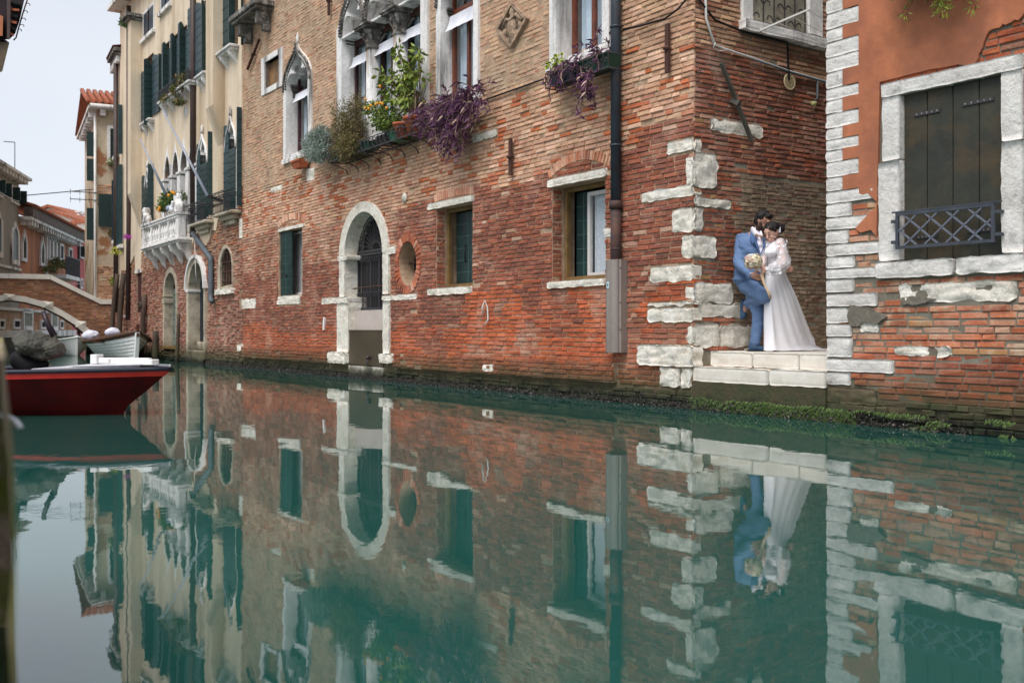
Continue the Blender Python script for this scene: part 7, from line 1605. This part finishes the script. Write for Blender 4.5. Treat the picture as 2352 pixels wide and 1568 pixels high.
bush('balcony_plants', 'leafy plants on the iron balcony of the ochre house', 'e', FLB, [(620, 1090, 700, 1170), (690, 990, 760, 1100), (770, 1050, 860, 1110)], .16, DGREEN + OLIVE, 39, cnt=200, off=-.5, ry=.4)
bush('distant_tree', 'dark tree top showing between the far roofs', 'e', Frame((-30, 120), ang=radians(0)), [(1150, 525, 1225, 600)], .7, DGREEN, 40, cat='tree', cnt=260, off=0, ry=2)
def flagpole(label, n, x0, y0, x1, y1):
    a = fp(FY, n, x1, y1, -.5); b = fp(FY, n, x0, y0, -1.1); o = thing('flagpole', label, 'flagpole', FY, (a[0], -.5, a[1]), 'bare flagpoles on the cream palace'); mb = MB(); mb.tube([(a[0], -.5, a[1]), (b[0], -1.1, b[1])], [.045, .02], 7); mb.build('pole', M('silver grey pole', C(146, 150, 164), rough=.4, bump=0, spec=.5), o); mb = MB(); mb.beam((a[0], -.5, a[1]), (a[0], -.1, a[1] - .1), .07); mb.build('socket', m_iron, o)
flagpole('bare grey flagpole leaning out above the stone balcony', 'b', 370, 590, 750, 1410); flagpole('longer bare flagpole rising from the iron balconet', 'b', 705, 170, 1370, 1440)
# ---- weed, mussels and moss at the waterline
rr = random.Random(91); mb = MB()
for _ in range(3600):                                 # fringe of green weed under the steps and along the orange house
    t = rr.random(); x = rr.uniform(.0, 4.0); z = rr.uniform(.0, .15) + .03 * noise.noise(Vector((x * 3, 0, 0)))
    if noise.noise(Vector((x * 2.1, z * 9, 4))) < (.05 if x > 1.96 else -.35): continue
    if x < .6 and rr.random() < .6: continue
    y = -.055; L_ = rr.uniform(.015, .038); mb.col = J([C(58, 84, 28), C(76, 104, 38), C(40, 60, 26), C(106, 124, 76)], rr, .25); w = rr.uniform(.004, .009); dx = rr.uniform(-.02, .02)
    mb.add([(x - w, y, z), (x + w, y, z), (x + dx, y - .03, z - L_)], [(0, 1, 2)])
tag(mb.build('green_seaweed', m_leaf, F=FA, colattr=True, fix=False, kind='stuff'), 'fringe of bright green weed below the white steps and orange house', 'seaweed')
mb = MB()
for _ in range(6500):
    x = rr.uniform(-19, 3.6); z = abs(rr.gauss(0, .055)) - .02; y = (-.055 if x < 0 else -.07) + rr.uniform(-.02, .01); s = rr.uniform(.008, .02); c = (x, y, z)
    if z > .16: continue
    mb.col = J([C(34, 28, 30), C(52, 44, 44), C(24, 22, 24), C(70, 62, 54)] + ([C(170, 160, 148)] if rr.random() < .06 else []), rr, .3); a = rr.uniform(0, pi)
    mb.add([(x - s * cos(a), y, z - s * sin(a)), (x + s * sin(a) * .5, y - s * .6, z - s * .3), (x + s * cos(a), y, z + s * sin(a)), (x - s * sin(a) * .5, y - s * .8, z + s * .3)], [(0, 1, 3), (1, 2, 3), (0, 3, 2), (0, 2, 1)])
tag(mb.build('mussels', m_leaf, F=FA, colattr=True, fix=False, kind='stuff'), 'crust of dark mussels and barnacles along the waterline', 'mussels')
o = skin([('c', (.0, 0, 0), (.08, 0, .01), .018, .015), ('c', (.02, .02, .01), (.05, -.04, .03), .015, .012), ('c', (.07, .01, 0), (.13, -.02, .005), .015, .008), ('c', (-.03, .0, 0), (.02, -.03, .012), .01, .014)], .007, 'crumpled_rag', M('grey rag', C(150, 146, 132), C(112, 110, 100), sc=20, bump=.4), None, 1, disp=lambda co: .007 * noise.noise(co * 50))
o.location = pt(*((1760 + 265 / 4.125) * .9408, (500 + 1478 / 4.125) * .9408), 12.05); o.location.z = .712; tag(o, 'crumpled grey rag lying on the step by the man', 'rag')
# ------------------------------------------------------------------ the couple
def Q(zx, zy, Y): return Vector(pt((1760 + zx / 4.125) * .9408, (500 + zy / 4.125) * .9408, Y))
m_skin = M('skin', C(192, 144, 126), C(176, 128, 110), sc=20, rough=.5, bump=.05, vary=.05, sss=.15)
m_skin_f = M('fair skin', C(222, 176, 156), C(208, 158, 140), sc=20, rough=.5, bump=.05, vary=.04, sss=.15)
m_suit = M('blue suit cloth', C(100, 124, 160), C(88, 112, 150), sc=6, rough=.85, bump=.3, bsc=11, bdist=.02, vary=.08)
m_suitd = M('blue lapel', C(80, 106, 148), rough=.85, bump=.1, vary=.05)
m_hair = M('dark brown hair', C(36, 28, 28), C(22, 18, 20), sc=60, rough=.5, bump=.8, bsc=80, vary=.3)
m_beard = M('brown beard', C(66, 44, 38), C(48, 32, 28), sc=60, rough=.7, bump=.6, bsc=90)
m_shirt = M('white shirt', C(226, 220, 230), bump=.3, bsc=20, vary=.03)
m_shoe = M('blue suede shoe', C(52, 78, 104), C(40, 64, 90), rough=.7, bump=.1)
m_lace_w = M('white lace', C(238, 236, 240), C(226, 224, 230), sc=30, rough=.8, bump=.5, bsc=60)
m_satin = M('white crepe', C(236, 234, 240), C(232, 230, 236), sc=2, rough=.6, bump=.06, bsc=8, vary=.02)
def hand(parts, wrist, dirv, palmn, s=1.0, curl=.5, spread=1):
    """palm and five fingers curling towards palmn"""
    d = Vector(dirv).normalized(); n = Vector(palmn); n = (n - d * n.dot(d)).normalized(); b = d.cross(n)
    w = Vector(wrist); kn = w + d * .085 * s
    parts.append(('c', tuple(w + d * .02 * s), tuple(kn - d * .005), .022 * s, .025 * s)); parts.append(('c', tuple(w + d * .03 * s + b * .018 * s), tuple(kn + b * .022 * s - d * .01), .017 * s, .016 * s)); parts.append(('c', tuple(w + d * .03 * s - b * .018 * s), tuple(kn - b * .022 * s - d * .01), .017 * s, .016 * s))
    for i, L_ in enumerate((.07, .078, .074, .06)):
        o = b * (.030 - .02 * i) * s * spread; p0 = kn + o; a1 = curl * .7; d1 = (d * cos(a1) + n * sin(a1)); p1 = p0 + d1 * L_ * .48 * s; a2 = a1 + curl * 1.1; d2 = (d * cos(a2) + n * sin(a2)); p2 = p1 + d2 * L_ * .5 * s
        parts.append(('c', tuple(p0), tuple(p1), .0095 * s, .0085 * s)); parts.append(('c', tuple(p1), tuple(p2), .0085 * s, .007 * s))
    t0 = w + d * .03 * s + b * .03 * s; t1 = t0 + (d * .6 + b * .7 + n * .35).normalized() * .035 * s; t2 = t1 + (d * .9 + n * .5 + b * .1).normalized() * .03 * s
    parts.append(('c', tuple(t0), tuple(t1), .012 * s, .0105 * s)); parts.append(('c', tuple(t1), tuple(t2), .0105 * s, .008 * s))
def T(p): return tuple(p)
FLR = .694
foot = Q(360, 1470, 11.97)
MAN = thing('person', 'bearded man in blue suit leaning back with one foot against the wall', 'person', FW, (foot.x, foot.y, FLR))
# --- body
hc = Q(428, 158, 11.93); k_ = 11.95 / FL * .9408 / 4.125
fdir = Vector((.70, -.54, -.44)).normalized()                # where he looks
fr = fdir.cross(Vector((0, 0, 1))).normalized(); fu = fr.cross(fdir).normalized()
HP = lambda f, r, u: T(hc + fdir * f + fr * r + fu * u)
neck0, neck1 = Q(392, 225, 11.98), Q(335, 310, 12.1)
shR, shL = Q(205, 352, 12.22), Q(400, 372, 11.98)
elR, wrR = Q(178, 590, 12.02), Q(305, 705, 11.68)
elL, wrL = Q(500, 540, 12.02), Q(610, 600, 11.92)
chest, waist, pelv = Q(300, 440, 12.1), Q(275, 640, 12.13), Q(272, 790, 12.12)
hipR, kneR, ankR = Q(255, 800, 12.12), Q(432, 925, 11.72), Q(262, 1000, 12.2)
hipL, kneL, ankL = Q(312, 815, 12.06), Q(385, 1110, 11.98), Q(345, 1425, 11.98)
bp = [('e', HP(-.015, 0, .02), (.098, .078, .105), None), ('e', HP(.025, 0, -.06), (.062, .058, .075), None), ('c', HP(.08, 0, -.018), HP(.1, 0, -.052), .010, .0145), ('e', HP(.07, 0, -.1), (.03, .03, .025)), ('e', HP(-.01, .076, -.012), (.014, .009, .026)), ('e', HP(-.01, -.076, -.012), (.014, .009, .026)), ('e', HP(.07, 0, .01), (.03, .048, .014)),
      ('c', T(neck0), T(neck1), .052, .06), ('c', T(neck1), T(chest), .07, .13), ('c', T(chest), T(waist), .135, .12), ('c', T(waist), T(pelv), .12, .12), ('c', T(neck1), T(shR), .06, .055), ('c', T(neck1), T(shL), .06, .055),
      ('c', T(shR), T(elR), .052, .038), ('c', T(elR), T(wrR), .038, .026), ('c', T(shL), T(elL), .05, .036), ('c', T(elL), T(wrL), .036, .026),
      ('c', T(hipR), T(kneR), .085, .055), ('c', T(kneR), T(ankR), .052, .036), ('c', T(hipL), T(kneL), .088, .056), ('c', T(kneL), T(ankL), .052, .037),
      ('c', T(ankL), T(Q(420, 1462, 11.97)), .035, .026), ('c', T(ankR), T(Q(225, 1120, 12.24)), .034, .024)]
hand(bp, wrR, Q(390, 735, 11.6) - wrR, Vector((.4, .75, .4)), 1.08, .75)
hand(bp, wrL, Vector((.8, .2, -.4)), Vector((0, -1, 0)), 1.0, .5)
skin(bp, .0075, 'body', m_skin, MAN, 2)
# --- face details
mb = MB()
for s in (-1, 1): mb.lathe([(0, -.006), (.012, 0), (0, .006)], HP(.082, .03 * s, -.012), 8)
mb.build('eyelids', m_beard, MAN)
mb = MB(); [mb.beam(HP(.092, .016 * s, .009), HP(.082, .045 * s, .012), .007) for s in (-1, 1)]; mb.build('eyebrows', m_hair, MAN)
skin([('e', HP(.022, 0, -.092), (.074, .066, .05)), ('e', HP(.068, 0, -.106), (.036, .038, .034)), ('c', HP(.09, -.025, -.078), HP(.09, .025, -.078), .008, .008), ('c', HP(.03, .058, -.075), HP(.01, .068, -.03), .022, .012), ('c', HP(.03, -.058, -.075), HP(.01, -.068, -.03), .022, .012), ('c', HP(.008, .066, -.05), HP(.008, .07, -.01), .011, .008), ('c', HP(.008, -.066, -.05), HP(.008, -.07, -.01), .011, .008)], .007, 'beard', m_beard, MAN, 1, disp=lambda co: .004 * noise.noise(co * 60))
mb = MB(); mb.lathe([(0, -.004), (.014, 0), (0, .004)], HP(.1, 0, -.092), 8); mb.build('mouth', M('lips', C(168, 98, 92), bump=0), MAN)
skin([('e', HP(-.03, 0, .045), (.088, .082, .082)), ('e', HP(.04, 0, .07), (.055, .062, .036)), ('e', HP(-.065, 0, -.01), (.04, .068, .07)), ('e', HP(.065, -.01, .085), (.026, .042, .024)), ('e', HP(-.068, 0, -.04), (.04, .064, .055)), ('e', HP(-.052, .044, -.02), (.044, .038, .06)), ('e', HP(-.052, -.044, -.02), (.044, .038, .06)), ('e', HP(-.01, .062, .045), (.05, .024, .045)), ('e', HP(-.04, .03, .02), (.06, .062, .075)), ('e', HP(-.04, -.03, .02), (.06, .062, .075)), ('c', HP(-.02, .076, .03), HP(-.01, .078, -.005), .014, .008), ('c', HP(-.02, -.076, .03), HP(-.01, -.078, -.005), .014, .008)], .008, 'hair', m_hair, MAN, 1, disp=lambda co: .009 * noise.noise(co * 28) + .005 * noise.noise(co * 75))
# --- clothes
fold = lambda co: .009 * noise.noise(Vector((co.x * 9, co.y * 9, co.z * 20))) + .010 * abs(noise.noise(Vector((co.x * 16 + co.z * 20, co.y * 16, co.z * 8))))
jk = [('c', T(Q(250, 370, 12.16)), T(Q(380, 400, 12.02)), .1, .09), ('c', T(chest), T(waist), .158, .14), ('c', T(waist), T(Q(262, 745, 12.13)), .14, .148), ('c', T(Q(225, 420, 12.18)), T(Q(222, 740, 12.17)), .1, .105), ('e', T(Q(262, 752, 12.12)), (.175, .155, .05)), ('c', T(neck1 + Vector((-.02, 0, -.03))), T(shR), .066, .074), ('c', T(neck1 + Vector((0, 0, -.06))), T(shL), .06, .07),
      ('c', T(shR), T(elR), .076, .062), ('c', T(elR), T(wrR - (wrR - elR).normalized() * .02), .062, .045), ('c', T(shL), T(elL), .068, .055), ('c', T(elL), T(wrL), .055, .042), ('c', T(Q(340, 470, 11.98)), T(Q(330, 700, 12.0)), .07, .08)]
jack = skin(jk, .009, 'suit_jacket', m_suit, MAN, 4, disp=fold)
# shirt front, collar, bow tie, lapels
skin([('c', T(Q(362, 262, 11.98)), T(Q(415, 480, 11.86)), .05, .035), ('c', T(Q(345, 300, 12.0)), T(Q(400, 400, 11.88)), .052, .05)], .008, 'shirt', m_shirt, MAN, 2)
mb = MB(); c = Q(335, 262, 11.99); mb.beam(Q(312, 235, 12.0), Q(362, 320, 11.87), .03, .05); mb.beam(Q(400, 262, 11.93), Q(410, 325, 11.84), .025, .04); mb.build('collar', m_shirt, MAN, bevel=.006)
skin([('c', T(Q(385, 312, 11.83)), T(Q(355, 305, 11.85)), .01, .021), ('c', T(Q(385, 312, 11.83)), T(Q(415, 322, 11.8)), .01, .02)], .005, 'bow_tie', M('taupe bow tie', C(150, 128, 116), bump=.1), MAN, 1)
mb = MB()
a, b, c, d = Q(300, 255, 12.0), Q(290, 325, 11.95), Q(330, 360, 11.88), Q(398, 500, 11.82)
mb.add([T(a), T(b), T(c), T(d), T(Q(345, 330, 11.86))], [(0, 1, 2, 4), (4, 2, 3)]); mb.add([T(Q(300, 305, 11.95)), T(Q(330, 372, 11.87)), T(Q(326, 392, 11.87)), T(Q(290, 345, 11.95))], [(0, 1, 2, 3)])
mb.add([T(Q(420, 330, 11.85)), T(Q(455, 400, 11.8)), T(Q(405, 498, 11.8)), T(Q(430, 420, 11.79))], [(0, 1, 3), (3, 1, 2)])
lp = mb.build('lapels', m_suitd, MAN); sm_ = lp.modifiers.new('s', 'SOLIDIFY'); sm_.thickness = .012
ft = [('c', T(pelv + Vector((0, 0, .05))), T(pelv), .125, .135), ('c', T(hipR), T(kneR), .112, .082), ('c', T(kneR), T(ankR + (kneR - ankR).normalized() * .05), .08, .062), ('c', T(hipL), T(kneL), .112, .08), ('c', T(kneL), T(ankL + Vector((0, 0, .05))), .078, .06)]
skin(ft, .009, 'suit_trousers', m_suit, MAN, 3, disp=lambda co: .008 * noise.noise(Vector((co.x * 7, co.y * 7, co.z * 26))) + fold(co) * .6)
mb = MB(); mb.tube([T(wrR - (wrR - elR).normalized() * .005 + Vector((0, 0, 0))), T(wrR + (wrR - elR).normalized() * .012)], .034, 12); mb.build('shirt_cuff', m_shirt, MAN)
mb = MB(); mb.lathe([(0, -.009), (.011, -.003), (.011, .003), (0, .009)], T(Q(378, 745, 11.56)), 8); mb.build('ring', M('gold ring', C(220, 190, 110), rough=.3, metal=.8, bump=0), MAN)
s1_, s2_ = Q(312, 1458, 12.0), Q(425, 1472, 11.93); s1_.z = FLR + .045; s2_.z = FLR + .03
skin([('c', T(s1_), T(s2_), .043, .034), ('c', T(s1_ + Vector((0, 0, -.012))), T(s2_ + Vector((.0, 0, -.008))), .04, .03), ('c', T(s1_ + Vector((-.01, 0, .03))), T(s1_ + Vector((.02, 0, .03))), .036, .034)], .007, 'shoe', m_shoe, MAN, 2)
e1, e2 = Q(240, 985, 12.27), Q(228, 1118, 12.22); skin([('c', T(e1), T(e2), .043, .034), ('c', T(e1 + Vector((-.02, .0, .01))), T(e2 + Vector((-.015, 0, -.02))), .036, .028)], .007, 'shoe', m_shoe, MAN, 2)
mb = MB(); mb.box(s1_.x - .05, s2_.x + .03, s2_.y - .035, s1_.y + .03, FLR, FLR + .014); mb.build('shoe_sole', m_black, MAN, bevel=.004)
mb = MB()
for zx, zy in ((345, 560), (338, 610)): mb.lathe([(0, -.006), (.009, 0), (0, .006)], T(Q(zx + 30, zy - 40, 11.79)), 8)
for i in range(3): mb.lathe([(0, -.004), (.006, 0), (0, .004)], T(Q(228 + 8 * i, 700 + 9 * i, 11.75)), 6)
mb.build('button', m_hair, MAN, kind='stuff')
# --- the bride
WOM = thing('person', 'dark haired bride in white lace bodice and long crepe skirt with train', 'person', FW, (Q(560, 1490, 11.8).x, 11.8, FLR))
hw = Q(508, 278, 11.74); fdir = Vector((-.72, -.50, -.48)).normalized(); fr = fdir.cross(Vector((0, 0, 1))).normalized(); fu = fr.cross(fdir).normalized()
HW = lambda f, r, u: T(hw + fdir * f + fr * r + fu * u)
n0, n1 = Q(535, 335, 11.78), Q(552, 395, 11.8)
sR, sL = Q(600, 385, 11.7), Q(475, 400, 11.86)
eR, wR = Q(632, 590, 11.6), Q(468, 655, 11.52)
eL, wL = Q(440, 520, 11.9), Q(420, 600, 11.72)
ch, wa_, pv = Q(540, 470, 11.8), Q(555, 650, 11.82), Q(560, 760, 11.82)
wp = [('e', HW(-.01, 0, .02), (.088, .074, .098)), ('e', HW(.02, 0, -.045), (.055, .052, .066)), ('c', HW(.078, 0, .0), HW(.096, 0, -.028), .008, .0115), ('e', HW(.066, 0, -.078), (.022, .024, .02)), ('e', HW(.045, .03, -.035), (.03, .026, .026)), ('e', HW(.045, -.03, -.035), (.03, .026, .026)), ('c', HW(.085, -.013, -.056), HW(.085, .013, -.056), .007, .007), ('e', HW(-.005, .07, -.012), (.014, .01, .026)), ('e', HW(-.005, -.07, -.012), (.014, .01, .026)),
      ('c', T(n0), T(n1), .042, .048), ('c', T(n1), T(ch), .06, .105), ('c', T(ch), T(wa_), .105, .088), ('c', T(wa_), T(pv), .085, .085), ('c', T(n1), T(sR), .048, .042), ('c', T(n1), T(sL), .048, .042),
      ('c', T(sR), T(eR), .042, .032), ('c', T(eR), T(wR), .032, .022), ('c', T(sL), T(eL), .04, .032), ('c', T(eL), T(wL), .03, .022), ('c', T(pv), T(Q(535, 1440, 11.86)), .08, .04), ('c', T(pv), T(Q(600, 1440, 11.86)), .08, .04)]
hand(wp, wR, Q(365, 625, 11.5) - wR, Vector((.15, .8, -.5)), .88, .6); hand(wp, wL, Q(385, 640, 11.66) - wL, Vector((-.2, .8, -.4)), .85, .7)
skin(wp, .0075, 'body', m_skin_f, WOM, 2)
mb = MB()
for s in (-1, 1): mb.lathe([(0, -.004), (.012, 0), (0, .004)], HW(.077, .028 * s, .006), 8)
mb.build('eyelids', m_hair, WOM); mb = MB(); [mb.beam(HW(.08, .016 * s, .03), HW(.073, .044 * s, .032), .006) for s in (-1, 1)]; mb.build('eyebrows', m_hair, WOM)
mb = MB(); mb.lathe([(0, -.006), (.013, -.001), (.013, .001), (0, .006)], HW(.09, 0, -.056), 8); mb.build('mouth', M('rose lips', C(190, 96, 100), bump=0), WOM)
skin([('e', HW(-.03, 0, .045), (.088, .08, .08)), ('e', HW(-.06, 0, .0), (.06, .078, .07)), ('c', HW(.045, .045, .072), HW(.0, .07, .02), .018, .018), ('c', HW(.045, -.045, .072), HW(.0, -.07, .02), .018, .018), ('e', T(Q(598, 240, 11.78)), (.052, .05, .058)), ('e', T(Q(622, 215, 11.79)), (.03, .03, .03)), ('c', T(Q(560, 225, 11.76)), T(Q(600, 240, 11.78)), .06, .05), ('c', T(Q(545, 330, 11.7)), T(Q(552, 372, 11.69)), .006, .003)], .008, 'hair', m_hair, WOM, 1, disp=lambda co: .009 * noise.noise(co * 32) + .004 * noise.noise(co * 80))
rr = random.Random(5)
def petals(name, mat, parent, centres, s, seed, k=6):
    rr = random.Random(seed); mb = MB()
    for c, n in centres:
        c = Vector(c); n = Vector(n).normalized(); u = n.orthogonal().normalized(); v = n.cross(u); a0 = rr.uniform(0, 6)
        for i in range(k):
            a = a0 + 2 * pi * i / k; d = u * cos(a) + v * sin(a); w = n.cross(d) * s * .3; z = rr.uniform(.7, 1.15)
            mb.add([T(c + n * .002), T(c + d * s * .55 * z + w + n * s * .25), T(c + d * s * z + n * s * .3), T(c + d * s * .55 * z - w + n * s * .25)], [(0, 1, 2, 3)])
    return mb.build(name, mat, parent, kind='stuff', fix=False)
petals('hair_flowers', m_lace_w, WOM, [(T(Q(590, 222 + 16 * i, 11.715)), (-.1, -1, .2)) for i in range(4)], .017, 3)
mb = MB(); mb.lathe([(0, -.01), (.006, 0), (0, .01)], T(Q(545, 325, 11.68)), 6); mb.build('earring', m_lace_w, WOM)
bodice = skin([('c', T(Q(545, 440, 11.8)), T(wa_), .118, .096), ('e', T(Q(490, 480, 11.72)), (.06, .06, .06)), ('e', T(Q(535, 470, 11.7)), (.055, .055, .06)), ('c', T(wa_), T(Q(558, 690, 11.82)), .098, .106)], .009, 'lace_bodice', m_lace_w, WOM, 3, disp=lambda co: .004 * noise.noise(co * 45))
m_sheer = bpy.data.materials.new('sheer tulle'); m_sheer.use_nodes = True; b_ = m_sheer.node_tree.nodes['Principled BSDF']; b_.inputs['Base Color'].default_value = C(240, 236, 240); b_.inputs['Alpha'].default_value = .42; b_.inputs['Roughness'].default_value = .8
skin([('c', T(sR + Vector((-.01, 0, .0))), T(Q(622, 480, 11.64)), .058, .068), ('c', T(Q(622, 480, 11.64)), T(eR), .068, .075), ('c', T(eR), T(Q(540, 650, 11.55)), .08, .085), ('c', T(Q(540, 650, 11.55)), T(Q(480, 660, 11.53)), .075, .04), ('c', T(Q(560, 400, 11.78)), T(sR), .05, .058)], .009, 'sheer_sleeve', m_sheer, WOM, 3, disp=lambda co: .008 * noise.noise(co * 16))
skin([('c', T(sL), T(eL), .056, .062), ('c', T(eL), T(wL), .065, .04)], .01, 'sheer_sleeve', m_sheer, WOM, 3)
pts = []
for _ in range(46):
    t = rr.random(); base_ = sR.lerp(eR, t * 1.0) if rr.random() < .55 else eR.lerp(wR, rr.random() * .9); r_ = .07 + .012 * rr.random(); a = rr.uniform(-2.6, .2); n = Vector((cos(a), -abs(sin(a)) - .2, rr.uniform(-.4, .5))).normalized(); pts.append((T(base_ + n * r_), T(n)))
for _ in range(80):
    z = rr.random(); c_ = Q(542, 420, 11.8).lerp(Q(556, 665, 11.82), z); a = rr.uniform(-pi, 0); n = Vector((cos(a), sin(a), rr.uniform(-.2, .3))).normalized(); pts.append((T(c_ + n * (.118 - .02 * z)), T(n)))
for _ in range(40): pts.append((T(Q(rr.uniform(455, 600), rr.uniform(635, 700), 11.5 + rr.uniform(-.03, .03))), (rr.uniform(-.4, .4), -1, rr.uniform(-.2, .4))))
petals('lace_flowers', m_lace_w, WOM, pts, .026, 9, 5)
# skirt: one pleated sheet from waist to floor with the train swept to the right
NU, NV = 110, 34; mb = MB(); mb.smooth = True
Lp = [(0, 462), (.08, 446), (.2, 440), (.5, 436), (.8, 442), (1, 440)]; Rp = [(0, 645), (.1, 668), (.2, 710), (.35, 765), (.5, 812), (.65, 860), (.8, 910), (.9, 962), (.96, 1010), (1, 1060)]
def ip(tb, v):
    for i in range(len(tb) - 1):
        if v <= tb[i + 1][0]: t = (v - tb[i][0]) / (tb[i + 1][0] - tb[i][0]); return tb[i][1] + (tb[i + 1][1] - tb[i][1]) * t
    return tb[-1][1]
ztop = Q(555, 655, 11.82).z
for j in range(NV + 1):
    v = j / NV; z = FLR + .012 + (ztop - FLR - .012) * (1 - v); l, r = ip(Lp, v), ip(Rp, v)
    for i in range(NU):
        u = 2 * pi * i / NU; s = (1 - cos(u)) / 2; fr_ = sin(u)               # fr_>0 front
        b_ = .10 + .10 * v + .04 * v * v; Yc = 11.80 + .02 * v + s * s * .52 * v ** 1.6
        pl = (.011 * sin(7 * u + 1.4 * v + 1.9 * sin(2 * u)) + .0035 * sin(17 * u - 2.5 * v + 2 * sin(3 * u))) * min(1, v * 1.4 + .1) * (1 + .9 * v)
        Y = Yc - fr_ * b_ * (1 - .75 * s * v) - pl * (1 if fr_ > 0 else -1)
        px = l + (r - l) * s; X = ((1760 + px / 4.125) * .9408 - CX) / FL * (Y if v < .9 else Y)
        zz_ = z
        if v > .86: zz_ = FLR + .012 + (z - FLR - .012) * (1 - .5 * s)
        if s > .6: sd_ = (s - .6) / .4; zz_ = zz_ - (zz_ - FLR - .014) * 0 
        mb.v.append((X + pl * .8, Y, max(FLR + .008 + .006 * (1 + sin(9 * u)) * (v > .95), zz_)))
for j in range(NV):
    for i in range(NU): mb.f.append([j * NU + i, j * NU + (i + 1) % NU, (j + 1) * NU + (i + 1) % NU, (j + 1) * NU + i]); mb.c.append((1,) * 4); mb.sm.append(True)
# train lying on the paving
tr = len(mb.v); TN, TM = 26, 10
for j in range(TM + 1):
    for i in range(TN + 1):
        a = i / TN; b2_ = j / TM; zx = 760 + 315 * a; Y = 11.95 + .42 * a + (b2_ - .5) * .42 * (1 - .75 * a)
        X = ((1760 + zx / 4.125) * .9408 - CX) / FL * Y; h = (.05 + .13 * (1 - a) ** 2 * (1 - abs(2 * b2_ - 1))) * (1 - a) * (1 - abs(2 * b2_ - 1)) + .010 * (1 + sin(14 * b2_ + 4 * a))
        mb.v.append((X, Y, FLR + .004 + max(0, h)))
for j in range(TM):
    for i in range(TN): mb.f.append([tr + j * (TN + 1) + i, tr + j * (TN + 1) + i + 1, tr + (j + 1) * (TN + 1) + i + 1, tr + (j + 1) * (TN + 1) + i]); mb.c.append((1,) * 4); mb.sm.append(True)
sk = mb.build('skirt', m_satin, WOM, fix=False)
# --- bouquet in their hands
bc = Q(325, 572, 11.47); BQ = thing('bridal_bouquet', 'round bouquet of dried cream and blush flowers with a long beige ribbon', 'bouquet', FW, T(bc))
rr = random.Random(8); sets = {0: [], 1: [], 2: []}
for _ in range(330):
    n = Vector((rr.gauss(0, 1), rr.gauss(0, 1) - .4, rr.gauss(0, 1) + .2)).normalized(); r_ = .085 * rr.uniform(.75, 1.12); g = 1 if (n.x + .4 * n.z < -.1 and rr.random() < .4) else (2 if rr.random() < .16 else 0); sets[g].append((T(bc + Vector((n.x * r_ * 1.12, n.y * r_, n.z * r_))), T(n)))
for g, (nm, m_) in enumerate((('cream_flowers', M('cream petals', C(232, 222, 196), C(220, 204, 172), sc=60, bump=0, vary=.15)), ('blush_flowers', M('blush petals', C(206, 170, 160), C(176, 136, 130), sc=60, bump=0)), ('pale_blue_flowers', M('pale grey petals', C(200, 206, 210), bump=0)))): petals(nm, m_, BQ, sets[g], .024, 20 + g, 7)
skin([('e', T(bc), (.075, .07, .07))], .012, 'flower_core', M('cream petals'), BQ, 1)
mb = MB(); mb.tube([T(bc + Vector((.03, .0, -.04))), T(Q(425, 690, 11.53))], [.02, .016], 8); mb.build('wrapped_stems', m_shirt, BQ)
mb = MB(); path = [Q(405, 690, 11.5), Q(425, 740, 11.47), Q(440, 800, 11.46), Q(470, 860, 11.45), Q(488, 900, 11.45), Q(500, 945, 11.46)]
vs = []
for i, p in enumerate(path): w = Vector((.017 + .004 * sin(i * 2), .01 * sin(i * 1.7), .0)); vs += [T(p - w), T(p + w)]
mb.smooth = True; mb.add(vs, [(2 * i, 2 * i + 2, 2 * i + 3, 2 * i + 1) for i in range(len(path) - 1)]); rb_o = mb.build('ribbon', M('beige ribbon', C(206, 180, 152), bump=.1, rough=.6), BQ); sm_ = rb_o.modifiers.new('s', 'SOLIDIFY'); sm_.thickness = .003
